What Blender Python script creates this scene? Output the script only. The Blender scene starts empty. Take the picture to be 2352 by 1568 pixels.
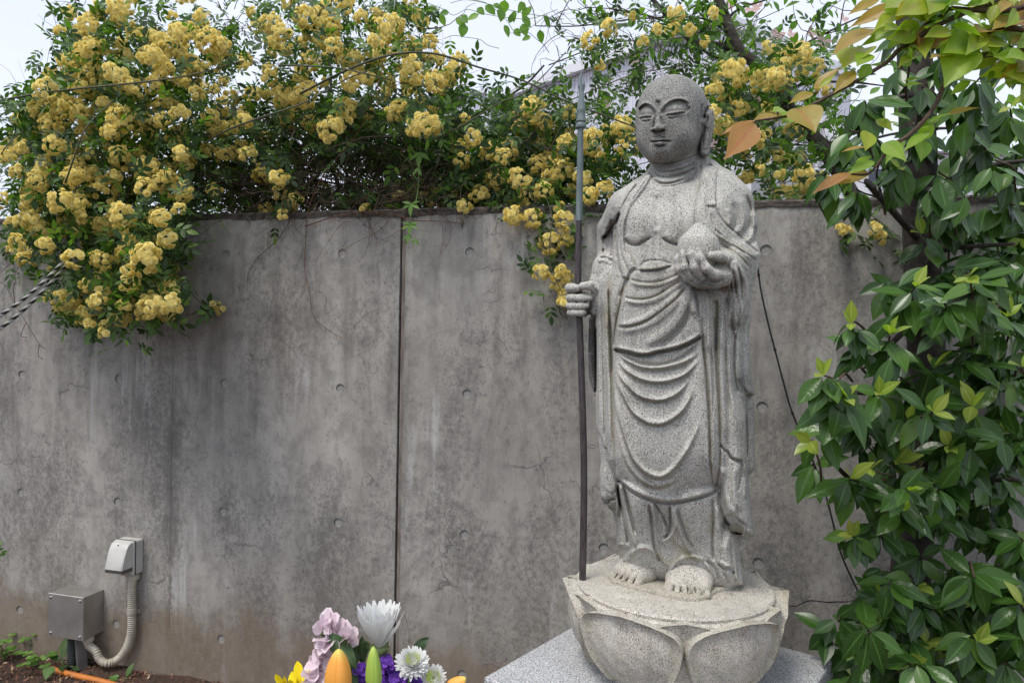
import bpy, math, random
import numpy as np
from mathutils import Vector, Matrix
random.seed(7); rng = np.random.default_rng(7)
PI = math.pi
scene = bpy.context.scene
col = scene.collection

# ------------------------------------------------------------------ camera
# picture coordinates used for measuring: 2352 x 1568, lens 1750 such pixels
FPX = 1750.0; PITCH = 0.0169; ROLL = 0.0196; CAMH = 1.27
cp, sp, cr, sr = math.cos(PITCH), math.sin(PITCH), math.cos(ROLL), math.sin(ROLL)
FW = np.array([0, cp, -sp]); _u = np.array([0, sp, cp]); _r = np.array([1.0, 0, 0])
RT = cr*_r + sr*_u; UP = -sr*_r + cr*_u
CAM = np.array([0, 0, CAMH])
cam_d = bpy.data.cameras.new('camera'); cam = bpy.data.objects.new('camera', cam_d); col.objects.link(cam)
cam_d.sensor_width = 36; cam_d.lens = 36*FPX/2352; cam_d.clip_start = 0.05; cam_d.clip_end = 400
m = Matrix.Identity(4)
for i in range(3):
    m[i][0] = RT[i]; m[i][1] = UP[i]; m[i][2] = -FW[i]; m[i][3] = CAM[i]
cam.matrix_world = m
scene.camera = cam

# ------------------------------------------------------------------ sky and light: bright overcast
world = bpy.data.worlds.new('World'); scene.world = world; world.use_nodes = True
wn = world.node_tree; wn.nodes.clear()
SUN_EL, SUN_AZ = math.radians(62), math.radians(-140)      # sun behind thin cloud, high, over the camera's left shoulder
sky = wn.nodes.new('ShaderNodeTexSky'); sky.sky_type = 'NISHITA'; sky.sun_disc = False
sky.sun_elevation = SUN_EL; sky.sun_rotation = SUN_AZ
cl = wn.nodes.new('ShaderNodeTexNoise'); cl.inputs['Scale'].default_value = 2.2; cl.inputs['Detail'].default_value = 5
tc = wn.nodes.new('ShaderNodeTexCoord'); wn.links.new(tc.outputs['Generated'], cl.inputs['Vector'])
ramp = wn.nodes.new('ShaderNodeValToRGB')
ramp.color_ramp.elements[0].position = .3; ramp.color_ramp.elements[0].color = (5.5, 5.95, 7.1, 1)
ramp.color_ramp.elements[1].position = .75; ramp.color_ramp.elements[1].color = (6.4, 6.7, 7.6, 1)
wn.links.new(cl.outputs['Fac'], ramp.inputs['Fac'])
mixw = wn.nodes.new('ShaderNodeMix'); mixw.data_type = 'RGBA'; mixw.inputs[0].default_value = .93
wn.links.new(sky.outputs[0], mixw.inputs[6]); wn.links.new(ramp.outputs[0], mixw.inputs[7])
bg = wn.nodes.new('ShaderNodeBackground'); bg.inputs['Strength'].default_value = 0.1
wn.links.new(mixw.outputs[2], bg.inputs['Color'])
wo = wn.nodes.new('ShaderNodeOutputWorld'); wn.links.new(bg.outputs[0], wo.inputs['Surface'])
sun_d = bpy.data.lights.new('sun', 'SUN'); sun = bpy.data.objects.new('sun', sun_d); col.objects.link(sun)
sun_d.energy = 1.5; sun_d.angle = math.radians(20); sun_d.color = (1, .95, .88)
sdir = Vector((math.sin(SUN_AZ)*math.cos(SUN_EL), math.cos(SUN_AZ)*math.cos(SUN_EL), math.sin(SUN_EL)))
sun.rotation_euler = sdir.to_track_quat('Z', 'Y').to_euler(); sun.location = (0, 0, 8)
scene.view_settings.view_transform = 'Standard'; scene.view_settings.look = 'None'
scene.view_settings.gamma = 1; scene.view_settings.use_curve_mapping = False
scene.view_settings.exposure = 0.68
scene.cycles.max_bounces = 6; scene.cycles.diffuse_bounces = 3; scene.cycles.glossy_bounces = 2
scene.cycles.transmission_bounces = 3; scene.cycles.transparent_max_bounces = 4
scene.cycles.caustics_reflective = False; scene.cycles.caustics_refractive = False
scene.cycles.sample_clamp_indirect = 6

# ------------------------------------------------------------------ helpers
def ray(x, y):
    return FW + RT*((x-1176)/FPX) - UP*((y-784)/FPX)
def atY(x, y, Y):
    v = ray(x, y); return CAM + v*(Y/v[1])
def atZ(x, y, Z):
    v = ray(x, y); return CAM + v*((Z-CAMH)/v[2])
WYAW = .2683; WD = 2.3853; WX0 = -1.9331
WT = np.array([math.cos(WYAW), -math.sin(WYAW), 0.0])        # along the wall, to the right
WN = np.array([-math.sin(WYAW), -math.cos(WYAW), 0.0])       # out of the wall, towards the camera
WO = np.array([0, WD, 0.0])
def atW(x, y, out=0.0):                                      # point on the plane lying `out` in front of the wall
    v = ray(x, y); k = ((WO + WN*out - CAM) @ WN)/(v @ WN); return CAM + v*k
def wpt(s, z, out=0.0):
    return WO + WT*s + np.array([0, 0, z]) + WN*out
def proj(P):
    P = np.asarray(P, float) - CAM; c = P @ FW
    return np.stack([1176 + FPX*(P @ RT)/c, 784 - FPX*(P @ UP)/c], -1)

def link(o, parent=None):
    col.objects.link(o)
    if parent is not None: o.parent = parent
    return o
def tag(o, label=None, cat=None, group=None, kind=None):
    if label: o['label'] = label
    if cat: o['category'] = cat
    if group: o['group'] = group
    if kind: o['kind'] = kind
    return o
def thing(name, loc, label, cat, group=None, rot=(0, 0, 0)):
    o = bpy.data.objects.new(name, None); col.objects.link(o)
    o.empty_display_size = .05; o.location = tuple(loc); o.rotation_euler = rot
    return tag(o, label, cat, group)
def mesh_np(name, V, Fq, smooth=False):
    """V (n,3) array, Fq an (m,k) array or list of faces"""
    me = bpy.data.meshes.new(name)
    V = np.asarray(V, dtype=np.float32)
    if isinstance(Fq, np.ndarray):
        n, k = Fq.shape
        me.vertices.add(len(V)); me.vertices.foreach_set('co', V.ravel())
        me.loops.add(n*k); me.loops.foreach_set('vertex_index', Fq.astype(np.int32).ravel())
        me.polygons.add(n); me.polygons.foreach_set('loop_start', np.arange(0, n*k, k, dtype=np.int32))
        me.update(calc_edges=True)
    else:
        me.from_pydata(V.tolist(), [], [list(f) for f in Fq]); me.update()
    if smooth: me.polygons.foreach_set('use_smooth', np.ones(len(me.polygons), bool))
    return me
class MB:
    """collects simple solids into one mesh"""
    def __init__(s): s.v = []; s.f = []; s.n = 0; s.mi = []
    def add(s, V, Fc, mi=0):
        V = np.asarray(V, float); s.v.append(V); s.f += [[i+s.n for i in f] for f in Fc]; s.mi += [mi]*len(Fc); s.n += len(V); return s
    def box(s, c, size, ax=None, mi=0):
        c = np.asarray(c, float); hx, hy, hz = [q/2 for q in size]
        P = np.array([[x, y, z] for x in (-hx, hx) for y in (-hy, hy) for z in (-hz, hz)])
        if ax is not None: P = P @ np.asarray(ax, float)
        return s.add(P+c, [(0,1,3,2),(4,6,7,5),(0,4,5,1),(2,3,7,6),(0,2,6,4),(1,5,7,3)], mi)
    def tube(s, pts, r, n=6, caps=True, mi=0):
        V, Fc = tube_arr(pts, r, n, caps); return s.add(V, Fc, mi)
    def lathe(s, prof, n=24, c=(0,0,0), mi=0):
        V = []; Fc = []
        for (r, z) in prof:
            for k in range(n):
                a = 2*PI*k/n; V.append((c[0]+r*math.cos(a), c[1]+r*math.sin(a), c[2]+z))
        for i in range(len(prof)-1):
            for k in range(n):
                k2 = (k+1) % n; Fc.append((i*n+k, i*n+k2, (i+1)*n+k2, (i+1)*n+k))
        Fc.append(tuple(range(n))[::-1]); Fc.append(tuple((len(prof)-1)*n+k for k in range(n)))
        return s.add(V, Fc, mi)
    def mesh(s, name, mats, smooth=False, auto=None):
        me = bpy.data.meshes.new(name); me.from_pydata(np.concatenate(s.v).tolist(), [], s.f); me.update()
        for q in (mats if isinstance(mats, (list, tuple)) else [mats]): me.materials.append(q)
        if any(s.mi): me.polygons.foreach_set('material_index', np.array(s.mi, np.int32))
        if smooth: me.polygons.foreach_set('use_smooth', np.ones(len(me.polygons), bool))
        if auto: me.set_sharp_from_angle(angle=math.radians(auto))
        return me
    def obj(s, name, mats, parent=None, smooth=False, auto=None):
        o = bpy.data.objects.new(name, s.mesh(name, mats, smooth, auto)); link(o, parent)
        if parent is not None: o.location = tuple(-np.array(parent.location))
        return o
def tube_arr(pts, r, n=6, caps=True):
    pts = np.asarray(pts, float); m_ = len(pts)
    rr = np.full(m_, r, float) if np.isscalar(r) else np.interp(np.linspace(0, 1, m_), np.linspace(0, 1, len(r)), r)
    T = np.gradient(pts, axis=0); T /= np.linalg.norm(T, axis=1)[:, None]+1e-12
    ref = np.array([0, 0, 1.0]) if abs(T[0][2]) < .8 else np.array([1.0, 0, 0])
    V = []; a = np.arange(n)*2*PI/n; N = np.cross(ref, T[0]); N /= np.linalg.norm(N)
    for i in range(m_):
        N = N - T[i]*(N @ T[i]); N /= np.linalg.norm(N)+1e-12; B = np.cross(T[i], N)
        V.append(pts[i] + rr[i]*(np.cos(a)[:, None]*N + np.sin(a)[:, None]*B))
    V = np.concatenate(V); Fc = []
    for i in range(m_-1):
        for k in range(n):
            k2 = (k+1) % n; Fc.append((i*n+k, i*n+k2, (i+1)*n+k2, (i+1)*n+k))
    if caps: Fc.append(tuple(range(n))[::-1]); Fc.append(tuple((m_-1)*n+k for k in range(n)))
    return V, Fc
def spline(pts, n=8):
    """Catmull-Rom through the points"""
    P = np.asarray(pts, float)
    if len(P) < 3: 
        t = np.linspace(0, 1, n+1)[:, None]; return P[0]*(1-t)+P[-1]*t
    Q = np.vstack([2*P[0]-P[1], P, 2*P[-1]-P[-2]]); out = []
    for i in range(1, len(Q)-2):
        p0, p1, p2, p3 = Q[i-1], Q[i], Q[i+1], Q[i+2]
        for t in np.linspace(0, 1, n, endpoint=False):
            out.append(.5*((2*p1)+(-p0+p2)*t+(2*p0-5*p1+4*p2-p3)*t*t+(-p0+3*p1-3*p2+p3)*t**3))
    out.append(P[-1]); return np.array(out)

# ------------------------------------------------------------------ materials
class NT:
    def __init__(s, name):
        s.m = bpy.data.materials.new(name); s.m.use_nodes = True; s.t = s.m.node_tree; s.N = s.t.nodes; s.L = s.t.links
        s.b = s.N['Principled BSDF']; s.tc = None
    def node(s, typ, **k):
        n = s.N.new('ShaderNode'+typ)
        for a, v in k.items():
            if a.startswith('i_'): n.inputs[a[2:].replace('_', ' ')].default_value = v
            else: setattr(n, a, v)
        return n
    def coord(s, kind='Object', scale=(1, 1, 1), loc=(0,0,0)):
        if not s.tc: s.tc = s.node('TexCoord')
        mp = s.node('Mapping'); mp.inputs['Scale'].default_value = scale; mp.inputs['Location'].default_value = loc
        s.L.new(s.tc.outputs[kind], mp.inputs['Vector']); return mp.outputs[0]
    def noise(s, vec, scale, detail=4, rough=.6, dist=0):
        n = s.node('TexNoise'); n.inputs['Scale'].default_value = scale; n.inputs['Detail'].default_value = detail
        n.inputs['Roughness'].default_value = rough; n.inputs['Distortion'].default_value = dist
        s.L.new(vec, n.inputs['Vector']); return n.outputs['Fac']
    def ramp(s, fac, stops, interp='LINEAR'):
        r = s.node('ValToRGB'); r.color_ramp.interpolation = interp; e = r.color_ramp.elements
        while len(e) < len(stops): e.new(.5)
        for k, (p, c) in enumerate(stops):
            e[k].position = p; e[k].color = (c, c, c, 1) if np.isscalar(c) else (*c, 1)
        s.L.new(fac, r.inputs['Fac']); return r.outputs[0]
    def mix(s, fac, a, b, mode='MIX'):
        n = s.node('Mix', data_type='RGBA', blend_type=mode)
        for idx, v in ((0, fac), (6, a), (7, b)):
            sock = n.inputs[idx]
            if hasattr(v, 'node'): s.L.new(v, sock)
            elif np.isscalar(v): sock.default_value = v if idx == 0 else (v, v, v, 1)
            else: sock.default_value = (*v, 1)
        return n.outputs[2]
    def math(s, op, a, b=0.0, c=None, clamp=False):
        n = s.node('Math', operation=op, use_clamp=clamp)
        for k, v in enumerate((a, b) if c is None else (a, b, c)):
            if hasattr(v, 'node'): s.L.new(v, n.inputs[k])
            else: n.inputs[k].default_value = v
        return n.outputs[0]
    def attr(s, name):
        n = s.node('Attribute', attribute_name=name); return n
    def bump(s, h, strength=.3, dist=.002):
        n = s.node('Bump'); n.inputs['Strength'].default_value = strength; n.inputs['Distance'].default_value = dist
        s.L.new(h, n.inputs['Height']); s.L.new(n.outputs[0], s.b.inputs['Normal']); return n
    def out(s, color=None, rough=None, **k):
        def put(name, v):
            sock = s.b.inputs[name]
            if hasattr(v, 'node'): s.L.new(v, sock)
            elif np.isscalar(v) or name not in ('Base Color', 'Subsurface Radius'): sock.default_value = v
            else: sock.default_value = (*v, 1)
        if color is not None: put('Base Color', color)
        if rough is not None: put('Roughness', rough)
        for a, v in k.items(): put(a, v)
        return s.m
# ------------------------------------------------------------------ granite
def granite(name, base=(.50,.50,.47), dark=(.06,.06,.06), pale=(.72,.71,.67), amount=.5, scale=420, tint=None, attrs=True, chisel=.25):
    t = NT(name); v = t.coord('Object')
    n1 = t.noise(v, scale, 2, .5); n2 = t.noise(v, scale*.55, 2, .6); n3 = t.noise(v, 9, 4, .6); n4 = t.noise(v, 34, 4, .65)
    sp_ = t.ramp(n1, [(.40-.07*(1-amount), 1), (.50-.07*(1-amount), 0)])
    wh = t.ramp(n2, [(.52, 0), (.66, 1)])
    c = t.mix(wh, base, pale)
    c = t.mix(t.ramp(n3, [(.3, .86), (.7, 1.0)]), (0, 0, 0), c)
    c = t.mix(t.math('MULTIPLY', sp_, t.ramp(n4, [(.25, .55), (.6, .95)])), c, dark)
    if attrs:                                                 # rain runs down the stone
        rn = t.noise(t.coord('Object', (1, 1, .09)), 42, 4, .6); c = t.mix(t.ramp(rn, [(.52, 0), (.72, .42)]), c, t.mix(sp_, (.24,.225,.175), (.05,.05,.045)))
        rn2 = t.noise(t.coord('Object', (1, 1, .12), (3, 1, 0)), 30, 4, .6); c = t.mix(t.ramp(rn2, [(.55, 0), (.75, .35)]), c, (.80,.78,.72))
        a = t.attr('patina').outputs['Fac']                  # grey weathered skin of the head, arms and folds
        n5 = t.noise(v, 55, 5, .7)
        pf = t.math('MULTIPLY', a, t.ramp(n5, [(.25, .65), (.7, 1.0)]))
        c = t.mix(t.math('MULTIPLY', pf, .95), c, t.mix(sp_, (.185,.185,.175), (.030,.030,.030)))
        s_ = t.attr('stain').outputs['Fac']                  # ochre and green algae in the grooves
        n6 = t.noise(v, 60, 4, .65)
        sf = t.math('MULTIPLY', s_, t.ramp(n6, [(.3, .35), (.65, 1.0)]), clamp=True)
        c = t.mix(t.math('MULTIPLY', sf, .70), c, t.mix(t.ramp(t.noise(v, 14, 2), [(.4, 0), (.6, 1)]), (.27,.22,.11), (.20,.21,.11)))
    if tint: c = t.mix(tint[0], c, tint[1])
    bh = t.math('ADD', t.noise(v, 190, 3, .7), t.math('MULTIPLY', n1, .6))
    t.bump(bh, chisel, .0025)
    return t.out(c, .88, **{'Specular IOR Level': .25})
M_STONE = granite('weathered_granite', base=(.56,.55,.50), pale=(.78,.76,.70), amount=.95, scale=560)
M_LOTUS = granite('lotus_granite', base=(.62,.58,.50), pale=(.78,.74,.65), amount=.8, scale=580)
M_SLAB = granite('polished_granite', base=(.52,.53,.54), dark=(.07,.07,.08), pale=(.85,.85,.84), amount=.9, scale=380, attrs=False, chisel=.05)

# ------------------------------------------------------------------ volume sculpting
SC = np.array([.353, 1.605, CAMH-.53])                       # centre of the lotus seat's top
EB = np.array([SC[0], SC[1], 0])/math.hypot(SC[0], SC[1]); ER = np.array([EB[1], -EB[0], 0])
CROP = {'A': (1283.3, 116.7, .4092), 'B': (1283.3, 700.0, .4092), 'H': (1429.2, 163.3, .1674),
        'N': (1254.2, 495.8, .2108), 'L': (1108.3, 1166.7, .372), 'D': (0, 0, 1)}
def cv(t, pts):
    ox, oy, s = CROP[t]; P = np.asarray(pts, float); return np.stack([ox+P[..., 0]*s, oy+P[..., 1]*s], -1)
def loc3(t, x, y, b):
    """statue-local point (a right, b away, z up) seen at a picture position, in the plane b"""
    p = cv(t, (x, y)); v = ray(p[0], p[1]); k = ((SC - CAM) @ EB + b)/(v @ EB); P = CAM + v*k - SC
    return np.array([P @ ER, b, P[2]])
def loc_world(P):
    P = np.asarray(P); return SC + P[..., 0:1]*ER + P[..., 1:2]*EB + P[..., 2:3]*np.array([0, 0, 1.0])

def seg_dist2(X, Y, P):
    """distance in the plane to a polyline and position along it (0..1)"""
    best = np.full(X.shape, 1e9, np.float32); par = np.zeros(X.shape, np.float32); side = np.zeros(X.shape, np.float32)
    L = np.r_[0, np.cumsum(np.linalg.norm(np.diff(P, axis=0), axis=1))]; tot = L[-1]+1e-9
    for i in range(len(P)-1):
        ax, ay = P[i]; dx, dy = P[i+1]-P[i]; l2 = dx*dx+dy*dy+1e-12
        t = np.clip(((X-ax)*dx+(Y-ay)*dy)/l2, 0, 1); qx = X-ax-t*dx; qy = Y-ay-t*dy; d = qx*qx+qy*qy
        mk = d < best; best[mk] = d[mk]; par[mk] = ((L[i]+t*math.sqrt(l2))/tot)[mk]
        side[mk] = np.sign(dx*qy-dy*qx)[mk]
    return np.sqrt(best), par, side
def poly_sd(X, Y, P):
    """signed distance to polygon, positive inside"""
    P = np.asarray(P, float); d, _, _ = seg_dist2(X, Y, np.vstack([P, P[:1]])); ins = np.zeros(X.shape, bool)
    n = len(P)
    for i in range(n):
        x1, y1 = P[i]; x2, y2 = P[(i+1) % n]
        if y1 == y2: continue
        c = ((y1 > Y) != (y2 > Y)) & (X < (x2-x1)*(Y-y1)/(y2-y1)+x1); ins ^= c
    return np.where(ins, d, -d)
def blur(a, k=1, it=1):
    for _ in range(it):
        for ax in range(a.ndim):
            s0 = np.roll(a, 1, ax); s1 = np.roll(a, -1, ax)
            a = (a*2+s0+s1)*.25
    return a
class Relief:
    """height map over the view of the statue, in metres, added to the stone's front"""
    def __init__(s, x0, y0, x1, y1, res, gain=1.0):
        s.gain = gain; s.x0, s.y0, s.res = x0, y0, res; s.w = int((x1-x0)/res); s.h = int((y1-y0)/res)
        s.H = np.zeros((s.h, s.w), np.float32)
    def win(s, P, pad):
        i0 = max(0, int((P[:,0].min()-pad-s.x0)/s.res)); i1 = min(s.w, int((P[:,0].max()+pad-s.x0)/s.res)+1)
        j0 = max(0, int((P[:,1].min()-pad-s.y0)/s.res)); j1 = min(s.h, int((P[:,1].max()+pad-s.y0)/s.res)+1)
        X, Y = np.meshgrid(s.x0+(np.arange(i0, i1)+.5)*s.res, s.y0+(np.arange(j0, j1)+.5)*s.res)
        return (slice(j0, j1), slice(i0, i1)), X.astype(np.float32), Y.astype(np.float32)
    def stroke(s, t, pts, w, h, taper=.15, edge=0):
        """w in picture pixels, h in metres; edge=+-1 raises only one side of the line"""
        if h < 0 and not edge: w = w*.8; h = h*1.1
        P = spline(cv(t, pts), 5); sl, X, Y = s.win(P, w*4)
        if X.size == 0: return
        d, par, side = seg_dist2(X, Y, P); tp = np.clip(np.minimum(par, 1-par)/max(taper, 1e-3), 0, 1)
        tp = tp*tp*(3-2*tp) if taper > 0 else 1
        if edge: k = np.where(side*edge > 0, np.exp(-d/w), 0)
        else: k = np.exp(-(d/w)**2)
        s.H[sl] += (h*k*tp).astype(np.float32)
    def poly(s, t, pts, h, e=2.0):
        P = cv(t, pts); sl, X, Y = s.win(P, e*2+2)
        k = np.clip((poly_sd(X, Y, P)+e)/(2*e), 0, 1); s.H[sl] += (h*k*k*(3-2*k)).astype(np.float32)
    def bump(s, t, x, y, rx, ry, h, p=1.0, ang=0):
        c = cv(t, (x, y)); k = CROP[t][2]; rx *= k; ry *= k; R_ = max(rx, ry)*2.4
        sl, X, Y = s.win(np.array([c]), R_); ca, sa = math.cos(ang), math.sin(ang)
        U = (X-c[0])*ca+(Y-c[1])*sa; Vv = -(X-c[0])*sa+(Y-c[1])*ca
        s.H[sl] += (h*np.exp(-(((U/rx)**2+(Vv/ry)**2)**p))).astype(np.float32)
    def sample(s, px, py):
        fx = np.clip((px-s.x0)/s.res-.5, 0, s.w-1.001); fy = np.clip((py-s.y0)/s.res-.5, 0, s.h-1.001)
        i = fx.astype(np.int32); j = fy.astype(np.int32); fx = fx-i; fy = fy-j; H = s.H
        return (H[j, i]*(1-fx)+H[j, i+1]*fx)*(1-fy)+(H[j+1, i]*(1-fx)+H[j+1, i+1]*fx)*fy
def smin(a, b, k):
    if k <= 0: return np.minimum(a, b)
    h = np.maximum(k-np.abs(a-b), 0)/k; return np.minimum(a, b)-h*h*k*.25
class Vol:
    def __init__(s, lo, hi, h):
        s.lo = np.array(lo, float); s.h = h; s.n = [int(math.ceil((hi[i]-lo[i])/h))+1 for i in range(3)]
        s.ax = [(s.lo[i]+h*np.arange(s.n[i])).astype(np.float32) for i in range(3)]
        s.d = np.full(s.n, .05, np.float32)
    def box(s, lo, hi, pad=0):
        return tuple(slice(max(0, int((lo[i]-pad-s.lo[i])/s.h)), max(0, min(s.n[i], int((hi[i]+pad-s.lo[i])/s.h)+2))) for i in range(3))
    def xyz(s, sl):
        return s.ax[0][sl[0]][:, None, None], s.ax[1][sl[1]][None, :, None], s.ax[2][sl[2]][None, None, :]
    def pix(s, sl=None):
        sl = sl or (slice(None),)*3; A, B, Z = s.xyz(sl); C0 = SC-CAM
        c = C0 @ FW + A*(ER @ FW)+B*(EB @ FW)+Z*FW[2]
        x = C0 @ RT + A*(ER @ RT)+B*(EB @ RT)+Z*RT[2]; y = C0 @ UP + A*(ER @ UP)+B*(EB @ UP)+Z*UP[2]
        return (1176+FPX*x/c).astype(np.float32), (784-FPX*y/c).astype(np.float32)
    def put(s, sl, d, k, sub=False):
        if sub: s.d[sl] = -smin(-s.d[sl], d, k)
        else: s.d[sl] = smin(s.d[sl], d, k)
    def cone(s, p, q, r1, r2, k=.004, sub=False):
        p = np.array(p, float); q = np.array(q, float); R_ = max(r1, r2)+.05
        sl = s.box(np.minimum(p, q), np.maximum(p, q), R_); X, Y, Z = s.xyz(sl); v = q-p; l2 = v @ v+1e-12
        t = np.clip(((X-p[0])*v[0]+(Y-p[1])*v[1]+(Z-p[2])*v[2])/l2, 0, 1)
        d = np.sqrt((X-p[0]-t*v[0])**2+(Y-p[1]-t*v[1])**2+(Z-p[2]-t*v[2])**2)-(r1+t*(r2-r1)); s.put(sl, d.astype(np.float32), k, sub)
    def chain(s, pts, rs, k=.004, kk=.006, sub=False):
        """chain of cones: smooth with itself (kk) and joined to the rest with k"""
        pts = [np.array(p, float) for p in pts]; lo = np.min(pts, 0); hi = np.max(pts, 0); sl = s.box(lo, hi, max(rs)+.05)
        X, Y, Z = s.xyz(sl); D = None
        for i in range(len(pts)-1):
            p, q = pts[i], pts[i+1]; v = q-p; l2 = v @ v+1e-12
            t = np.clip(((X-p[0])*v[0]+(Y-p[1])*v[1]+(Z-p[2])*v[2])/l2, 0, 1)
            d = np.sqrt((X-p[0]-t*v[0])**2+(Y-p[1]-t*v[1])**2+(Z-p[2]-t*v[2])**2)-(rs[i]+t*(rs[i+1]-rs[i]))
            D = d if D is None else smin(D, d, kk)
        s.put(sl, D.astype(np.float32), k, sub)
    def ell(s, c, r, k=.01, yaw=0, sub=False):
        c = np.array(c, float); R_ = max(r)*1.1+.04; sl = s.box(c, c, R_); X, Y, Z = s.xyz(sl); X = X-c[0]; Y = Y-c[1]; Z = Z-c[2]
        if yaw: cy, sy = math.cos(yaw), math.sin(yaw); X, Y = X*cy+Y*sy, -X*sy+Y*cy
        k0 = np.sqrt((X/r[0])**2+(Y/r[1])**2+(Z/r[2])**2); k1 = np.sqrt((X/r[0]**2)**2+(Y/r[1]**2)**2+(Z/r[2]**2)**2)+1e-9
        s.put(sl, (k0*(k0-1)/k1).astype(np.float32), k, sub)
    def pillow(s, t, poly, b0, b1, front, back, w, k=.006, pw=.5):
        """solid with a traced outline: b(centre) runs b0..b1 from the top to the bottom of the outline,
        `front`/`back` its greatest depths, rounded over w pixels from the edge"""
        P = cv(t, poly) if t else np.asarray(poly, float)
        zt = (784-P[:,1].min())/FPX; lo3 = []; 
        for x, y in P:
            v = ray(x, y)
            for b in (-.2, .15):
                kk = ((SC-CAM) @ EB+b)/(v @ EB); Q = CAM+v*kk-SC; lo3.append((Q @ ER, Q[2]))
        lo3 = np.array(lo3); sl = s.box((lo3[:,0].min(), min(b0, b1)-front, lo3[:,1].min()), (lo3[:,0].max(), max(b0, b1)+back, lo3[:,1].max()), .025)
        PX, PY = s.pix(sl); res = 1.0; pad = 14
        x0, y0 = P.min(0)-pad; x1, y1 = P.max(0)+pad
        gx, gy = np.meshgrid(np.arange(x0, x1, res), np.arange(y0, y1, res)); sd = poly_sd(gx.astype(np.float32), gy.astype(np.float32), P)
        sd = blur(sd, it=2)
        tt = np.clip(sd/w, 0, 1); T = (tt*(2-tt))**pw
        bc = b0+(b1-b0)*np.clip((gy-P[:,1].min())/(P[:,1].max()-P[:,1].min()+1e-9), 0, 1)
        fx = np.clip((PX-x0)/res, 0, sd.shape[1]-1.001); fy = np.clip((PY-y0)/res, 0, sd.shape[0]-1.001)
        i = fx.astype(np.int32); j = fy.astype(np.int32); fx -= i; fy -= j
        def bl(M_): return (M_[j, i]*(1-fx)+M_[j, i+1]*fx)*(1-fy)+(M_[j+1, i]*(1-fx)+M_[j+1, i+1]*fx)*fy
        S = bl(sd.astype(np.float32))*.00094; Tm = bl(T.astype(np.float32)); Bc = bl(bc.astype(np.float32)); B = s.ax[1][sl[1]][None, :, None]
        d = np.maximum(Bc-front*Tm-B, B-Bc-back*Tm); d = np.maximum(d*.8, -S)
        s.put(sl, d.astype(np.float32), k)
    def displace(s, rel, bmax=.02, band=.016, soft=.03):
        idx = np.nonzero(np.abs(s.d) < band); A = s.ax[0][idx[0]]; B = s.ax[1][idx[1]]; Z = s.ax[2][idx[2]]; C0 = SC-CAM
        c = C0 @ FW + A*(ER @ FW)+B*(EB @ FW)+Z*FW[2]
        x = C0 @ RT + A*(ER @ RT)+B*(EB @ RT)+Z*RT[2]; y = C0 @ UP + A*(ER @ UP)+B*(EB @ UP)+Z*UP[2]
        wgt = np.clip((bmax+soft-B)/soft, 0, 1)
        s.d[idx] -= rel.sample(1176+FPX*x/c, 784-FPX*y/c)*wgt*rel.gain
    def front(s, t, x, y):
        """first stone met along the ray through a picture position -> b"""
        for b in np.arange(s.ax[1][0], s.ax[1][-1], s.h*.5):
            p = loc3(t, x, y, b); i = [int(round((p[k]-s.lo[k])/s.h)) for k in range(3)]
            if all(0 <= i[k] < s.n[k] for k in range(3)) and s.d[i[0], i[1], i[2]] < 0: return b
        return 0.0
    def extract(s):
        """surface nets"""
        d = s.d; ins = d < 0; nx, ny, nz = d.shape
        c = np.zeros((nx-1, ny-1, nz-1), np.uint8)
        for i in (0, 1):
            for j in (0, 1):
                for k in (0, 1): c += ins[i:nx-1+i, j:ny-1+j, k:nz-1+k]
        act = (c > 0) & (c < 8); idx = np.argwhere(act).astype(np.int32); vid = np.full(act.shape, -1, np.int32); vid[act] = np.arange(len(idx))
        I, J, K = idx.T; P = np.zeros((len(idx), 3)); cnt = np.zeros(len(idx))
        corners = [(i, j, k) for i in (0, 1) for j in (0, 1) for k in (0, 1)]
        for a in corners:
            for ax in range(3):
                if a[ax]: continue
                b = list(a); b[ax] = 1; da = d[I+a[0], J+a[1], K+a[2]]; db = d[I+b[0], J+b[1], K+b[2]]
                mk = (da < 0) != (db < 0); t = np.where(mk, da/(da-db+1e-20), 0)
                q = np.array(a, float)[None, :].repeat(len(idx), 0); q[:, ax] += t; P[mk] += q[mk]; cnt += mk
        P = P/cnt[:, None]+idx; V = P*s.h+s.lo; F_ = []
        for ax in range(3):
            o = [(1,1,1)]; u, v = [(1, 2), (2, 0), (0, 1)][ax]
            sl0 = [slice(1, -1)]*3; sl0[ax] = slice(0, -1); sl1 = [slice(1, -1)]*3; sl1[ax] = slice(1, None)
            a0 = ins[tuple(sl0)]; a1 = ins[tuple(sl1)]; e = np.argwhere(a0 != a1)
            if len(e) == 0: continue
            st = a0[tuple(e.T)]; g = e.copy(); g[:, u] += 1; g[:, v] += 1   # grid coordinates of edge start
            def cell(du, dv):
                q = g.copy(); q[:, u] -= du; q[:, v] -= dv; return vid[q[:,0], q[:,1], q[:,2]]
            f = np.stack([cell(1, 1), cell(0, 1), cell(0, 0), cell(1, 0)], 1); f[~st] = f[~st][:, ::-1]; F_.append(f)
        F_ = np.concatenate(F_); F_ = F_[(F_ >= 0).all(1)]
        return V, F_
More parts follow.
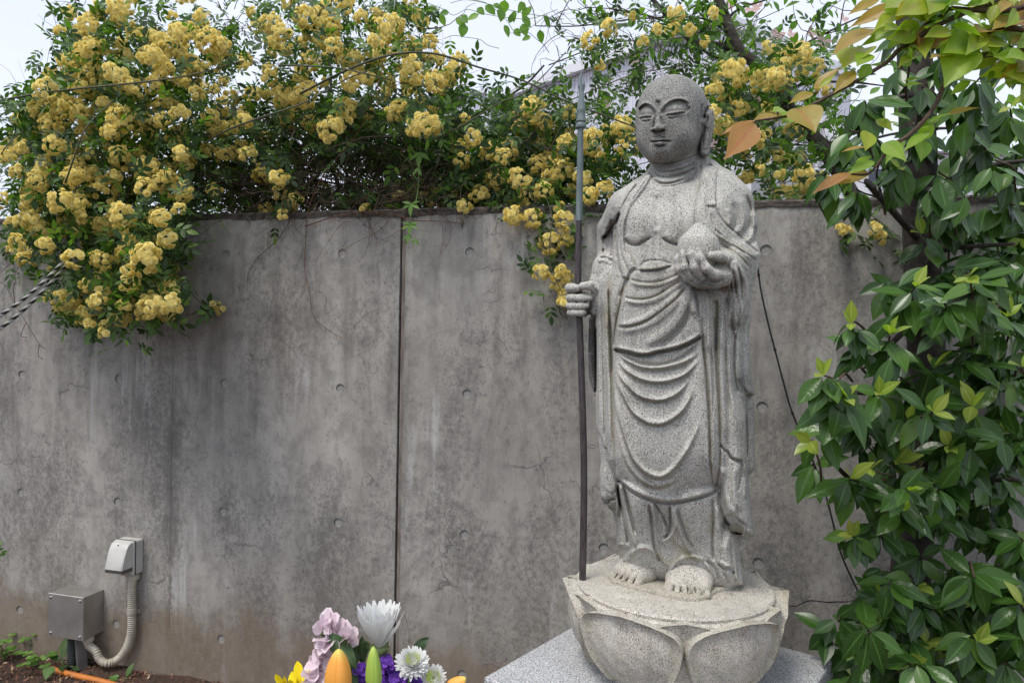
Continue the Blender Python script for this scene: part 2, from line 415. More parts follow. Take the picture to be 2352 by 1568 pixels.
def split_mesh(V, F_, cls, names_mats, parent, attrs, loc):
    """one mesh per class; vertices carry the named float attributes; seamless normals"""
    me0 = None
    P0, P1, P2, P3 = (V[F_[:, k]] for k in range(4)); fn = np.cross(P2-P0, P3-P1)
    vn = np.zeros_like(V)
    for k in range(4): np.add.at(vn, F_[:, k], fn)
    vn /= np.linalg.norm(vn, axis=1)[:, None]+1e-12
    out = []
    for ci, (name, mat) in enumerate(names_mats):
        f = F_[cls == ci]
        if len(f) == 0: continue
        used, inv = np.unique(f, return_inverse=True); inv = inv.reshape(f.shape)
        W = loc_world(V[used]) - np.array(loc); me = mesh_np(name, W, inv, True)
        for an, av in attrs.items():
            at = me.attributes.new(an, 'FLOAT', 'POINT'); at.data.foreach_set('value', av[used].astype(np.float32))
        n = vn[used]; N = n[:, 0:1]*ER+n[:, 1:2]*EB+n[:, 2:3]*np.array([0, 0, 1.0])
        me.normals_split_custom_set_from_vertices(N.astype(np.float32).tolist())
        me.materials.append(mat); o = bpy.data.objects.new(name, me); link(o, parent); out.append(o)
    return out
# ------------------------------------------------------------------ the statue
statue = thing('stone_statue', SC, 'granite statue of a shaven headed monk holding a round jewel on a lotus seat', 'statue')
STAIN = Relief(1250, 130, 1780, 1400, 1.0); PAT = Relief(1250, 130, 1780, 1400, 1.0)

def build_body():
    R = Relief(1270, 330, 1770, 1400, .5, 1.35); G = 1.6e-3
    v = Vol((-.195, -.165, -.004), (.205, .135, .945), G)
    # lower skirt
    v.pillow('B', [(328,960),(900,960),(985,1080),(1000,1300),(1012,1400),(1020,1480),(1035,1575),(960,1640),(640,1600),(520,1560),(400,1520),(335,1450),(325,1330),(322,1190)], -.005, .045, .080, .075, 55, pw=.5)
    v.pillow('B', [(930,1180),(1010,1180),(1018,1400),(1040,1575),(900,1590),(840,1400)], .0, .012, .072, .09, 50)
    # robe and apron, chest to knee
    v.pillow('A', [(505,740),(560,765),(640,755),(720,725),(780,665),(820,645),(880,655),(950,700),(1020,750),(1060,820),(1085,920),(1100,1050),(1090,1200),(1070,1400),(1062,1700),(1058,2100),(1040,2300),(1010,2440),
        (900,2480),(860,2480),(760,2515),(640,2535),(520,2520),(420,2475),(325,2400),(262,2300),(262,1900),(285,1500),(300,1300),(270,1150),(268,1000),(300,900),(345,810),(430,742)],
        .012, .0, .118, .095, 115, pw=.5)
    # belly and chest
    v.ell(loc3('A', 560, 945, -.045), (.098, .058, .085), .03)
    v.ell(loc3('A', 560, 1420, -.055), (.11, .066, .14), .05)
    v.ell(loc3('B', 560, 640, -.05), (.12, .066, .17), .05)
    # neck
    v.cone(loc3('A', 645, 760, .004), loc3('A', 650, 560, .006), .052, .046, .02); v.cone(loc3('A', 560, 745, .03), loc3('A', 800, 690, .03), .03, .035, .03)
    # viewer's left: shoulder, upper arm with hanging cloth
    v.chain([loc3('A', 500, 815, .015), loc3('A', 385, 890, -.0), loc3('A', 322, 1000, -.002), loc3('A', 312, 1150, .0)], [.040, .042, .037, .034], .02)
    v.pillow('A', [(345,830),(400,900),(400,1040),(330,1010),(290,1040),(240,1062),(247,1000),(275,905),(300,860)], -.03, -.03, .034, .03, 26, k=.008)
    v.ell(loc3('A', 288, 1060, .012), (.024, .026, .045), .008)
    # forearm of the staff hand
    v.chain([loc3('A', 320, 1160, -.01), loc3('A', 268, 1225, -.028), loc3('A', 228, 1290, -.034)], [.036, .030, .021], .012)
    # hanging sleeve, viewer's left
    v.pillow('B', [(212,-140),(260,-230),(345,-260),(350,300),(345,700),(350,1100),(335,1200),(262,1150),(225,1085),(218,950),(226,880),(203,690),(208,500),(206,300),(207,100)], -.035, -.025, .042, .07, 28, k=.005)
    v.pillow('B', [(138,70),(225,40),(225,515),(203,515),(172,420),(152,300),(140,170)], .03, .03, .02, .03, 22, k=.004)
    # viewer's right: shoulder and upper arm
    v.chain([loc3('A', 890, 790, .01), loc3('A', 955, 860, .0), loc3('A', 985, 980, -.01), loc3('A', 985, 1150, -.02)], [.048, .048, .044, .044], .016)
    # forearm running forward to the jewel hand, under cloth
    v.chain([loc3('A', 1000, 1150, -.03), loc3('A', 975, 1190, -.075), loc3('A', 930, 1225, -.115)], [.044, .036, .028], .010)
    v.pillow('A', [(880,1050),(950,1000),(1060,1050),(1122,1140),(1118,1220),(1095,1290),(1060,1310),(900,1300),(860,1200)], -.035, -.035, .06, .08, 40, k=.01)
    # hanging sleeve, viewer's right
    v.pillow('B', [(880,-250),(960,-330),(1090,-280),(1112,-180),(1085,-80),(1070,60),(1040,110),(1000,140),(985,200),(990,420),(1035,540),(1060,640),(1064,760),(1074,860),(1062,960),(1072,1060),
        (1080,1150),(1099,1300),(1052,1306),(955,1285),(915,1220),(900,1100),(898,1000),(885,850),(870,400),(850,0),(850,-150)], -.045, -.03, .058, .09, 40, k=.006)
    v.pillow('B', [(985,120),(1075,-60),(1082,60),(1068,170),(1078,290),(1084,400),(1100,508),(1048,516),(1010,490),(985,430)], -.01, .0, .036, .05, 20, k=.003)
    for p, q, bb, r in (((270,990),(268,1130),.012,.020),): v.cone(loc3('A', *p, bb), loc3('A', *q, bb), r, r, .006)
    for p, q, bb, r in (((348,960),(345,1160),.02,.022), ((1018,430),(1025,505),.035,.022), ((995,1190),(1000,1290),.035,.024), ((1040,560),(1045,900),.03,.02)): v.cone(loc3('B', *p, bb), loc3('B', *q, bb), r, r, .006)
    # ---------------- relief
    # chest
    R.bump('A', 450, 960, 95, 90, .007, 1.3); R.bump('A', 665, 950, 100, 90, .007, 1.3)
    R.stroke('A', [(372,1050),(392,1080),(440,1090),(490,1062),(525,1045)], 3.2, -.006); R.stroke('A', [(575,1045),(612,1070),(660,1088),(700,1085)], 3.2, -.006)
    R.stroke('A', [(375,1025),(400,1050),(440,1058),(490,1035)], 12, .0025); R.stroke('A', [(590,1025),(625,1045),(665,1052)], 12, .0025)
    R.stroke('A', [(550,800),(553,900),(552,1010)], 10, -.0028)
    R.stroke('A', [(545,1010),(548,1100),(545,1170)], 7, -.0016)
    # neck rings
    R.stroke('A', [(528,715),(560,742),(620,745),(700,720),(770,690)], 2.0, -.004, .1); R.stroke('A', [(528,680),(570,705),(640,708),(710,690),(780,655)], 1.8, -.003, .1)
    R.stroke('A', [(520,725),(560,757),(630,762),(720,735),(790,700)], 3.0, -.003, .1); R.stroke('A', [(530,698),(570,726),(640,728),(720,705)], 4, .003)
    # lapel, viewer's left
    R.poly('A', [(500,680),(520,700),(480,770),(440,820),(400,880),(372,950),(368,1060),(378,1130),(432,1215),(400,1245),(385,1275),(358,1270),(335,1200),(325,1100),(325,980),(345,900),(400,800),(455,735)], .0055, 2)
    R.stroke('A', [(455,735),(400,800),(350,895),(326,985),(327,1100),(335,1200),(352,1262)], 2.6, -.006, .05)
    R.stroke('A', [(372,950),(368,1060),(380,1135),(432,1213)], 2.4, -.003, .05)
    R.stroke('A', [(345,960),(342,1060),(352,1150),(385,1225),(372,1255)], 2.2, -.003, .1)
    R.stroke('A', [(430,1215),(400,1240),(385,1272)], 2.4, -.005, .1)
    R.stroke('A', [(392,1275),(372,1300),(358,1340),(342,1385)], 2.8, -.0055, .1)
    R.stroke('A', [(505,700),(470,760),(430,820),(395,885)], 1.6, -.003, .1)
    # armpit fold and cloth hanging behind the upper arm
    R.poly('A', [(298,950),(315,1000),(300,1050),(297,1150),(262,1140),(248,1120),(243,1060)], -.005, 3)
    R.stroke('A', [(345,905),(322,960),(298,985),(270,1030),(243,1058)], 4, -.008, .1)
    R.stroke('A', [(300,900),(280,950),(262,1000)], 7, .004); R.stroke('A', [(330,860),(318,915),(300,960)], 5, .003)
    R.stroke('A', [(298,1000),(300,1080),(297,1160)], 2.4, -.006, .1); R.stroke('A', [(318,985),(316,1080),(320,1180)], 2, -.003, .1)
    R.stroke('A', [(248,1110),(252,1135),(275,1148),(305,1150)], 2.4, -.005, .1)
    R.stroke('A', [(228,1165),(262,1158),(305,1180)], 2.0, -.004, .1); R.stroke('A', [(215,1185),(250,1175),(300,1200)], 3.5, .0035); R.stroke('A', [(232,1150),(268,1145),(305,1165)], 3.5, .003)
    R.stroke('A', [(345,1275),(330,1340),(318,1400),(310,1500)], 3, .003)
    # robe edge strip, viewer's right
    R.poly('A', [(800,640),(895,660),(888,760),(886,850),(896,925),(950,990),(1120,1140),(1110,1170),(1000,1100),(880,1040),(800,1060),(760,1010),(768,900),(780,760)], .0035, 1.5)
    R.stroke('A', [(802,640),(788,730),(776,830),(768,920),(763,990)], 2.2, -.005, .04); R.stroke('A', [(895,665),(886,740),(886,850),(892,905),(915,950),(955,990),(1010,1035),(1070,1090),(1122,1142)], 2.0, -.005, .04)
    R.stroke('A', [(828,700),(822,800),(830,900),(835,960)], 1.6, -.0022, .1); R.stroke('A', [(848,900),(880,1000),(960,1070),(1060,1150)], 2.2, -.003, .1)
    R.stroke('A', [(860,960),(920,1040),(1010,1110),(1090,1180)], 3.5, .003); R.stroke('A', [(850,1010),(910,1080),(1010,1150),(1080,1230)], 3.0, -.003)
    R.poly('A', [(834,838),(886,838),(886,876),(830,876)], .003, 1.2); R.stroke('A', [(832,842),(886,842)], 1.4, -.005, 0); R.stroke('A', [(830,873),(886,873)], 1.4, -.005, 0)
    R.stroke('A', [(820,655),(850,640),(862,650)], 1.6, -.004, .1)
    # deep folds of the upper arm
    for q, w_, h_ in (([(1050,800),(1078,900),(1068,985),(1012,1052)], 5, -.0045), ([(1015,820),(1042,910),(1030,990),(980,1035)], 7, .0045), ([(975,850),(998,930),(990,990),(955,1015)], 5, -.003), ([(1085,900),(1098,990),(1075,1050),(1030,1082)], 6, .0045),
        ([(1100,980),(1104,1050),(1085,1090)], 4, -.003), ([(945,880),(962,940),(950,985)], 6, .003)):
        R.stroke('A', q, w_, h_)
    # sleeve end falling from the raised wrist, and the folds beneath the hand
    R.poly('N', [(1985,470),(2080,490),(2150,600),(2195,760),(2215,900),(2140,1080),(2125,1190),(2055,1285),(2035,1050),(2010,900),(1985,760),(2025,640)], .009, 1.6)
    R.stroke('N', [(2035,560),(2060,700),(2070,900),(2085,1150)], 2.6, -.006, .1); R.stroke('N', [(2090,540),(2120,700),(2130,880),(2115,1100)], 2.4, -.005, .1); R.stroke('N', [(2010,640),(2020,800),(2040,1000),(2055,1280)], 3, -.007, .05)
    R.stroke('N', [(2060,560),(2092,720),(2100,900)], 3.5, .004); R.stroke('N', [(2150,620),(2180,760),(2190,900)], 3.5, .003)
    R.stroke('N', [(1660,800),(1680,1000),(1690,1200),(1700,1340)], 5, .006); R.stroke('N', [(1750,860),(1770,1100),(1775,1500)], 7, .005); R.stroke('N', [(1855,900),(1860,1150),(1850,1500)], 3.5, -.007, .08); R.stroke('N', [(1920,850),(1925,1100),(1930,1480)], 5, .006); R.stroke('N', [(1975,850),(1985,1100),(1990,1450)], 3, -.005, .1)
    # wrap round the waist (raised cloth with a rolled hem)
    R.poly('N', [(1000,600),(1060,515),(1150,490),(1260,495),(1400,545),(1500,690),(1600,730),(1650,1000),(1692,1312),(1560,1380),(1400,1442),(1200,1482),(1100,1512),(1000,1510),(900,1482),(735,1450),(760,1235),(835,900),(850,800),(905,690),(960,610)], .007, 2.2)
    R.stroke('N', [(735,1452),(800,1470),(900,1486),(1000,1516),(1100,1518),(1200,1488),(1400,1448),(1560,1386),(1700,1308)], 4.2, -.010, .04)
    R.stroke('N', [(740,1430),(900,1462),(1000,1490),(1100,1492),(1200,1464),(1400,1424),(1560,1362),(1680,1290)], 4.5, .004, .1)
    R.stroke('N', [(1000,580),(1060,510),(1150,487),(1270,492),(1390,530)], 2.0, -.004, .1)
    R.stroke('N', [(965,598),(1100,600),(1230,590),(1330,560),(1400,535)], 2.4, -.006, .08); R.stroke('N', [(990,560),(1100,575),(1230,562),(1330,535)], 6, .004)
    R.stroke('N', [(910,690),(1000,715),(1100,728),(1220,718),(1340,680),(1450,630)], 2.6, -.0045, .08); R.stroke('N', [(900,715),(1000,745),(1100,755),(1220,745),(1350,705),(1470,645)], 4.5, .004)
    R.stroke('N', [(850,885),(950,906),(1060,908),(1160,888),(1260,840),(1360,770),(1480,705)], 2.6, -.005, .08); R.stroke('N', [(840,910),(950,938),(1060,940),(1170,918),(1280,865),(1390,790),(1500,720)], 5, .0055)
    R.stroke('N', [(770,1210),(880,1208),(1000,1182),(1100,1138),(1200,1075),(1300,1000),(1400,915),(1480,830),(1545,760)], 3.0, -.005, .08); R.stroke('N', [(765,1180),(880,1180),(1000,1150),(1100,1105),(1200,1045),(1300,968),(1400,880),(1490,780)], 6, .006)
    R.stroke('N', [(765,1240),(880,1250),(1010,1225),(1120,1180),(1230,1110),(1330,1030),(1420,950),(1500,850)], 7, .003)
    R.stroke('N', [(1080,1420),(1200,1330),(1330,1240),(1430,1130),(1500,1000),(1540,850)], 8, .006); R.stroke('N', [(1200,1440),(1350,1340),(1500,1180),(1560,1000),(1575,850)], 7, -.005)
    R.stroke('N', [(1600,780),(1640,950),(1660,1100),(1695,1290)], 3, -.005, .05); R.stroke('N', [(860,690),(905,690),(840,820),(800,1000),(762,1200),(738,1440)], 2.4, -.006, .04)
    R.stroke('N', [(1550,760),(1560,900),(1620,1080)], 8, .005)
    # apron folds, hanging in U shapes
    rid = [([(322,262),(370,300),(440,338),(520,352),(600,345),(700,318),(800,262)], 3.6, .0075),
        ([(322,285),(362,350),(420,392),(490,420),(560,428),(640,415),(710,385),(770,330),(805,290)], 4.2, .009),
        ([(318,300),(345,400),(395,460),(450,505),(520,528),(580,528),(645,505),(700,460),(745,400)], 4.4, .010),
        ([(312,330),(335,440),(370,520),(410,590),(460,632),(520,660),(585,658),(640,630),(700,580),(745,500),(760,430)], 5, .0115),
        ([(305,430),(325,560),(355,680),(385,780),(420,860),(470,920),(530,955),(580,958),(640,920),(690,855),(740,780),(780,690),(800,600)], 5.2, .0125),
        ([(310,620),(340,760),(375,870),(430,950),(500,1000),(560,1012),(640,985),(710,930)], 5, .005)]
    for q, w_, h_ in rid:
        R.stroke('B', q, w_*.9, h_*.78, .25)
        P = [(x+2, y+22 if 350 < x < 720 else y+8) for x, y in q]; R.stroke('B', P, 4.2, -.0032, .25)
        STAIN.stroke('B', [(x, y+16) for x, y in q], 3.5, .7, .2)
    R.stroke('B', [(330,270),(400,300),(470,330),(560,335),(680,300),(795,215)], 4, -.005)
    R.poly('B', [(318,262),(470,300),(640,280),(800,190),(812,300),(838,600),(848,900),(872,1040),(860,1056),(760,1088),(640,1110),(560,1104),(480,1080),(400,1035),(326,972),(305,800),(298,400)], .003, 1.5)
    R.stroke('B', [(326,975),(400,1040),(480,1082),(560,1106),(640,1113),(760,1090),(860,1058),(905,1020)], 3.5, -.007, .04)
    R.stroke('B', [(335,960),(400,1020),(480,1060),(560,1085),(640,1092),(760,1070),(850,1040)], 4, .002)
    # border panel to the right of the apron
    R.stroke('B', [(800,60),(808,180),(818,300),(832,420),(842,600),(848,760),(850,900),(866,1035)], 2.6, -.006, .03)
    R.stroke('B', [(850,200),(862,350),(868,500),(862,640),(852,705)], 2.2, -.004, .1)
    R.stroke('B', [(878,60),(884,300),(897,500),(905,700),(906,850),(895,960),(872,1050)], 3.0, -.007, .04)
    R.stroke('B', [(830,100),(846,300),(862,560),(872,760),(872,940)], 4, .004); R.stroke('B', [(905,100),(915,350),(930,600),(945,780)], 5, .005)
    R.stroke('B', [(950,-40),(955,200),(965,400),(985,600),(1010,780)], 5, .0045); R.stroke('B', [(930,0),(934,200),(942,420),(960,640)], 3, -.0045); R.stroke('B', [(985,0),(975,100),(975,300),(980,480)], 3, -.004)
    R.stroke('B', [(1000,-80),(1010,0),(1015,60),(990,158)], 2.4, -.006, .05)
    R.poly('B', [(965,-60),(1020,-60),(1038,20),(1030,60),(1002,105),(990,162),(975,100),(960,20)], .004, 1.4)
    R.stroke('B', [(990,160),(984,300),(990,430),(1010,500)], 3, -.008, .05); R.stroke('B', [(1036,120),(1040,200),(1045,260)], 3, -.005); R.stroke('B', [(1010,200),(1012,330),(1030,440)], 5, .004)
    R.poly('B', [(1000,410),(1030,450),(1062,490),(1048,505),(1015,495),(995,450)], -.003, 2)
    R.stroke('B', [(903,780),(925,812),(950,828),(965,858),(1000,872),(1032,885)], 2.4, -.006, .08); R.poly('B', [(955,838),(985,862),(1030,870),(1036,905),(1000,888),(970,868)], -.004, 1.8)
    R.stroke('B', [(1030,885),(1028,950),(1015,1010),(1005,1050)], 2.6, -.005, .1); R.stroke('B', [(925,900),(930,1020),(950,1120),(985,1180)], 7, .005)
    R.stroke('B', [(995,900),(985,1000),(990,1090),(1020,1170)], 6, .004); R.poly('B', [(935,1180),(980,1175),(1010,1200),(1045,1235),(1035,1290),(950,1280),(915,1240)], -.006, 3)
    R.stroke('B', [(1000,1120),(1010,1200),(1052,1240),(1056,1302)], 2.2, -.004, .05); R.stroke('B', [(1050,600),(1056,760),(1060,900)], 2.5, -.005)
    R.stroke('B', [(900,1040),(905,1120),(930,1200),(970,1245)], 3, -.006, .1); R.stroke('B', [(1040,880),(1050,960),(1045,1100)], 4, .003)
    # sleeve, viewer's left
    R.stroke('B', [(238,-60),(246,100),(252,300),(256,500),(258,700),(262,790)], 3, -.004, .1); R.stroke('B', [(218,0),(224,200),(228,500),(236,700)], 4, .003)
    R.stroke('B', [(280,-100),(288,100),(296,300),(302,500),(312,800),(328,960)], 3.0, -.006, .05); R.stroke('B', [(266,0),(276,300),(282,600),(290,800)], 4.5, .004)
    R.poly('B', [(200,670),(240,745),(256,800),(268,802),(272,860),(300,980),(330,1100),(330,1200),(200,1200)], -.0030, 1.3)
    R.poly('B', [(245,1020),(300,1060),(325,1020),(325,1195),(262,1150)], -.002, 3); R.stroke('B', [(262,1150),(285,1100),(325,1090)], 3, -.004); R.stroke('B', [(205,120),(208,300),(206,500)], 3, -.006, .05)
    R.stroke('B', [(160,100),(168,250),(190,420)], 5, .004); R.stroke('B', [(150,200),(158,260),(185,270)], 2, -.003)
    # under skirt: two leg forms and the knotted folds between them
    R.bump('B', 450, 1170, 80, 150, .008, 1.2); R.bump('B', 760, 1190, 100, 160, .012, 1.2)
    R.stroke('B', [(342,990),(358,1070),(378,1160),(402,1260),(425,1330),(440,1370)], 4.2, .010, .1); R.stroke('B', [(328,1000),(338,1090),(362,1180),(385,1290),(388,1350)], 3.4, -.009, .08)
    R.stroke('B', [(362,1010),(385,1100),(410,1200),(430,1290)], 3, -.005, .1)
    R.stroke('B', [(518,1100),(530,1160),(545,1240),(548,1320),(560,1390),(590,1440),(625,1470)], 3.2, .008, .08); R.stroke('B', [(505,1110),(520,1200),(530,1300),(545,1390),(575,1450)], 3, -.006, .08)
    R.stroke('B', [(527,1100),(560,1150),(592,1205),(612,1250),(616,1280)], 2.4, -.006, .08); R.stroke('B', [(560,1160),(585,1230),(590,1280),(580,1320)], 5, .004)
    R.stroke('B', [(636,1112),(640,1180),(652,1240),(640,1280),(615,1310),(570,1338)], 3.4, .008, .08); R.stroke('B', [(625,1120),(628,1200),(622,1270),(590,1310)], 2.6, -.007, .08)
    R.stroke('B', [(648,1130),(665,1220),(690,1290),(715,1350),(745,1400)], 4, .007, .1); R.stroke('B', [(662,1140),(690,1230),(720,1310),(760,1370)], 3.5, -.004, .1)
    R.stroke('B', [(862,1080),(868,1200),(862,1330),(870,1440)], 3, -.006, .08); R.stroke('B', [(890,1110),(900,1250),(915,1400)], 7, .005)
    R.stroke('B', [(965,1330),(975,1450),(990,1560)], 3, -.006, .05); R.stroke('B', [(1000,1330),(1008,1450),(1020,1560)], 2.5, -.004, .05)
    R.stroke('B', [(780,1440),(830,1440),(880,1480),(905,1560)], 4, -.005); R.stroke('B', [(895,1450),(930,1480),(960,1480),(985,1510)], 3, -.007, .05); R.stroke('B', [(900,1440),(940,1462),(975,1466)], 4, .006)
    R.stroke('B', [(925,1500),(950,1540),(940,1568)], 3, -.006); R.stroke('B', [(430,1370),(480,1360),(520,1380),(545,1430)], 4, .005)
    R.stroke('B', [(398,1420),(425,1378),(490,1362),(540,1392),(556,1450)], 4, .006); R.stroke('B', [(625,1520),(650,1450),(735,1410),(820,1440),(856,1510)], 4, .006)
    R.poly('B', [(328,1350),(352,1345),(392,1370),(375,1420),(340,1440),(322,1430)], -.006, 3); R.stroke('B', [(325,1355),(350,1342),(358,1360)], 2.5, .006)
    v.displace(R, bmax=.03); v.d[:] = v.d*.4+blur(v.d, it=1)*.6
    V, F_ = v.extract()
    W = loc_world(V); px = proj(W); fc = V[F_].mean(1); pf = px[F_].mean(1)
    cls = np.zeros(len(F_), int)
    def inp(t, poly, bm): return (poly_sd(pf[:,0], pf[:,1], cv(t, poly)) > 0) & (fc[:,1] < bm)
    chest = inp('A', [(520,560),(800,560),(803,640),(789,730),(777,830),(769,920),(763,990),(800,1100),(700,1300),(432,1215),(380,1135),(368,1060),(372,950),(400,880),(440,815),(505,700)], .0)
    cls[chest] = 1
    arm = inp('A', [(100,1320),(215,1185),(250,1178),(300,1202),(318,1290),(280,1400),(150,1400)], .05)
    cls[arm] = 2
    return V, F_, cls, px
def attr_maps():
    S = STAIN
    for q in ([(262,-60),(268,100),(285,400),(290,700),(310,900)],): S.stroke('B', [(x+12, y) for x, y in q], 4, 1.0, .2)
    for q, w_ in (([(905,100),(900,0),(898,250),(902,700),(900,900)], 3), ([(800,60),(818,300),(842,600),(850,900),(866,1035)], 3), ([(700,1340),(730,1400),(800,1450)], 8), ([(330,1350),(345,1400),(340,1440)], 8), ([(620,1300),(690,1380),(760,1420)], 8),
        ([(850,1150),(860,1300)], 8), ([(520,1380),(620,1440),(700,1400)], 7), ([(960,1240),(1040,1280)], 12), ([(260,1110),(320,1160)], 10)): S.stroke('B', q, w_, .8, .2)
    for q, w_ in (([(860,690),(905,690),(840,820),(790,1000),(762,1200),(738,1440)], 5), ([(770,1210),(1000,1182),(1200,1075),(1400,915),(1545,760)], 4), ([(850,885),(1060,908),(1260,840),(1480,705)], 3.5),
        ([(900,715),(1100,755),(1350,705)], 3.5), ([(735,1452),(1000,1516),(1400,1448),(1700,1308)], 3), ([(700,560),(690,800),(660,1100),(690,1400)], 9), ([(1640,950),(1850,900),(1830,1300)], 8), ([(400,1120),(480,1300)], 9), ([(880,330),(1000,580)], 3),
        ([(1900,200),(2100,330),(2280,420)], 5), ([(1890,300),(2080,420),(2250,560)], 4)): S.stroke('N', q, w_, .75, .2)
    P = PAT
    P.bump('A', 660, 380, 330, 330, 1.0, 2.0)
    P.bump('A', 290, 950, 45, 110, .85, 1.5, .3); P.bump('A', 1010, 960, 60, 130, .35); P.bump('A', 650, 1500, 120, 130, .5, 1.2, -.6); P.bump('A', 800, 1340, 110, 70, .6, 1.5)
    P.bump('B', 175, 280, 40, 260, 1.0, 2); P.bump('B', 1030, 440, 60, 70, .8); P.bump('B', 280, 1120, 50, 70, 1.0, 1.5); P.bump('B', 450, 520, 130, 50, .35); P.bump('B', 990, 1250, 70, 50, .7, 1.5); P.bump('B', 180, 100, 60, 120, .7)
    P.bump('N', 560, 1040, 100, 90, .7, 1.5); P.bump('N', 1760, 690, 170, 70, .55, 1.5); P.bump('N', 1200, 560, 420, 130, .2)
attr_maps()
def attrs_of(px, V):
    p = PAT.sample(px[:,0], px[:,1]); s = STAIN.sample(px[:,0], px[:,1]); k = np.clip((.06-V[:,1])/.05, 0, 1)
    return {'patina': np.clip(p, 0, 1), 'stain': np.clip(s, 0, 1.2)*k}
V, F_, cls, px = build_body()
split_mesh(V, F_, cls, [('robe', M_STONE), ('chest', M_STONE), ('forearm', M_STONE)], statue, attrs_of(px, V), SC)

def build_head():
    R = Relief(1425, 165, 1660, 420, .25, 1.42); v = Vol((-.125, -.135, .70), (.11, .12, 1.14), 1.25e-3)
    yaw = math.radians(24); f = np.array([-math.sin(yaw), -math.cos(yaw), 0]); rr = np.array([math.cos(yaw), -math.sin(yaw), 0])
    b0 = -.012
    c = loc3('H', 690, 585, b0); cj = loc3('H', 590, 930, b0-.022)
    v.ell(c, (.0715, .083, .0775), 0, -yaw)
    v.ell(loc3('H', 640, 730, b0-.012), (.0655, .075, .076), .012, -yaw)
    v.ell(cj, (.050, .056, .054), .022, -yaw)
    v.ell(loc3('H', 900, 850, .012), (.035, .055, .058), .02, -yaw)
    v.ell(loc3('H', 520, 1105, b0-.060), (.022, .018, .018), .025, -yaw)      # chin
    v.ell(loc3('H', 400, 940, b0-.040), (.024, .024, .028), .02, -yaw)     # cheeks
    v.ell(loc3('H', 780, 930, b0-.046), (.030, .026, .030), .02, -yaw)
    v.cone(loc3('H', 735, 1640, .002), loc3('H', 720, 1100, .0), .053, .044, .010)   # neck
    # nose
    def fr(x, y, off=0): return loc3('H', x, y, v.front('H', x, y)+off)
    n0 = fr(488, 590, .004); n1 = fr(478, 700, -.003); n2 = fr(492, 775, -.0085)
    v.chain([n0, n1, n2], [.0055, .0062, .0085], .006)
    v.cone(fr(432, 790, .001), fr(445, 785, -.002), .0042, .0048, .005); v.cone(fr(556, 782, .001), fr(545, 778, -.002), .0045, .0052, .005)
    # lips
    v.chain([fr(425, 948, .002), fr(475, 938, -.0025), fr(508, 946, -.003), fr(545, 936, -.0025), fr(630, 948, .0025)], [.002, .0042, .0040, .0042, .002], .0035)
    v.chain([fr(450, 988, .001), fr(515, 992, -.003), fr(590, 984, .001)], [.0035, .0062, .0035], .004)
    # ear (statue's left), long lobe
    v.pillow('H', [(1100,440),(1125,425),(1175,425),(1225,470),(1255,560),(1268,640),(1258,780),(1235,920),(1212,1020),(1200,1110),(1190,1160),(1150,1178),(1085,1165),(1058,1130),(1065,1010),(1085,900),(1105,790),(1092,640)], .0, -.012, .017, .022, 9, k=.003, pw=.4)
    v.pillow('H', [(345,1190),(372,1170),(420,1190),(420,1255),(385,1262),(352,1245)], .01, .01, .012, .012, 6, k=.003)
    v.ell(loc3('H', 1105, 470, .006), (.012, .016, .014), .008); v.ell(loc3('H', 1085, 640, .008), (.010, .016, .03), .01)
    # relief
    R.poly('H', [(545,590),(560,540),(600,485),(655,440),(720,412),(800,408),(860,432),(905,480),(930,520),(900,560),(800,545),(640,570)], -.0035, 1.2)
    R.stroke('H', [(538,600),(548,545),(592,485),(652,436),(722,408),(800,403),(868,428),(915,475)], 2.0, -.0042, .12); R.stroke('H', [(530,560),(578,470),(640,418),(715,388),(800,380),(875,400),(935,450)], 2.6, .0034, .15)
    R.poly('H', [(232,570),(250,510),(282,478),(320,468),(370,482),(418,522),(446,580),(440,620),(330,600),(240,620)], -.0035, 1.0)
    R.stroke('H', [(228,560),(247,510),(282,474),(322,464),(372,478),(420,520),(448,578),(452,625)], 1.9, -.0042, .12); R.stroke('H', [(228,520),(262,465),(320,440),(380,452),(432,495),(468,560)], 2.4, .0030, .15)
    R.bump('H', 725, 525, 150, 62, .0048, 1.3, -.08); R.bump('H', 338, 568, 78, 55, .0044, 1.3, -.02)
    R.stroke('H', [(592,612),(640,603),(700,597),(760,588),(830,575),(895,570)], 1.15, -.0060, .1); R.stroke('H', [(232,658),(280,643),(340,634),(400,632),(418,640)], 1.1, -.0060, .1)
    R.stroke('H', [(605,632),(650,648),(700,648),(760,632)], 1.0, -.0030, .2); R.stroke('H', [(245,675),(290,688),(340,688),(400,668)], 1.0, -.0030, .2)
    R.stroke('H', [(615,622),(665,628),(730,618)], 1.1, .0018, .2); R.stroke('H', [(255,664),(320,668),(390,655)], 1.1, .0018, .2)
    R.stroke('H', [(455,590),(448,660),(440,730),(425,790)], 2.8, -.0035, .2); R.stroke('H', [(530,620),(545,700),(570,760)], 3.0, -.0018, .2)
    R.stroke('H', [(412,806),(430,830),(470,838),(520,832),(560,818),(588,800)], 1.8, -.0060, .1); R.bump('H', 450, 826, 22, 10, -.004); R.bump('H', 545, 820, 24, 10, -.004)
    R.stroke('H', [(405,798),(415,775),(425,760)], 1.2, -.0022, .2); R.stroke('H', [(592,800),(588,775),(575,752)], 1.2, -.0022, .2)
    R.stroke('H', [(398,968),(430,972),(475,968),(512,962),(550,962),(600,962),(655,970)], 1.3, -.0060, .08); R.bump('H', 655, 968, 16, 14, -.003); R.bump('H', 402, 972, 12, 12, -.003)
    R.stroke('H', [(430,925),(470,912),(505,922),(545,910),(620,928)], 1.4, -.0022, .2); R.stroke('H', [(450,1018),(515,1030),(590,1015)], 2.4, -.0040, .2); R.stroke('H', [(505,850),(508,905)], 2.0, -.0018, .2)
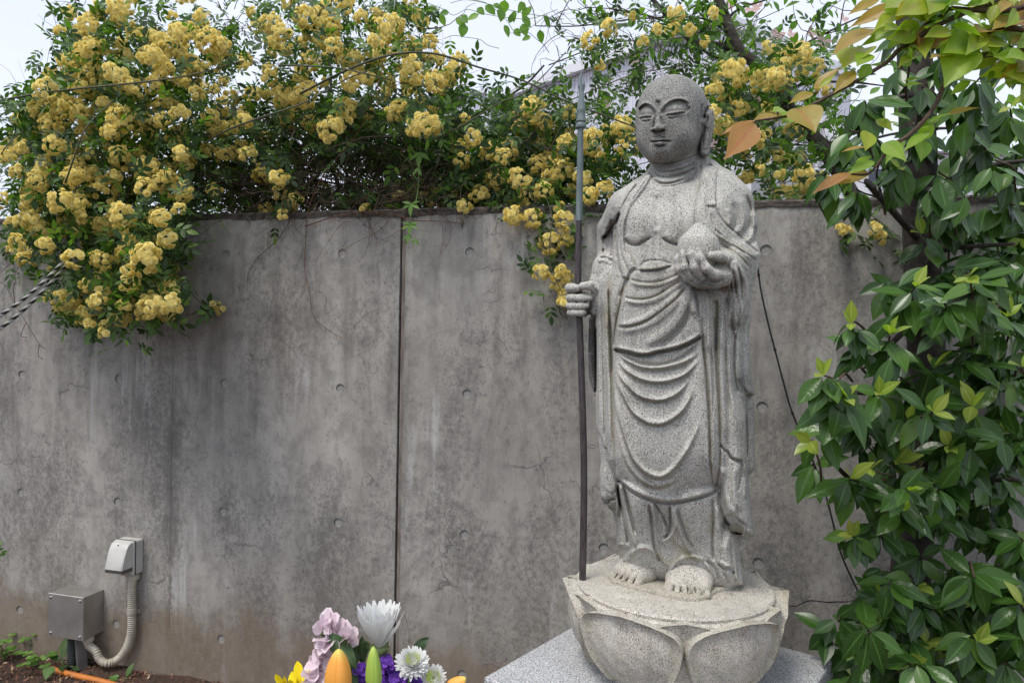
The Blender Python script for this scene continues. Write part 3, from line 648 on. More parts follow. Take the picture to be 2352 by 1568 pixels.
    R.bump('H', 490, 392, 27, 27, .0052, 1.6); R.stroke('H', [(462,400),(480,428),(505,430),(522,412)], 1.0, -.003, .1)
    R.bump('H', 535, 1095, 60, 42, .0022, 1.2); R.bump('H', 830, 860, 150, 160, .002)
    R.stroke('H', [(400,1235),(440,1262),(520,1288),(640,1282),(760,1262),(880,1225),(1000,1180),(1060,1150)], 3.0, -.0065, .1)
    R.stroke('H', [(420,1345),(470,1390),(540,1408),(640,1402),(760,1370),(880,1325),(1000,1265)], 1.7, -.0050, .08); R.stroke('H', [(425,1315),(480,1350),(560,1362),(700,1340),(850,1290)], 3.0, .0028, .2)
    R.stroke('H', [(412,1400),(460,1450),(540,1472),(650,1462),(780,1428),(900,1385),(1010,1320)], 1.6, -.0055, .08); R.stroke('H', [(415,1372),(480,1420),(560,1440),(700,1415),(850,1360),(960,1310)], 3.0, .0028, .2)
    # ear carving
    R.stroke('H', [(1120,655),(1122,610),(1135,560),(1165,515),(1200,500),(1222,540)], 2.6, -.0060, .1); R.bump('H', 1118, 640, 22, 34, -.0025)
    R.stroke('H', [(1180,560),(1195,640),(1190,720),(1160,800)], 3.5, .003); R.stroke('H', [(1240,560),(1240,700),(1215,850),(1190,1000),(1165,1120)], 1.5, -.0035, .1)
    R.stroke('H', [(1095,700),(1088,860),(1065,1000),(1045,1120)], 2.2, -.0035, .1); R.stroke('H', [(1130,720),(1125,820),(1108,930),(1098,1050)], 2.2, -.0035); R.stroke('H', [(1165,880),(1150,980),(1140,1080)], 2.6, .0022)
    R.stroke('H', [(1085,690),(1082,560),(1100,450)], 2.0, -.0030, .1)
    v.displace(R, bmax=.05, band=.012); v.d[:] = blur(v.d, it=1)
    V, F_ = v.extract(); px = proj(loc_world(V)); return V, F_, px
V, F_, px = build_head()
at = attrs_of(px, V); at['patina'] = np.clip(.80-np.clip((.80-V[:,2])/.05, 0, 1)*.6, 0, 1)
split_mesh(V, F_, np.zeros(len(F_), int), [('head', M_STONE)], statue, at, SC)

BST = -.035                                                   # depth of the staff
def build_staff_hand():
    v = Vol((-.262, -.10, .53), (-.125, .03, .70), 1.3e-3); R = Relief(1285, 620, 1410, 760, .25)
    L = lambda x, y, b: loc3('N', x, y, BST+b)
    # palm heel and back of the hand
    v.chain([L(600, 770, .004), L(575, 900, .004), L(545, 1040, .004)], [.0165, .017, .014], .01)
    v.chain([L(560, 800, .016), L(420, 840, .021), L(320, 880, .020)], [.015, .014, .012], .01)
    v.chain([L(560, 1000, .016), L(420, 1010, .021), L(320, 1010, .020)], [.014, .013, .012], .01)
    v.chain([L(720, 640, -.01), L(640, 740, .004), L(590, 850, .004)], [.023, .020, .017], .01)
    for y, xt, r, x0 in ((893, 478, .0083, 262), (981, 440, .0078, 260), (1055, 408, .0072, 270)):
        v.chain([L(420, y+8, .020), L(x0+30, y+4, .016), L(x0, y, .003), L(x0+28, y, -.011), L(x0+120, y+2, -.0155), L(xt, y+2, -.0145)], [r, r, r, r, r*.98, r*.92], .0012, .006)
    v.chain([L(460, 800, .020), L(290, 790, .016), L(258, 786, .002), L(290, 785, -.010), L(345, 788, -.0130)], [.0085, .0088, .0090, .0088, .0078], .0012, .006)
    v.chain([L(600, 850, -.002), L(570, 790, -.014), L(490, 762, -.0200), L(400, 764, -.0205)], [.015, .0115, .0095, .0085], .002, .006)
    R.stroke('N', [(520,845),(525,880),(520,930)], 1.2, -.004); R.stroke('N', [(500,740),(520,790),(560,840),(565,900)], 2.0, -.003, .2)
    for y in (840, 938, 1020): R.stroke('N', [(215, y), (300, y+4), (470, y+2)], 1.2, -.0022, .2)
    v.displace(R, bmax=.0, band=.01); v.d[:] = blur(v.d, it=1)
    # keep the shaft's way clear
    return v.extract()
V, F_ = build_staff_hand(); px = proj(loc_world(V))
split_mesh(V, F_, np.zeros(len(F_), int), [('hand', M_STONE)], statue, attrs_of(px, V), SC)

BJ = -.135                                                    # depth of the jewel's centre
def build_jewel_hand():
    v = Vol((-.045, -.215, .575), (.165, -.035, .75), 1.3e-3); R = Relief(1530, 540, 1720, 700, .25)
    L = lambda x, y, b: loc3('N', x, y, BJ+b)
    v.chain([L(1560, 660, -.012), L(1680, 690, -.012), L(1820, 700, -.008), L(1930, 660, .0), L(2010, 610, .016)], [.013, .015, .0155, .016, .018], .01, .012)
    v.chain([L(1700, 660, .0), L(1800, 650, .004), L(1900, 620, .01)], [.02, .021, .018], .01)
    v.chain([L(1452, 405, -.004), L(1432, 480, -.010), L(1450, 580, -.015), L(1520, 665, -.012)], [.0050, .0062, .0068, .0075], .0006, .006)
    v.chain([L(1508, 345, -.018), L(1492, 430, -.026), L(1510, 560, -.030), L(1590, 670, -.022)], [.0056, .0066, .0072, .0082], .0006, .006)
    v.chain([L(1575, 305, -.028), L(1580, 420, -.036), L(1620, 560, -.037), L(1700, 680, -.026)], [.0058, .0068, .0075, .0086], .0006, .006)
    v.chain([L(1648, 350, -.034), L(1680, 460, -.042), L(1745, 570, -.040), L(1840, 650, -.026), L(1930, 650, -.008)], [.0060, .0072, .0082, .0110, .013], .0006, .006)
    v.chain([L(1800, 432, -.034), L(1880, 440, -.026), L(1960, 470, -.012), L(2010, 530, .004), L(2015, 600, .014)], [.0078, .0085, .0092, .0105, .015], .002, .008)
    R.stroke('N', [(1770,470),(1850,520),(1930,520),(1990,515)], 2, -.004, .2)
    R.poly('N', [(1440,318),(1520,318),(1528,400),(1430,400)], .0006, 1)
    v.displace(R, bmax=.0, band=.01); v.d[:] = blur(v.d, it=1)
    return v.extract()
V, F_ = build_jewel_hand(); px = proj(loc_world(V))
split_mesh(V, F_, np.zeros(len(F_), int), [('hand', M_STONE)], statue, attrs_of(px, V), SC)
def build_jewel():
    v = Vol((-.035, -.20, .59), (.10, -.07, .78), 1.4e-3)
    c = loc3('N', 1660, 385, BJ); v.ell(c, (.0405, .040, .040), 0)
    v.chain([loc3('N', 1660, 250, BJ), loc3('N', 1662, 170, BJ), loc3('N', 1664, 115, BJ)], [.028, .013, .003], .022, .012)
    v.d[:] = blur(v.d, it=1)
    return v.extract()
V, F_ = build_jewel(); px = proj(loc_world(V))
split_mesh(V, F_, np.zeros(len(F_), int), [('jewel', M_STONE)], statue, attrs_of(px, V), SC)

def build_feet():
    v = Vol((-.145, -.165, -.002), (.145, .10, .085), 1.5e-3); R = Relief(1380, 1230, 1740, 1400, .25)
    def P(x, y, z):                                            # on the plane at height z over the seat
        p = cv('L', (x, y)); W = atZ(p[0], p[1], SC[2]+z)-SC; return np.array([W @ ER, W @ EB, z])
    for q in ([(806,446),(838,402),(880,350)], [(838,458),(868,414),(905,362)], [(878,466),(902,424),(932,378)], [(925,474),(946,428),(968,388)], [(1176,522),(1186,470),(1200,410)], [(1222,532),(1226,480),(1232,420)], [(1268,536),(1266,486),(1264,430)], [(1318,532),(1310,484),(1300,430)]):
        R.stroke('L', q[:2], 1.4, -.0052, .15); R.stroke('L', q, 1.6, -.0016, .3)
    # plinth slab following the hem and toes
    ring = [P(x, y, .0) for x, y in [(775,430),(800,468),(900,498),(1010,522),(1130,552),(1240,574),(1330,578),(1390,562),(1440,530),(1520,505),(1600,478),(1625,440)]]
    ring = np.array(ring)[:, :2]; back = ring[::-1].copy(); back[:, 1] = .085-np.abs(back[:, 0])*.15
    poly = np.vstack([ring, back[1:-1]]); A, B = np.meshgrid(v.ax[0], v.ax[1], indexing='ij')
    sd = -poly_sd(A.astype(np.float32), B.astype(np.float32), poly)[:, :, None]; Z = v.ax[2][None, None, :]
    v.d = smin(v.d, np.maximum(sd, Z-.008).astype(np.float32), .0)
    V1, F1 = v.extract()
    feet = []
    for an, toe, ball, hw, n_ in (((1020,275), (862,432), (905,385), .037, 5), ((1285,320), (1262,512), (1270,455), .042, 5)):
        w = Vol((-.145, -.165, .002), (.145, .10, .085), 1.4e-3)
        a = P(an[0], an[1]+20, .046); t = P(toe[0], toe[1], .012); d = t-a; d[2] = 0; L_ = np.linalg.norm(d); d /= L_; s = np.array([-d[1], d[0], 0])
        for k in np.linspace(-1, 1, 5):
            w.chain([a+s*k*hw*.42+np.array([0,0,-.014-.006*abs(k)]), a+d*L_*.45+s*k*hw*.55+np.array([0,0,-.016-.008*abs(k)]), a+d*L_*(.78-.05*abs(k))+s*k*hw*.70+np.array([0,0,-.029])], [.028, .0245, .0165], .010)
        w.cone(a+np.array([0,.012,-.014]), a+np.array([0,.035,.0]), .034, .032, .02)
        for i, k in enumerate(np.linspace(-1, 1, 5)):
            big = i == (4 if an[0] < 1100 else 0)
            r = .0100 if big else .0082-.0002*i; e = .90 if big else .97-.03*abs(k)
            w.chain([a+d*L_*.70+s*k*hw*.84+np.array([0,0,-.031]), a+d*L_*e+s*k*hw*.93+np.array([0,0,-.0385])], [r, r*1.02], .0014)
        w.displace(R, bmax=.2, band=.01); w.d[:] = w.d*.5+blur(w.d, it=1)*.5; feet.append(w.extract())
    return V1, F1, feet
V1, F1, feet = build_feet()
z1 = np.ones(len(V1)); split_mesh(V1, F1, np.zeros(len(F1), int), [('plinth', M_LOTUS)], statue, {'patina': z1*0, 'stain': z1*.45}, SC)
for V, F_ in feet:
    z = np.ones(len(V)); split_mesh(V, F_, np.zeros(len(F_), int), [('foot', M_LOTUS)], statue, {'patina': z*.05, 'stain': np.clip((.03-V[:,2])/.02, 0, 1)*.5}, SC)
# ------------------------------------------------------------------ lotus seat and pedestal
ZP = CAMH-.71                                                # top of the square slab
LZ = SC[2]; lotus = thing('lotus_seat', (SC[0], SC[1], ZP), 'cream granite lotus seat with carved petals under the standing stone figure', 'pedestal')
def build_lotus():
    c2 = atan = None
    az0 = math.atan2((CAM-SC)[1], (CAM-SC)[0])+math.radians(6)    # the joint between the two front petals
    # seat disc
    m_ = MB(); n = 96; Z0 = -.028
    prof = [(.0, -.03), (.196, -.03), (.202, -.012), (.204, -.004), (.2005, .0), (.0, .0)]
    V = []; 
    for (r, z) in prof[1:-1]:
        for k in range(n):
            a = 2*PI*k/n; V.append((SC[0]+r*math.cos(a), SC[1]+r*math.sin(a), LZ+z))
    Fc = [[i*n+k, i*n+(k+1) % n, (i+1)*n+(k+1) % n, (i+1)*n+k] for i in range(len(prof)-3) for k in range(n)]
    # fine top so that it can hold a slight unevenness
    rings = 8; base = (len(prof)-3)*n
    for j in range(1, rings):
        r = .2005*(1-j/rings)
        for k in range(n):
            a = 2*PI*k/n; V.append((SC[0]+r*math.cos(a), SC[1]+r*math.sin(a), LZ+.0006*math.sin(3*a+j)*(j < 6)))
        b0 = base if j == 1 else (len(prof)-2)*n+(j-2)*n; b1 = (len(prof)-2)*n+(j-1)*n
        Fc += [[b0+k, b0+(k+1) % n, b1+(k+1) % n, b1+k] for k in range(n)]
    V.append((SC[0], SC[1], LZ)); b1 = (len(prof)-2)*n+(rings-2)*n
    Fc += [[b1+k, b1+(k+1) % n, len(V)-1] for k in range(n)]
    m_.add(V, Fc); o = m_.obj('seat_disc', M_LOTUS, lotus, True, 40)
    def surf(u, zt):                                           # radius of the bowl for height fraction 0 (foot) .. 1 (rim)
        return .120+.097*math.sin(min(zt, 1)*PI*.56)**.40
    H0, H1 = -.178, -.006
    def petal(azc, half, inner, nu=28, nv=34):
        V = []; st = []
        for j in range(nv+1):
            t = j/nv
            for i in range(nu+1):
                u = -1+2*i/nu
                # outline: broad rounded petal with a small tip
                wd = math.sin(min(1, .36+.74*min(t, .80)/.80)*PI/2)
                if t > .70: wd *= (max(0, 1-((t-.70)/.30)**3.0))**.5*.90+.10*(1-(t-.70)/.30)+.0
                a = azc + half*u*wd
                z = H0+(H1-H0)*t
                tip = max(0, 1-abs(u)*1.9*max(wd, .2))
                z += .004*math.exp(-((abs(u)-.55)/.2)**2)*max(0, (t-.8)/.2)
                z += .006*math.exp(-(u*wd/.20)**2)*max(0, (t-.8)/.2)-.004*max(0,(t-.8)/.2) - (.0 if not inner else -.001)
                r = surf(u, t) - (.012 if inner else 0)
                rim = abs(u)**6
                r += .010*(1-u*u)*math.sin(PI*min(1, t*1.05))*(1 if not inner else .4)      # belly of the petal
                r += .011*math.exp(-((abs(u)-.92)/.06)**2)*(0 if t < .06 else 1) - (.014*max(0, abs(u)-.955)/.045)   # raised edge, tucked in
                if t > .82: r += (.015 if inner else .013)*((t-.82)/.18)**1.6*math.exp(-(u*wd/.26)**2)+.003*((t-.82)/.18)
                if t > .92: r -= .007*((t-.92)/.08)**2
                r += .0012*math.sin(a*23+z*90)*math.sin(z*70)
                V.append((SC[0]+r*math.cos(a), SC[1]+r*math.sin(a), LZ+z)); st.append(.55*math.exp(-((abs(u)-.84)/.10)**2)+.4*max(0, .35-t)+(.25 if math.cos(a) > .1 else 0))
        n1 = len(V)
        # inner skin, towards the disc
        for j in range(nv+1):
            t = j/nv
            for i in range(nu+1):
                x, y, z = V[j*(nu+1)+i]; dx, dy = x-SC[0], y-SC[1]; r = math.hypot(dx, dy); k = (r-.020)/r
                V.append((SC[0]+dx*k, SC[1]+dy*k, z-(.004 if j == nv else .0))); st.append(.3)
        Fc = []; w = nu+1
        for j in range(nv):
            for i in range(nu):
                a = j*w+i; Fc.append((a, a+1, a+w+1, a+w)); Fc.append((n1+a, n1+a+w, n1+a+w+1, n1+a+1))
        for j in range(nv):
            a = j*w; Fc.append((a, a+w, n1+a+w, n1+a)); a = j*w+nu; Fc.append((a, n1+a, n1+a+w, a+w))
        for i in range(nu):
            a = nv*w+i; Fc.append((a, a+1, n1+a+1, n1+a)); Fc.append((i, n1+i, n1+i+1, i+1))
        me = bpy.data.meshes.new('petal'); me.from_pydata([(x-SC[0], y-SC[1], z-ZP) for x, y, z in V], [], Fc); me.update()
        at = me.attributes.new('stain', 'FLOAT', 'POINT'); at.data.foreach_set('value', np.array(st, np.float32))
        me.polygons.foreach_set('use_smooth', np.ones(len(me.polygons), bool)); me.set_sharp_from_angle(angle=math.radians(50)); me.materials.append(M_LOTUS)
        o = bpy.data.objects.new('petal' if not inner else 'inner_petal', me); link(o, lotus)
    for k in range(6): petal(az0+math.radians(30+60*k), math.radians(30.6), False)
    for k in range(6): petal(az0+math.radians(60*k), math.radians(22), True)
    # bowl core and foot ring
    m_ = MB(); m_.lathe([(.112, -.178), (.16, -.16), (.190, -.12), (.202, -.07), (.204, -.045), (.209, -.030), (.211, -.014), (.203, -.010)], 64, SC); m_.obj('bowl', M_LOTUS, lotus, True, 60)
    m_ = MB(); h = LZ-ZP; m_.lathe([(.150, -h), (.154, -h+.004), (.152, -h+.016), (.138, -h+.026), (.120, -.172)], 64, SC); m_.obj('foot_ring', M_LOTUS, lotus, True, 45)
build_lotus()

def slab():
    P = [atZ(1778, 1479, ZP), atZ(1909, 1513, ZP)]; d1 = (P[1]-P[0]); d1[2] = 0; d1 /= np.linalg.norm(d1); d2 = np.array([d1[1], -d1[0], 0])
    if d2[1] > 0: d2 = -d2
    K = np.array([.2794, 1.9786, ZP]); side = .545
    c = K+d1*side/2+d2*side/2; ped = thing('granite_pedestal', (c[0], c[1], 0), 'polished light grey granite pedestal block below the lotus seat', 'pedestal')
    m_ = MB(); m_.box((c[0], c[1], ZP-.06), (side, side, .12), np.array([d1, d2, [0, 0, 1]]))
    o = m_.obj('top_slab', M_SLAB, ped); bv = o.modifiers.new('bevel', 'BEVEL'); bv.width = .004; bv.segments = 2
    m_ = MB(); m_.box((c[0], c[1], (ZP-.12)/2-.02), (side-.05, side-.05, ZP-.12+.04), np.array([d1, d2, [0, 0, 1]])); m_.obj('base_block', M_SLAB, ped)
slab()

# ------------------------------------------------------------------ staff
def staff_():
    t = NT('bronze_green'); v = t.coord('Object', (1, 1, .2)); t.out(t.mix(t.ramp(t.noise(v, 120, 3), [(.35, 0), (.7, 1)]), (.13,.17,.18), (.22,.27,.27)), .6, Metallic=.2); MG = t.m
    t = NT('dark_metal_rod'); v = t.coord('Object', (1, 1, .12)); t.out(t.mix(t.ramp(t.noise(v, 260, 4), [(.35, 0), (.7, 1)]), (.030,.025,.026), (.085,.072,.072)), .5); MD = t.m
    def S(x, y): return loc_world(loc3('D', x, y, BST))
    base = loc_world(loc3('D', 1338, 1331, BST)); base[2] = LZ
    s = thing('staff', base, 'thin dark metal staff with a green bronze pointed top held upright in the fist', 'staff')
    q = S(1330, 503); pl = [base, S(1341, 1150), S(1340, 1000), S(1332, 760), S(1328, 640), q]
    m_ = MB(); m_.tube(spline(pl, 6), [.0075, .0072, .0070, .0066], 14); m_.obj('shaft', MD, s, True, 40)
    m_ = MB(); m_.tube([q-np.array([0,0,.004]), S(1332, 400), S(1333.5, 290)], [.0073, .0068, .0064], 14); m_.obj('sleeve', MG, s, True, 40)
    top = S(1334, 292)
    m_ = MB(); m_.lathe([(.006, -.004), (.0105, -.002), (.0115, .002), (.010, .006), (.0085, .009), (.0105, .012), (.0095, .018), (.0085, .032), (.0095, .034), (.0088, .038), (.0065, .060), (.0045, .078)], 14, top); m_.obj('collar', MG, s, True, 40)
    a = top+np.array([0, 0, .074]); m_ = MB(); m_.tube([a, a+[0, 0, .014], S(1333, 200), S(1333.5, 180), S(1336, 168), S(1341, 158)], [.0050, .0056, .0040, .0026, .0010], 8); m_.obj('point', MG, s, True, 40)
    for sgn in (-1, 1):
        m_ = MB(); m_.tube(spline([a+ER*sgn*.004, a+ER*sgn*.0065+[0,0,.012], a+ER*sgn*.004+[0,0,.026]], 4), [.0016, .0014, .0006], 6); m_.obj('scroll', MG, s, True)
staff_()
# ------------------------------------------------------------------ ground
def ground_z(x, y):
    return .0
def ground_():
    t = NT('soil'); v = t.coord('Object')
    n = t.noise(v, 14, 6, .7); n2 = t.noise(v, 90, 4, .7)
    c = t.mix(t.ramp(n, [(.3, 0), (.7, 1)]), (.055,.032,.022), (.15,.085,.055)); c = t.mix(t.ramp(n2, [(.45, 0), (.62, .8)]), c, (.018,.012,.009))
    t.bump(t.math('ADD', n, n2), .8, .02); t.out(c, .95); MS = t.m
    # soil sheet rising gently to the wall's foot, reaching far behind the wall and in front
    xs = np.concatenate([np.linspace(-200, -6, 10), np.linspace(-5.6, 5, 214), np.linspace(6, 200, 10)]); ys = np.concatenate([np.linspace(-60, -4, 5), np.linspace(-3.6, 0.9, 30), np.linspace(1.0, 3.6, 105), np.linspace(4, 300, 14)])
    X, Y = np.meshgrid(xs, ys); Z = np.zeros_like(X); near = (np.abs(X) < 6) & (np.abs(Y) < 6)
    r2_ = np.random.default_rng(3)
    for k in range(60):
        fx, fy, ph = r2_.normal(0, 9, 3); Z += np.sin(X*fx+Y*fy+ph)*.0022*near
    Z += r2_.normal(0, .002, Z.shape)*near
    V = np.stack([X, Y, Z], -1).reshape(-1, 3); w = len(xs); i = np.arange(len(ys)-1)[:, None]*w+np.arange(w-1)[None]; i = i.ravel()
    me = mesh_np('ground', V, np.stack([i, i+1, i+w+1, i+w], 1), True); me.materials.append(MS)
    tag(link(bpy.data.objects.new('ground', me)), 'brown bare soil bed along the foot of the concrete wall', kind='structure')
ground_()

# ------------------------------------------------------------------ the concrete wall
WTOP = CAMH+.380; HX0 = WX0; HZ0 = CAMH+.2386; HA = .4471; HB = .45
SFORM = float((atW(393, 1100)-WO) @ WT)
def concrete():
    t = NT('weathered_concrete'); v = t.coord('Object')                # object axes: x along the wall, z up
    vs = t.coord('Object', (1, 1, .16)); vs2 = t.coord('Object', (1, 1, .07)); vm = t.coord('Object', (1, 1, .7))
    big = t.noise(v, 1.6, 3, .55); st = t.noise(vs, 9, 5, .6); st2 = t.noise(vs2, 22, 4, .55); mott = t.noise(vm, 16, 6, .68); fine = t.noise(vm, 62, 6, .78); spk = t.noise(vm, 190, 4, .75)
    c = t.mix(t.ramp(st, [(.30, 0), (.70, 1)]), (.325,.312,.280), (.475,.458,.418))
    c = t.mix(t.ramp(big, [(.3, .75), (.62, 0)]), c, (.27,.258,.238))
    c = t.mix(t.ramp(mott, [(.38, .65), (.56, 0)]), c, (.205,.196,.180))
    c = t.mix(t.ramp(t.math('MULTIPLY', st2, t.ramp(t.noise(v, 2.3, 2), [(.4, .6), (.7, 1.1)])), [(.52, 0), (.70, .75)]), c, (.56,.55,.53))     # pale lime runs
    # dark algae speckle, thick in patches
    sepz = t.node('SeparateXYZ'); t.L.new(v, sepz.inputs[0]); z = sepz.outputs[2]
    patch = t.noise(t.coord('Object', (1, 1, .45)), 4.2, 5, .62)
    X = sepz.outputs[0]; fx = t.math('SUBTRACT', t.math('FRACT', t.math('ADD', t.math('DIVIDE', t.math('SUBTRACT', X, HX0), HA), 100.5)), .5); fx = t.math('MULTIPLY', fx, HA)
    fz = t.math('SUBTRACT', z, HZ0-2*HB-.02); rr = t.math('SQRT', t.math('ADD', t.math('MULTIPLY', fx, fx), t.math('MULTIPLY', t.math('MULTIPLY', fz, fz), .5))); halo = t.ramp(rr, [(.02, .07), (.11, 0)])
    fl = t.math('ABSOLUTE', t.math('SUBTRACT', t.math('ADD', X, t.math('MULTIPLY', t.noise(v, 3, 3), .03)), SFORM+.015)); seam = t.math('MULTIPLY', t.ramp(fl, [(.0, .10), (.035, 0)]), t.ramp(z, [(.2, 1), (1.0, .8), (1.3, 0)]))
    pf = t.math('ADD', t.ramp(patch, [(.40, 0), (.66, .13)]), t.math('MULTIPLY', t.ramp(z, [(.0, 1), (.62, .55), (1, 0)]), .035)); pf = t.math('ADD', pf, t.math('ADD', halo, seam))
    dk = t.math('ADD', t.math('MULTIPLY', fine, .6), t.math('MULTIPLY', spk, .4))
    dk = t.math('SUBTRACT', t.math('ADD', dk, pf), .553); dk = t.math('MULTIPLY', dk, 8, clamp=True)
    c = t.mix(t.math('MULTIPLY', dk, .62), c, (.085,.080,.074))
    # rain-dark streaks under the coping
    vt = t.coord('Object', (1, 1, .10)); run = t.noise(vt, 15, 4, .6); top = t.ramp(z, [(.6, 0), (1.0, .9)])
    mul = t.math('MULTIPLY', t.ramp(run, [(.50, 0), (.72, .6)]), t.math('MULTIPLY', top, 1.0)); c = t.mix(mul, c, (.10,.092,.082))
    # hair cracks
    def cracks(scale, w, seed, thr):
        vo = t.node('TexVoronoi', feature='DISTANCE_TO_EDGE'); vo.inputs['Scale'].default_value = scale
        vv = t.coord('Object', (1, 1, 1), (seed, 0, seed*1.7)); nz = t.node('TexNoise'); nz.inputs['Scale'].default_value = 7; nz.inputs['Detail'].default_value = 5; t.L.new(vv, nz.inputs['Vector'])
        ad = t.node('VectorMath', operation='MULTIPLY_ADD'); t.L.new(nz.outputs['Color'], ad.inputs[0]); ad.inputs[1].default_value = (.22, .0, .22); t.L.new(vv, ad.inputs[2]); t.L.new(ad.outputs[0], vo.inputs['Vector'])
        ms = t.ramp(t.noise(vv, 2.6, 2), [(thr, 0), (thr+.08, 1)])
        return t.math('MULTIPLY', t.ramp(vo.outputs['Distance'], [(0, 1), (w, 0)]), ms)
    ck = t.math('MAXIMUM', cracks(4.2, .010, 3.1, .55), cracks(9.5, .014, 8.3, .55))
    c = t.mix(t.math('MULTIPLY', ck, .62), c, (.055,.052,.05))
    # soil splash at the foot
    spl = t.math('ADD', z, t.math('MULTIPLY', t.noise(v, 6, 4, .65), -.35)); c = t.mix(t.ramp(spl, [(-.14, .7), (.10, .12), (.35, 0)]), c, (.19,.135,.085))
    pin = t.ramp(t.noise(v, 45, 1, .4), [(.175, 1), (.19, 0)]); c = t.mix(pin, c, (.03,.03,.03))
    bh = t.math('ADD', t.math('MULTIPLY', fine, .5), t.math('MULTIPLY', spk, .35)); bh = t.math('SUBTRACT', bh, t.math('MULTIPLY', ck, .3)); bh = t.math('SUBTRACT', bh, t.math('MULTIPLY', pin, 1.0))
    t.bump(bh, .5, .004); return t.out(c, .86, **{'Specular IOR Level': .3})
M_CONC = concrete()
t = NT('wall_top_grime'); v = t.coord('Object', (1, 1, 2)); n = t.noise(v, 40, 5, .7); n2 = t.noise(v, 6, 3)
t.bump(n, .8, .006); t.out(t.mix(t.ramp(n, [(.4, 0), (.65, 1)]), (.040,.033,.028), t.mix(n2, (.10,.085,.07), (.18,.16,.14))), .95); M_TOP = t.m
t = NT('joint_sealant'); v = t.coord('Object', (1, 1, .2)); t.out(t.mix(t.ramp(t.noise(v, 70, 4), [(.4, 0), (.65, 1)]), (.14,.115,.095), (.25,.22,.19)), .8); M_SEAL = t.m
t = NT('mortar_plug'); v = t.coord('Object'); t.out(t.mix(t.ramp(t.noise(v, 150, 4, .7), [(.4, 0), (.6, 1)]), (.22,.213,.198), (.35,.34,.315)), .9); M_PLUG = t.m
t = NT('joint_gap'); t.out((.022,.020,.018), .95); M_GAP = t.m
wall = thing('concrete_wall', (WO[0], WO[1], 0), 'tall grey weathered concrete wall with round tie holes behind the statue', 'wall', rot=(0, 0, -WYAW))
def wall_parts():
    SJ = -.3745                                              # the joint
    TH = .20
    def holes(s0, s1):
        out = []
        i0 = int(math.floor((s0-HX0)/HA))-1
        for i in range(i0, i0+60):
            for j in range(0, 4):
                s = HX0+i*HA; z = HZ0-j*HB
                if s0+.05 < s < s1-.05 and z > .03: out.append((s, z))
        return out
    N = 24; RH = .0160; DEP = .0050
    def panel(s0, s1):
        V = []; Fc = []; vi = {}
        def vert(x, y, z):
            k = (round(x, 5), round(y, 5), round(z, 5))
            if k not in vi: vi[k] = len(V); V.append((x, y, z))
            return vi[k]
        hs = holes(s0, s1); ss = sorted({round(h[0], 5) for h in hs}); zs = sorted({round(h[1], 5) for h in hs}); hw = .03
        xc = [s0]+[q for s in ss for q in (s-hw, s+hw)]+[s1]; zc = [-.15]+[q for z in zs for q in (z-hw, z+hw)]+[WTOP-.018]
        hset = {(round(a, 5), round(b, 5)) for a, b in hs}
        def front(x0, x1, z0, z1): Fc.append((vert(x0, 0, z0), vert(x1, 0, z0), vert(x1, 0, z1), vert(x0, 0, z1)))
        for a in range(len(xc)-1):
            for b in range(len(zc)-1):
                x0, x1, z0, z1 = xc[a], xc[a+1], zc[b], zc[b+1]; cx, cz = (x0+x1)/2, (z0+z1)/2
                if (round(cx, 5), round(cz, 5)) in hset and abs(x1-x0-2*hw) < 1e-6:
                    rim = []; sq = []; dn = []
                    for k in range(N):
                        an = 2*PI*(k+.5)/N-PI*3/4; rim.append(vert(cx+RH*math.cos(an), 0, cz+RH*math.sin(an))); dn.append(vert(cx+RH*.97*math.cos(an), DEP, cz+RH*.97*math.sin(an)))
                        m_ = max(abs(math.cos(an)), abs(math.sin(an))); sq.append((cx+hw*math.cos(an)/m_, cz+hw*math.sin(an)/m_))
                    sqv = [vert(x, 0, z) for x, z in sq]; cor = [vert(x0, 0, z0), vert(x1, 0, z0), vert(x1, 0, z1), vert(x0, 0, z1)]
                    for k in range(N):
                        k2 = (k+1) % N; Fc.append((rim[k], sqv[k], sqv[k2], rim[k2])); Fc.append((rim[k2], dn[k2], dn[k], rim[k]))
                    q = N//4                                    # corner triangles between square-edge samples
                    for c_ in range(4): Fc.append((sqv[c_*q-1], cor[c_], sqv[c_*q]))
                else: front(x0, x1, z0, z1)
        zb, zt = -.15, WTOP-.018
        def Q(*p): Fc.append([vert(*q) for q in p])
        Q((s1, 0, zb), (s1, TH, zb), (s1, TH, zt), (s1, 0, zt)); Q((s0, TH, zb), (s0, 0, zb), (s0, 0, zt), (s0, TH, zt))
        Q((s0, 0, zt), (s1, 0, zt), (s1, TH, zt), (s0, TH, zt)); Q((s1, TH, zb), (s0, TH, zb), (s0, TH, zt), (s1, TH, zt))
        me = bpy.data.meshes.new('concrete_panel'); me.from_pydata(V, [], Fc); me.update(); me.materials.append(M_CONC)
        link(bpy.data.objects.new('concrete_panel', me), wall)
        plug = None
        for s, z in hs:
            if plug is None:
                m_ = MB(); vv = [(0, DEP-.0012, 0)]+[(RH*.955*math.cos(2*PI*k/N), DEP-.0010, RH*.955*math.sin(2*PI*k/N)) for k in range(N)]
                m_.add(vv, [(0, 1+k, 1+(k+1) % N) for k in range(N)]); plug = m_.mesh('tie_hole_plug', M_PLUG, False)
            o = link(bpy.data.objects.new('tie_hole_plug', plug), wall); o.location = (s, 0, z)
    panel(-3.6, SJ-.010); panel(SJ+.010, 3.2)
    def loc(name, m_, mat, auto=None):
        o = bpy.data.objects.new(name, m_.mesh(name, mat, False, auto)); link(o, wall); return o
    m_ = MB(); m_.box((SJ+.003, .010, .80), (.013, .012, 1.70)); loc('joint_sealant', m_, M_SEAL)
    m_ = MB(); m_.box((SJ, .040, .80), (.0199, .03, 1.75)); loc('joint_gap', m_, M_GAP)
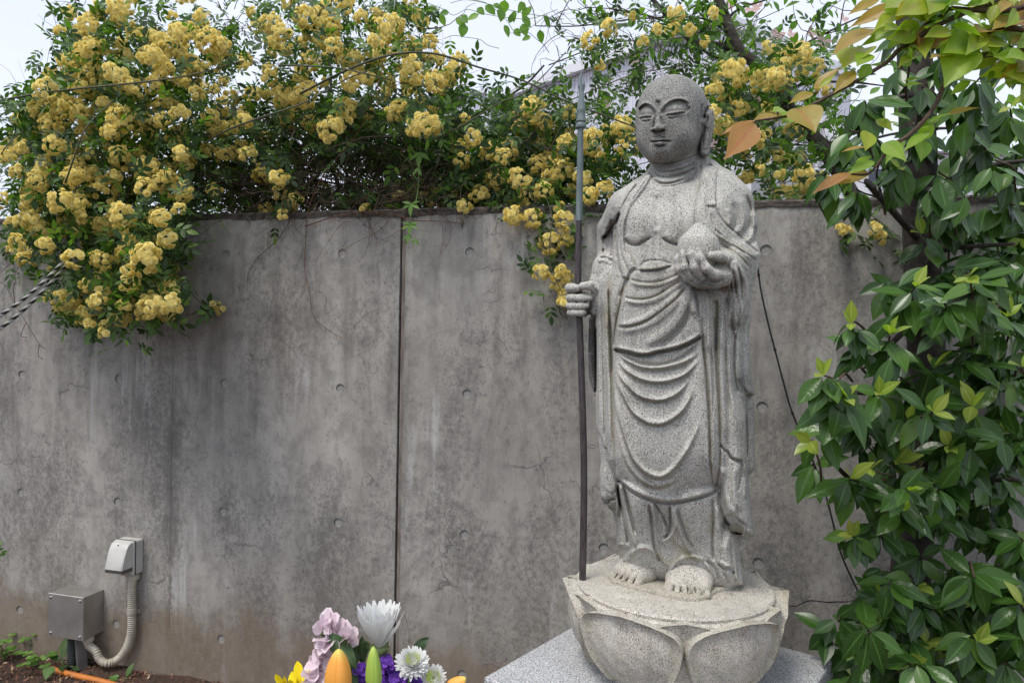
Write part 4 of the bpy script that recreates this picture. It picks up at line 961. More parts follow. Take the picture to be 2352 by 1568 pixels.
    # grimy top course, with a ragged lower lip
    r2_ = np.random.default_rng(5); n = 500; xs = np.linspace(-3.6, 3.2, n); V = []; 
    for k, x in enumerate(xs):
        j = .004*r2_.random()+.0022*math.sin(x*13)+.002*math.sin(x*31)
        V += [(x, -.002-.003*r2_.random(), WTOP-.019-j), (x, -.0035-.002*r2_.random(), WTOP-.005), (x, .004, WTOP+.001+.003*r2_.random()), (x, TH, WTOP+.001), (x, TH, WTOP-.018)]
    Fc = [(5*k+i, 5*(k+1)+i, 5*(k+1)+(i+1) % 5, 5*k+(i+1) % 5) for k in range(n-1) for i in range(5)]; Fc += [(4,3,2,1,0), tuple(5*(n-1)+i for i in range(5))]
    m_ = MB(); m_.add(V, Fc); loc('top_course', m_, M_TOP)
    m_ = MB(); m_.box((SFORM, -.0002, .75), (.0022, .0018, 1.15)); loc('form_seam', m_, M_CONC)
    # long crack running right of the lotus seat, and a fine one lower left of the joint
    for pts in [[(1795,1387),(1808,1389),(1826,1391),(1840,1386),(1856,1379),(1875,1379),(1900,1382),(1925,1381),(1945,1381),(1962,1378),(1980,1382)]]:
        m_ = MB(); P = spline([atW(x, y, .0008) for x, y in pts], 4); nn = len(P); V = []
        for k, p in enumerate(P):
            q = p-WO; s = q @ WT; z = p[2]; h = .0011*(1-abs(2*k/nn-1)**3)+.0002; h *= .7+.6*r2_.random(); V += [(s, -.0007, z-h), (s, -.0007, z+h)]
        m_.add(V, [(2*k, 2*k+2, 2*k+3, 2*k+1) for k in range(nn-1)]); loc('crack', m_, M_GAP)
wall_parts()
# ------------------------------------------------------------------ fixtures on the wall
def simple(name, c, rough, var=None, sc=60, **k):
    t = NT(name); v = t.coord('Object'); 
    if var: cc = t.mix(t.ramp(t.noise(v, sc, 4, .65), [(.35, 0), (.7, 1)]), c, var)
    else: cc = c
    return t.out(cc, rough, **k)
M_STEEL = simple('brushed_steel', (.34,.325,.30), .42, (.46,.44,.41), 9, Metallic=.7)
M_SCREW = simple('bright_screw', (.6,.6,.6), .3, Metallic=1.0)
M_IVORY = simple('ivory_plastic', (.60,.59,.55), .45, (.50,.49,.45), 14)
M_BEIGE = simple('beige_conduit', (.50,.46,.37), .5, (.36,.32,.25), 30)
M_BROWNP = simple('brown_plastic', (.09,.08,.07), .5)
M_GREYP = simple('grey_pipe', (.13,.13,.125), .5, (.08,.075,.07), 20)
M_BLACK = simple('black_rubber', (.012,.012,.012), .5)
M_WHITE = simple('white_cord', (.36,.355,.33), .8)
M_ORANGE = simple('orange_hose', (.62,.20,.03), .45, (.42,.15,.04), 25)
AXW = np.array([WT, WN, [0, 0, 1]])
def steel_box():
    TR = atW(239.6, 1347.6); BR = atW(239, 1444)
    # depth so that the front corner lands at its place
    best = min(np.linspace(.05, .3, 251), key=lambda o: abs(proj(TR+WN*o)[0]-192)); dep = best
    fl = atW(110.7, 1361, dep); fr_ = atW(192, 1371, dep); s0 = (fl-WO) @ WT; s1 = (fr_-WO) @ WT; z1 = (fr_[2]+fl[2])/2; z0 = atW(190.5, 1472, dep)[2]
    c = wpt((s0+s1)/2, (z0+z1)/2, dep/2); b = thing('junction_box', wpt((s0+s1)/2, z0, dep/2), 'square stainless steel junction box low on the left of the wall', 'electrical box')
    m_ = MB(); m_.box(c+np.array([0, 0, 0])-WN*.002, (s1-s0-.004, dep-.004, z1-z0-.004), AXW); m_.obj('box_body', M_STEEL, b)
    m_ = MB(); m_.box(wpt((s0+s1)/2, (z0+z1)/2, dep-.002), (s1-s0, .006, z1-z0), AXW); o = m_.obj('front_plate', M_STEEL, b); bv = o.modifiers.new('bevel', 'BEVEL'); bv.width = .002
    for u in (.09, .91):
        for w_ in (.09, .91):
            p = wpt(s0+(s1-s0)*u, z0+(z1-z0)*w_, dep+.001); m_ = MB(); m_.tube([p, p+WN*.003, p+WN*.0045], [.0052, .0048, .002], 12); m_.obj('screw', M_SCREW, b, True, 40)
    return s0, s1, z0, dep
bs0, bs1, bz0, bdep = steel_box()
def socket():
    TR = atW(329.7, 1235.6); BRp = atW(328.8, 1312); TL = atW(290, 1231.5)
    s1 = (TR-WO) @ WT; z1 = TR[2]; z0 = BRp[2]
    d1 = min(np.linspace(.01, .2, 381), key=lambda o: abs(proj(TR+WN*o)[0]-312))      # back box depth
    fl = atW(276, 1239, d1); s0 = s1-(((fl-WO) @ WT)*0+.082)
    so = thing('outdoor_socket', wpt((s0+s1)/2, z0, d1/2), 'ivory weatherproof outdoor socket with sloping hood above the corrugated conduit', 'socket')
    m_ = MB(); m_.box(wpt((s0+s1)/2, (z0+z1)/2, d1/2), (s1-s0, d1, z1-z0), AXW); o = m_.obj('back_box', M_IVORY, so); o.modifiers.new('bevel', 'BEVEL').width = .003
    m_ = MB(); m_.box(wpt((s0+s1)/2, (z0+z1)/2, d1+.0015), (s1-s0+.003, .004, z1-z0+.003), AXW); m_.obj('gasket', M_GREYP, so)
    m_ = MB(); m_.box(wpt((s0+s1)/2, (z0+z1)/2, d1+.006), (s1-s0, .006, z1-z0), AXW); o = m_.obj('face_plate', M_IVORY, so); o.modifiers.new('bevel', 'BEVEL').width = .0015
    # hood, sloping outwards to the bottom
    H = z1-z0; prof = [(0, .98), (.012, .975), (.024, .93), (.034, .80), (.043, .60), (.050, .40), (.054, .26), (.054, .25)]
    V = []; Fc = []; n = len(prof); a0 = s0+.004; a1 = s1-.004
    for s in (a0, a0+.004, a1-.004, a1):
        for (o_, h) in prof:
            k = .0 if s in (a0, a1) else .003; V.append(wpt(s, z0+H*h, d1+.008+max(0, o_+k-.003)))
    for j in range(3):
        for i in range(n-1): Fc.append((j*n+i, j*n+i+1, (j+1)*n+i+1, (j+1)*n+i))
    # side cheeks
    b0 = len(V); V.append(wpt(a0, z0+H*.25, d1+.008)); V.append(wpt(a1, z0+H*.25, d1+.008))
    Fc.append(tuple(range(n))+(b0,)); Fc.append(tuple(3*n+i for i in range(n))[::-1]+(b0+1,))
    m_ = MB(); m_.add(V, Fc); m_.obj('hood', M_IVORY, so, True, 35)
    m_ = MB(); m_.box(wpt((s0+s1)/2, z0+H*.20, d1+.034), (s1-s0-.010, .050, H*.11), AXW); m_.obj('lip', M_BROWNP, so)
    p = wpt((s0+s1)/2-.004, z0+H*.90, d1+.0335); m_ = MB(); m_.tube([p-WN*.002, p+WN*.0015], .0032, 10); m_.obj('lock_hole', M_BLACK, so)
    p = wpt((s0+s1)/2+.012, z0+H*.10, d1+.018); m_ = MB(); m_.box(p, (.022, .018, .020), AXW); m_.obj('plug_cap', M_BEIGE, so)
    return s0, s1, z0, d1
cs0, cs1, cz0, cd1 = socket()
def corrugated(P, r, pitch=.0072):
    P = spline(P, 24) if len(P) > 2 else np.array(P); L = np.r_[0, np.cumsum(np.linalg.norm(np.diff(P, axis=0), axis=1))]; n = int(L[-1]/pitch*4); l = np.linspace(0, L[-1], n)
    Q = np.stack([np.interp(l, L, P[:, k]) for k in range(3)], 1); rr = r-.0030*(np.arange(n) % 4 >= 2); return Q, rr
def conduits():
    a = wpt(cs1-.022, cz0-.0, cd1*.5); c = thing('corrugated_conduit', a, 'beige corrugated conduit looping from the socket down to the steel box', 'conduit')
    out = .024
    pts = [wpt(cs1-.022, cz0+.002, cd1*.5), atW(303.5, 1345, out), atW(303, 1385, out), atW(303, 1425, out), atW(301, 1455, out), atW(293, 1482, out), atW(279, 1505, out), atW(262, 1518, out+.01), atW(244, 1522, out+.03), atW(229, 1513, out+.03), atW(220, 1495, out+.03), wpt(bs1-.020, bz0-.03, out+.028), wpt(bs1-.022, bz0+.0, out+.026)]
    Q, rr = corrugated(pts, .0150); m_ = MB(); V, Fc = tube_arr(Q, rr, 14); m_.add(V, Fc); m_.obj('hose', M_BEIGE, c, True)
    m_ = MB(); m_.lathe([(.0165, -.016), (.0185, -.014), (.0185, .004)], 18, a-[0, 0, .008]); m_.obj('collar', M_BEIGE, c, True, 40)
    e = np.array(pts[-1]); m_ = MB(); m_.lathe([(.0190, -.020), (.0200, -.016), (.0200, .0)], 18, e); m_.obj('collar', M_BEIGE, c, True, 40)
    p = atW(303, 1402, out); m_ = MB(); m_.tube([p-[0,0,.010], p+[0,0,.010]], .0168, 16); m_.box(atW(315, 1402, .006), (.024, .003, .014), AXW); m_.obj('clamp', M_BEIGE, c, True, 40)
    p = atW(316, 1402, .008); m_ = MB(); m_.tube([p, p+WN*.003], .004, 8); m_.obj('screw', M_SCREW, c)
    g = thing('grey_pipe', atZ(196, 1528, 0), 'dark grey square pipe rising from the soil under the steel box', 'pipe')
    p1 = wpt((bs0+bs1)/2+.028, bz0, bdep*.62); p0 = np.array([p1[0]+.012, p1[1], -.02]); m_ = MB(); V, Fc = tube_arr([p0, p1], .021, 4); m_.add(V, Fc); m_.obj('pipe_body', M_GREYP, g)
    g = thing('black_pipe', atZ(170, 1525, 0), 'black ribbed pipe under the steel box, left of the square pipe', 'pipe')
    p1 = wpt((bs0+bs1)/2-.02, bz0, bdep*.45); p0 = np.array([p1[0], p1[1], -.02]); Q, rr = corrugated([p0, (p0+p1)/2+[.004,0,0], p1], .020, .007); m_ = MB(); V, Fc = tube_arr(Q, rr, 12); m_.add(V, Fc); m_.obj('pipe_body', M_BLACK, g, True)
conduits()
def hose():
    pts = [(118, 1536, -.004), (150, 1545, .004), (185, 1553, .007), (225, 1562, .007), (262, 1572, .004), (300, 1585, -.004)]; P = spline([atZ(x, y, z) for x, y, z in pts], 6)
    o = thing('orange_hose', P[0], 'orange hose lying half buried in the soil at lower left', 'hose'); m_ = MB(); m_.tube(P, .0105, 12); m_.obj('hose', M_ORANGE, o, True, 50)
hose()
def ropes():
    for k, (a, b, lab) in enumerate((((-60, 760), (150, 596), 'upper of the two twisted black and white ropes at the left edge'), ((-60, 795), (150, 612), 'lower of the two twisted black and white ropes at the left edge'))):
        A = atY(*a, 1.85); B = atY(*b, 2.35); n = 150; t_ = np.linspace(0, 1, n)[:, None]; P = A*(1-t_)+B*t_; P[:, 2] -= .02*np.sin(PI*t_[:, 0])
        r = thing('twisted_rope', A, lab, 'rope', 'twisted ropes'); T = (B-A)/np.linalg.norm(B-A); u = np.cross(T, [0, 0, 1]); u /= np.linalg.norm(u); w_ = np.cross(T, u)
        for j in range(4):
            ph = 2*PI*j/4+t_*2*PI*10; q = P+.0027*(np.cos(ph)*u+np.sin(ph)*w_); m_ = MB(); m_.tube(q, .0025, 6); m_.obj('strand', M_BLACK if j < 2 else M_WHITE, r, True)
ropes()
def cable():
    pts = [(1728, 560), (1738, 600), (1748, 668), (1765, 745), (1783, 815), (1800, 880), (1817, 940), (1838, 992), (1868, 1060), (1896, 1135), (1912, 1195), (1930, 1265), (1948, 1310), (1972, 1362), (1990, 1420)]
    P = spline([atW(x, y, .045) for x, y in pts], 6); o = thing('black_cable', P[0], 'thin black cable hanging down the wall to the right of the statue', 'cable'); m_ = MB(); m_.tube(P, .0026, 7); m_.obj('cable', M_BLACK, o, True)
    for k in range(9, len(P), 14):
        m_ = MB(); d = P[k]-P[k-1]; d /= np.linalg.norm(d); m_.tube([P[k]-d*.004, P[k]+d*.004], .0038, 6); m_.obj('knot', M_BLACK, o)
cable()
def mulch():
    """bark chips and dead leaves on the soil"""
    r_ = np.random.default_rng(11); n = 9000; s = r_.uniform(-2.6, 2.4, n); o = np.abs(r_.normal(0, .35, n))+.004; sz = r_.uniform(.003, .011, n); 
    P = WO+WT*s[:, None]+WN*o[:, None]; P[:, 2] = r_.uniform(.002, .012, n)
    a = r_.uniform(0, 2*PI, n); b = r_.normal(0, .5, n); d = np.stack([np.cos(a)*np.cos(b), np.sin(a)*np.cos(b), np.sin(b)], 1); e = np.stack([-np.sin(a), np.cos(a), r_.normal(0, .4, n)], 1)
    V = np.stack([P-d*sz[:, None], P+e*sz[:, None]*.45, P+d*sz[:, None], P-e*sz[:, None]*.45+[0, 0, .002]], 1).reshape(-1, 3)
    me = mesh_np('bark_mulch', V, np.arange(4*n).reshape(-1, 4)); t = NT('bark_chips'); g = t.node('NewGeometry'); c = t.ramp(g.outputs['Random Per Island'], [(0, (.055,.020,.014)), (.4, (.13,.045,.030)), (.7, (.20,.085,.05)), (.9, (.30,.20,.12)), (1, (.42,.33,.24))]); t.out(c, .9)
    me.materials.append(t.m); tag(link(bpy.data.objects.new('bark_mulch', me)), 'reddish bark chips scattered on the soil', kind='stuff')
mulch()
# ------------------------------------------------------------------ plants
def leaf_tpl(L=1.0, W=.38, nl=6, na=2, curl=.12, fold=.10, tip=1.0, wave=.0, peak=.45, blunt=0):
    """leaf along +y, upper side +z; returns V, F, across(0 midrib..1 edge)"""
    V = []; A = []; w = 2*na+1
    for j in range(nl+1):
        t = j/nl
        if t < peak: h = math.sin(t/peak*PI/2)**.85
        else: h = math.cos((t-peak)/(1-peak)*PI/2)**(.85 if tip <= 1 else tip)
        h = max(h, .02 if j == 0 else blunt*(.8 if j == nl else 1) if t > .7 and blunt else .02 if j == nl else .06)
        for i in range(w):
            u = (i-na)/na; x = u*W/2*h*L; z = -curl*L*t*t + fold*abs(u)*W*h*L + wave*L*math.sin(t*9+u)*abs(u)*.3
            V.append((x, t*L, z)); A.append(abs(u))
    Fc = [(j*w+i, j*w+i+1, (j+1)*w+i+1, (j+1)*w+i) for j in range(nl) for i in range(w-1)]
    return np.array(V), np.array(Fc), np.array(A)
def frames(D, N):
    """rotation matrices (n,3,3): columns are x (across), y (=D), z (=N made square)"""
    D = D/np.linalg.norm(D, axis=1)[:, None]; X = np.cross(D, N); X /= np.linalg.norm(X, axis=1)[:, None]+1e-9; Z = np.cross(X, D)
    return np.stack([X, D, Z], 2)
def batch(name, tpl, Rm, T, S, mat, parent=None, smooth=True, kind=None, label=None):
    V, Fc, A = tpl; n = len(T); P = np.einsum('nij,kj->nki', Rm, V)*np.asarray(S)[:, None, None]+T[:, None, :]
    if parent is not None: P = P-np.array(parent.location)
    Fa = (Fc[None]+(np.arange(n)*len(V))[:, None, None]).reshape(-1, Fc.shape[1])
    me = mesh_np(name, P.reshape(-1, 3), Fa, smooth); at = me.attributes.new('across', 'FLOAT', 'POINT'); at.data.foreach_set('value', np.tile(A, n).astype(np.float32))
    me.materials.append(mat); o = bpy.data.objects.new(name, me); link(o, parent); tag(o, label=label, kind=kind); return o
def tpl_mesh(name, tpl, mat, scale=1.0):
    V, Fc, A = tpl; me = mesh_np(name, V*scale, Fc, True); at = me.attributes.new('across', 'FLOAT', 'POINT'); at.data.foreach_set('value', A.astype(np.float32)); me.materials.append(mat); return me
def place(name, me, Rm, T, s, parent):
    o = bpy.data.objects.new(name, me); link(o, parent); M_ = Matrix.Identity(4)
    T = np.asarray(T)-np.array(parent.location)
    for i in range(3):
        for j in range(3): M_[i][j] = Rm[i][j]*s
        M_[i][3] = T[i]
    o.matrix_basis = M_; return o
def leafmat(name, stops, rough=.45, trans=.3, rib=None, per='both', rib_w=.10, spec=.5, coat=0.0, veins=False):
    t = NT(name); g = t.node('NewGeometry'); oi = t.node('ObjectInfo'); r = t.math('FRACT', t.math('ADD', g.outputs['Random Per Island'], oi.outputs['Random']))
    c = t.ramp(r, stops); n = t.noise(t.coord('Object'), 30, 3); c = t.mix(t.math('MULTIPLY', n, .35), c, t.mix(.5, c, (.05,.08,.02)))
    if rib:
        a = t.attr('across').outputs['Fac']; c = t.mix(t.ramp(a, [(rib_w*.4, .8), (rib_w*2.2, 0)]), c, rib)
    if veins:                                                 # side veins and small blemishes, in the leaf's own space
        v = t.coord('Object'); sp3 = t.node('SeparateXYZ'); t.L.new(v, sp3.inputs[0]); ax_ = t.math('ABSOLUTE', sp3.outputs[0])
        w = t.math('SINE', t.math('MULTIPLY', t.math('SUBTRACT', sp3.outputs[1], t.math('MULTIPLY', ax_, .9)), 62)); vv = t.ramp(w, [(.55, 0), (1.0, .55)])
        c = t.mix(t.math('MULTIPLY', vv, .22), c, rib or (.3,.4,.1)); sptn = t.noise(v, 9, 5, .8); c = t.mix(t.ramp(sptn, [(.66, 0), (.76, .5)]), c, (.20,.13,.04)); c = t.mix(t.ramp(t.noise(v, 3, 3), [(.35, .35), (.7, 0)]), c, t.mix(.5, c, (.06,.10,.01)))
        t.bump(t.noise(v, 4, 2), .15, .01)
    t.out(c, rough, **{'Specular IOR Level': spec})
    if coat: t.b.inputs['Coat Weight'].default_value = coat; t.b.inputs['Coat Roughness'].default_value = .25
    tr = t.node('BsdfTranslucent'); t.L.new(t.mix(1, c, (1.6,1.9,.6), 'MULTIPLY'), tr.inputs['Color']); mx = t.node('MixShader'); mx.inputs[0].default_value = trans
    t.L.new(t.b.outputs[0], mx.inputs[1]); t.L.new(tr.outputs[0], mx.inputs[2]); t.L.new(mx.outputs[0], t.N['Material Output'].inputs[0]); return t.m
M_RLEAF = leafmat('rose_leaf', [(0, (.022,.052,.018)), (.45, (.040,.092,.024)), (.75, (.085,.17,.032)), (1, (.16,.29,.045))], .5, .38)
M_EVER = leafmat('glossy_leaf', [(0, (.022,.062,.012)), (.5, (.036,.098,.016)), (.85, (.062,.145,.022)), (1, (.105,.20,.030))], .27, .10, rib=(.11,.22,.05), rib_w=.06, spec=.42, coat=.0)
M_NEW = leafmat('new_leaf', [(0, (.28,.40,.06)), (.6, (.36,.46,.07)), (1, (.42,.46,.10))], .35, .35, rib=(.5,.55,.15))
M_YOUNG = leafmat('young_leaf', [(0, (.26,.38,.05)), (.35, (.33,.40,.06)), (.6, (.46,.36,.07)), (.8, (.52,.27,.09)), (1, (.50,.22,.10))], .38, .38, rib=(.42,.30,.10))
M_LIGHT = leafmat('light_leaf', [(0, (.10,.22,.035)), (.6, (.15,.30,.05)), (1, (.22,.38,.07))], .5, .42)
def barkmat(name, a, b, rough=.85):
    t = NT(name); v = t.coord('Object'); n = t.noise(v, 70, 4, .7); t.bump(n, .6, .003); return t.out(t.mix(t.ramp(n, [(.35, 0), (.7, 1)]), a, b), rough)
M_BARK = barkmat('dark_bark', (.030,.024,.020), (.085,.070,.058)); M_TWIG = barkmat('brown_twig', (.060,.035,.024), (.13,.085,.06)); M_CANE = barkmat('green_cane', (.050,.055,.030), (.10,.10,.055), .6); M_RTW = barkmat('red_twig', (.12,.05,.03), (.22,.11,.07))
M_STEMG = simple('green_stem', (.10,.20,.04), .5, (.18,.28,.07), 40)
# yellow flowers
def flowermat(name, c0, c1, c2, trans=.35, spl=40):
    t = NT(name); g = t.node('NewGeometry'); oi = t.node('ObjectInfo'); a = t.attr('across').outputs['Fac']
    c = t.mix(a, c0, c1); c = t.mix(t.math('MULTIPLY', g.outputs['Random Per Island'], .55), c, c2)
    c = t.mix(t.math('MULTIPLY', oi.outputs['Random'], .25), c, c2)
    t.out(c, .7, **{'Specular IOR Level': .2}); tr = t.node('BsdfTranslucent'); t.L.new(c, tr.inputs['Color']); mx = t.node('MixShader'); mx.inputs[0].default_value = trans
    t.L.new(t.b.outputs[0], mx.inputs[1]); t.L.new(tr.outputs[0], mx.inputs[2]); t.L.new(mx.outputs[0], t.N['Material Output'].inputs[0]); return t.m
M_YEL = flowermat('yellow_petal', (.96,.75,.14), (.99,.87,.33), (.99,.93,.52), .45)
def rose_flower(r_, R=.0118):
    """little double rose facing +z: V, F (quads), across"""
    V = []; Fc = []; A = []
    for ring, (n, rad, tilt, ln) in enumerate(((12, .0, .05, 1.0), (11, .0, .45, .86), (9, .0, .90, .66), (6, .0, 1.3, .42))):
        for k in range(n):
            a = 2*PI*(k+.5*(ring % 2)+r_.uniform(-.15, .15))/n; el = tilt+r_.uniform(-.15, .15); L = R*ln*r_.uniform(.88, 1.08); w = L*.36
            d = np.array([math.cos(a)*math.cos(el), math.sin(a)*math.cos(el), math.sin(el)]); s = np.array([-math.sin(a), math.cos(a), 0]); u = np.cross(d, s)*-1
            b = len(V); z0 = np.array([0, 0, .0015*ring])
            for (t, ww, up) in ((.12, .35, 0), (.62, 1.0, .0), (1.0, .72, -.10)):
                for sg in (-1, 1): V.append(z0+d*L*t+s*sg*w*ww*.8+u*(-up*L)+np.array([0, 0, .06*L*(1 if t > .9 else 0)*r_.uniform(-1, 1)])); A.append(min(1, t*.9+.1)*(1-.25*ring/3))
            Fc += [(b, b+1, b+3, b+2), (b+2, b+3, b+5, b+4)]
    return np.array(V), np.array(Fc), np.array(A)
def cluster_mesh(seed, nf, rad):
    r_ = np.random.default_rng(seed); V = []; Fc = []; A = []; n = 0; fl = [rose_flower(r_) for _ in range(4)]; pts = []
    tries = 0
    while len(pts) < nf and tries < 900:
        tries += 1; u = r_.uniform(.0, 1); th = math.acos(1-u*1.25); ph = r_.uniform(0, 2*PI); d = np.array([math.sin(th)*math.cos(ph), math.sin(th)*math.sin(ph), math.cos(th)])
        p = d*rad*r_.uniform(.75, 1.05)
        if all(np.linalg.norm(p-q[0]) > .0138 for q in pts): pts.append((p, d))
    for p, d in pts:
        fv, ff, fa = fl[r_.integers(4)]; d = d+r_.normal(0, .25, 3); d /= np.linalg.norm(d); x = np.cross([.3, .9, .2], d); x /= np.linalg.norm(x); y = np.cross(d, x); a = r_.uniform(0, 6.28); M_ = np.stack([x*math.cos(a)+y*math.sin(a), -x*math.sin(a)+y*math.cos(a), d], 1)
        V.append(fv @ M_.T*r_.uniform(.8, 1.12)+p); Fc.append(ff+n); A.append(fa); n += len(fv)
    me = mesh_np('flower_cluster', np.concatenate(V), np.concatenate(Fc), False); at = me.attributes.new('across', 'FLOAT', 'POINT'); at.data.foreach_set('value', np.concatenate(A).astype(np.float32)); me.materials.append(M_YEL); return me
CL = {k: [cluster_mesh(100*k+i, nf, rad) for i in range(4)] for k, (nf, rad) in enumerate(((4, .012), (9, .021), (16, .030), (27, .041)))}
CR = (.022, .031, .041, .052)
CS = 1.12
# compound rose leaf: five leaflets
def spray_tpl():
    V = []; Fc = []; A = []; n = 0; lv, lf, la = leaf_tpl(.030, .46, 3, 1, .10, .08)
    for (y, a, s) in ((.010, 1.05, .8), (.010, -1.05, .8), (.024, .85, .95), (.024, -.85, .95), (.036, .0, 1.15)):
        ca, sa = math.cos(a), math.sin(a); W = lv*s; X = W[:, 0]*ca+W[:, 1]*sa; Y = -W[:, 0]*sa+W[:, 1]*ca; V.append(np.stack([X, Y+y, W[:, 2]-y*.15], 1)); Fc.append(lf+n); A.append(la); n += len(lv)
    V.append(np.array([(-.0006, -.01, 0), (.0006, -.01, 0), (.0006, .038, -.005), (-.0006, .038, -.005)])); Fc.append(np.array([(n, n+1, n+2, n+3)])); A.append(np.zeros(4))
    return np.concatenate(V), np.concatenate(Fc), np.concatenate(A)
SPRAY = spray_tpl()
def inpoly(x, y, P):
    P = np.asarray(P, float); ins = np.zeros(np.shape(x), bool); n = len(P)
    for i in range(n):
        x1, y1 = P[i]; x2, y2 = P[(i+1) % n]
        if y1 != y2: ins ^= ((y1 > y) != (y2 > y)) & (x < (x2-x1)*(y-y1)/(y2-y1)+x1)
    return ins
def sample_poly(P, n, r_):
    P = np.asarray(P, float); out = np.zeros((0, 2))
    while len(out) < n:
        q = np.stack([r_.uniform(P[:,0].min(), P[:,0].max(), 4*n), r_.uniform(P[:,1].min(), P[:,1].max(), 4*n)], 1); out = np.vstack([out, q[inpoly(q[:,0], q[:,1], P)]])
    return out[:n]
def atWv(xy, out):
    xy = np.asarray(xy, float); v = FW+RT*((xy[:, 0:1]-1176)/FPX)-UP*((xy[:, 1:2]-784)/FPX); k = ((WO-CAM) @ WN+np.asarray(out))/(v @ WN); return CAM+v*k[:, None]
def tubes(name, curves, r, mat, parent, n=3, kind=None, tip=.4):
    """many thin curves in one mesh"""
    Vs = []; Fs = []; b = 0
    for i, P in enumerate(curves):
        rr = r if np.isscalar(r) else r[i]; V, Fc = tube_arr(P, [rr, rr*tip], n, False); Vs.append(V); Fs.append(np.array(Fc)+b); b += len(V)
    V = np.concatenate(Vs); V = V-np.array(parent.location) if parent is not None else V
    me = mesh_np(name, V, np.concatenate(Fs), True); me.materials.append(mat); o = bpy.data.objects.new(name, me); link(o, parent); tag(o, kind=kind); return o
def wander(p, d, L, r_, n=6, bend=.5, grav=0.0):
    P = [np.array(p, float)]; d = np.array(d, float); d /= np.linalg.norm(d)
    for _ in range(n):
        d = d+r_.normal(0, bend/n**.5, 3); d[2] -= grav/n; d /= np.linalg.norm(d); P.append(P[-1]+d*L/n)
    return np.array(P)

# ---- the climbing rose
REG = [(0,300),(45,250),(75,180),(130,120),(125,40),(165,-15),(960,-15),(1010,60),(1060,150),(1035,235),(1110,262),(1200,215),(1320,255),(1330,470),(1250,480),(1000,486),(700,478),(350,492),(400,560),(392,640),(405,715),(240,755),(120,690),(40,610),(0,570)]
C1 = [(190,50,2),(225,30,1),(255,12,2),(365,92,3),(345,120,2),(480,85,3),(440,78,3),(510,110,2),(640,70,2),(700,30,2),(745,55,3),(900,60,2),(860,85,1),(445,160,2),(270,165,2),(180,110,2),(165,175,3),(210,200,2),(100,205,2),(95,245,2),(110,285,2),(290,265,3),(260,285,2),(225,245,1),
 (200,300,2),(210,385,1),(160,400,2),(275,345,2),(240,430,3),(210,410,2),(85,410,2),(65,460,3),(35,548,1),(60,500,2),(525,285,1),(515,345,2),(555,340,2),(600,390,2),(640,400,1),(640,440,1),(610,478,1),(660,470,1),(655,492,0),(675,455,1),(690,215,3),(640,215,2),(120,330,2),(50,340,1),(30,390,1),(170,455,2),
 (230,590,2),(160,590,1),(105,560,1),(130,610,1),(300,555,2),(285,585,2),(325,598,2),(250,520,2),(345,632,1),(340,680,1),(160,695,2),(215,690,1),(235,675,1),(325,708,2),(345,705,1),(380,718,1),(265,732,1),(200,738,0),(235,757,0),(240,745,0),(490,703,0),(500,706,0),(85,520,2),(140,525,1),(280,500,2),(360,495,1),(375,545,1),(50,590,1),(295,190,1),
 (880,210,1),(985,90,1),(945,150,1),(1000,130,1),(450,210,1),(1065,365,1),(1120,340,2),(1135,403,2),(1195,410,2),(1250,432,2),(1160,375,1),(1065,465,1),(1010,440,1),(1222,495,2),(1172,497,1),(1190,480,0),(1285,478,0),(1288,500,1),(1255,556,2),(1295,545,1),(1300,525,0),(1240,623,1),(1285,637,2),(1295,612,0),(1298,672,0),(1299,690,0),
 (1190,290,1),(1260,280,2),(1240,325,2),(1300,325,1),(1270,400,1),(1350,320,2),(1400,310,2),(1430,285,2),(1380,370,1),(1340,400,1),(1410,375,1),(1445,330,2),(1290,380,2),(1000,250,1),(950,285,1),(800,180,2),(770,100,1),(920,112,1),(1320,435,1),(1360,445,1),(1390,430,1),(1100,440,1),(1040,440,0),(840,472,0),(1235,380,2),(1180,345,1)]
C2 = [(1650,180,1),(1700,170,2),(1690,212,2),(1640,205,1),(1760,182,2),(1785,170,1),(1800,190,1),(1850,118,1),(1840,150,2),(1868,150,1),(1700,240,1),(1665,225,1),(1720,300,1),(1690,330,1),(1790,350,1),(1845,395,1),(1862,420,1),(1830,438,1),(1880,432,1),(1745,310,1),(1720,350,0),(1755,290,0),(1945,520,0),(1932,522,0),(2020,525,0),(2030,540,0),(2090,575,0),(2128,578,0),(2130,590,0),
 (1400,62,1),(1350,90,1),(1560,30,1),(1480,90,0),(1590,62,0),(1510,60,0),(1640,22,0),(1380,145,0),(1545,60,1),(1620,90,0),(1450,30,0),(1690,250,0),(1815,360,0),(1640,255,1),(1660,290,1),(1800,400,0)]
def out_for(x, y, r_):
    if x < 420 and y > 440: return r_.uniform(.16, .46)
    if x < 420: return r_.uniform(.10, .42)
    if y > 490: return r_.uniform(.03, .08)
    if y > 440: return r_.uniform(-.06, .04)
    if x < 1000: return r_.uniform(-.10, .24)
    return r_.uniform(-.25, .06)
CAMDIR = np.array([0, -1, .25])
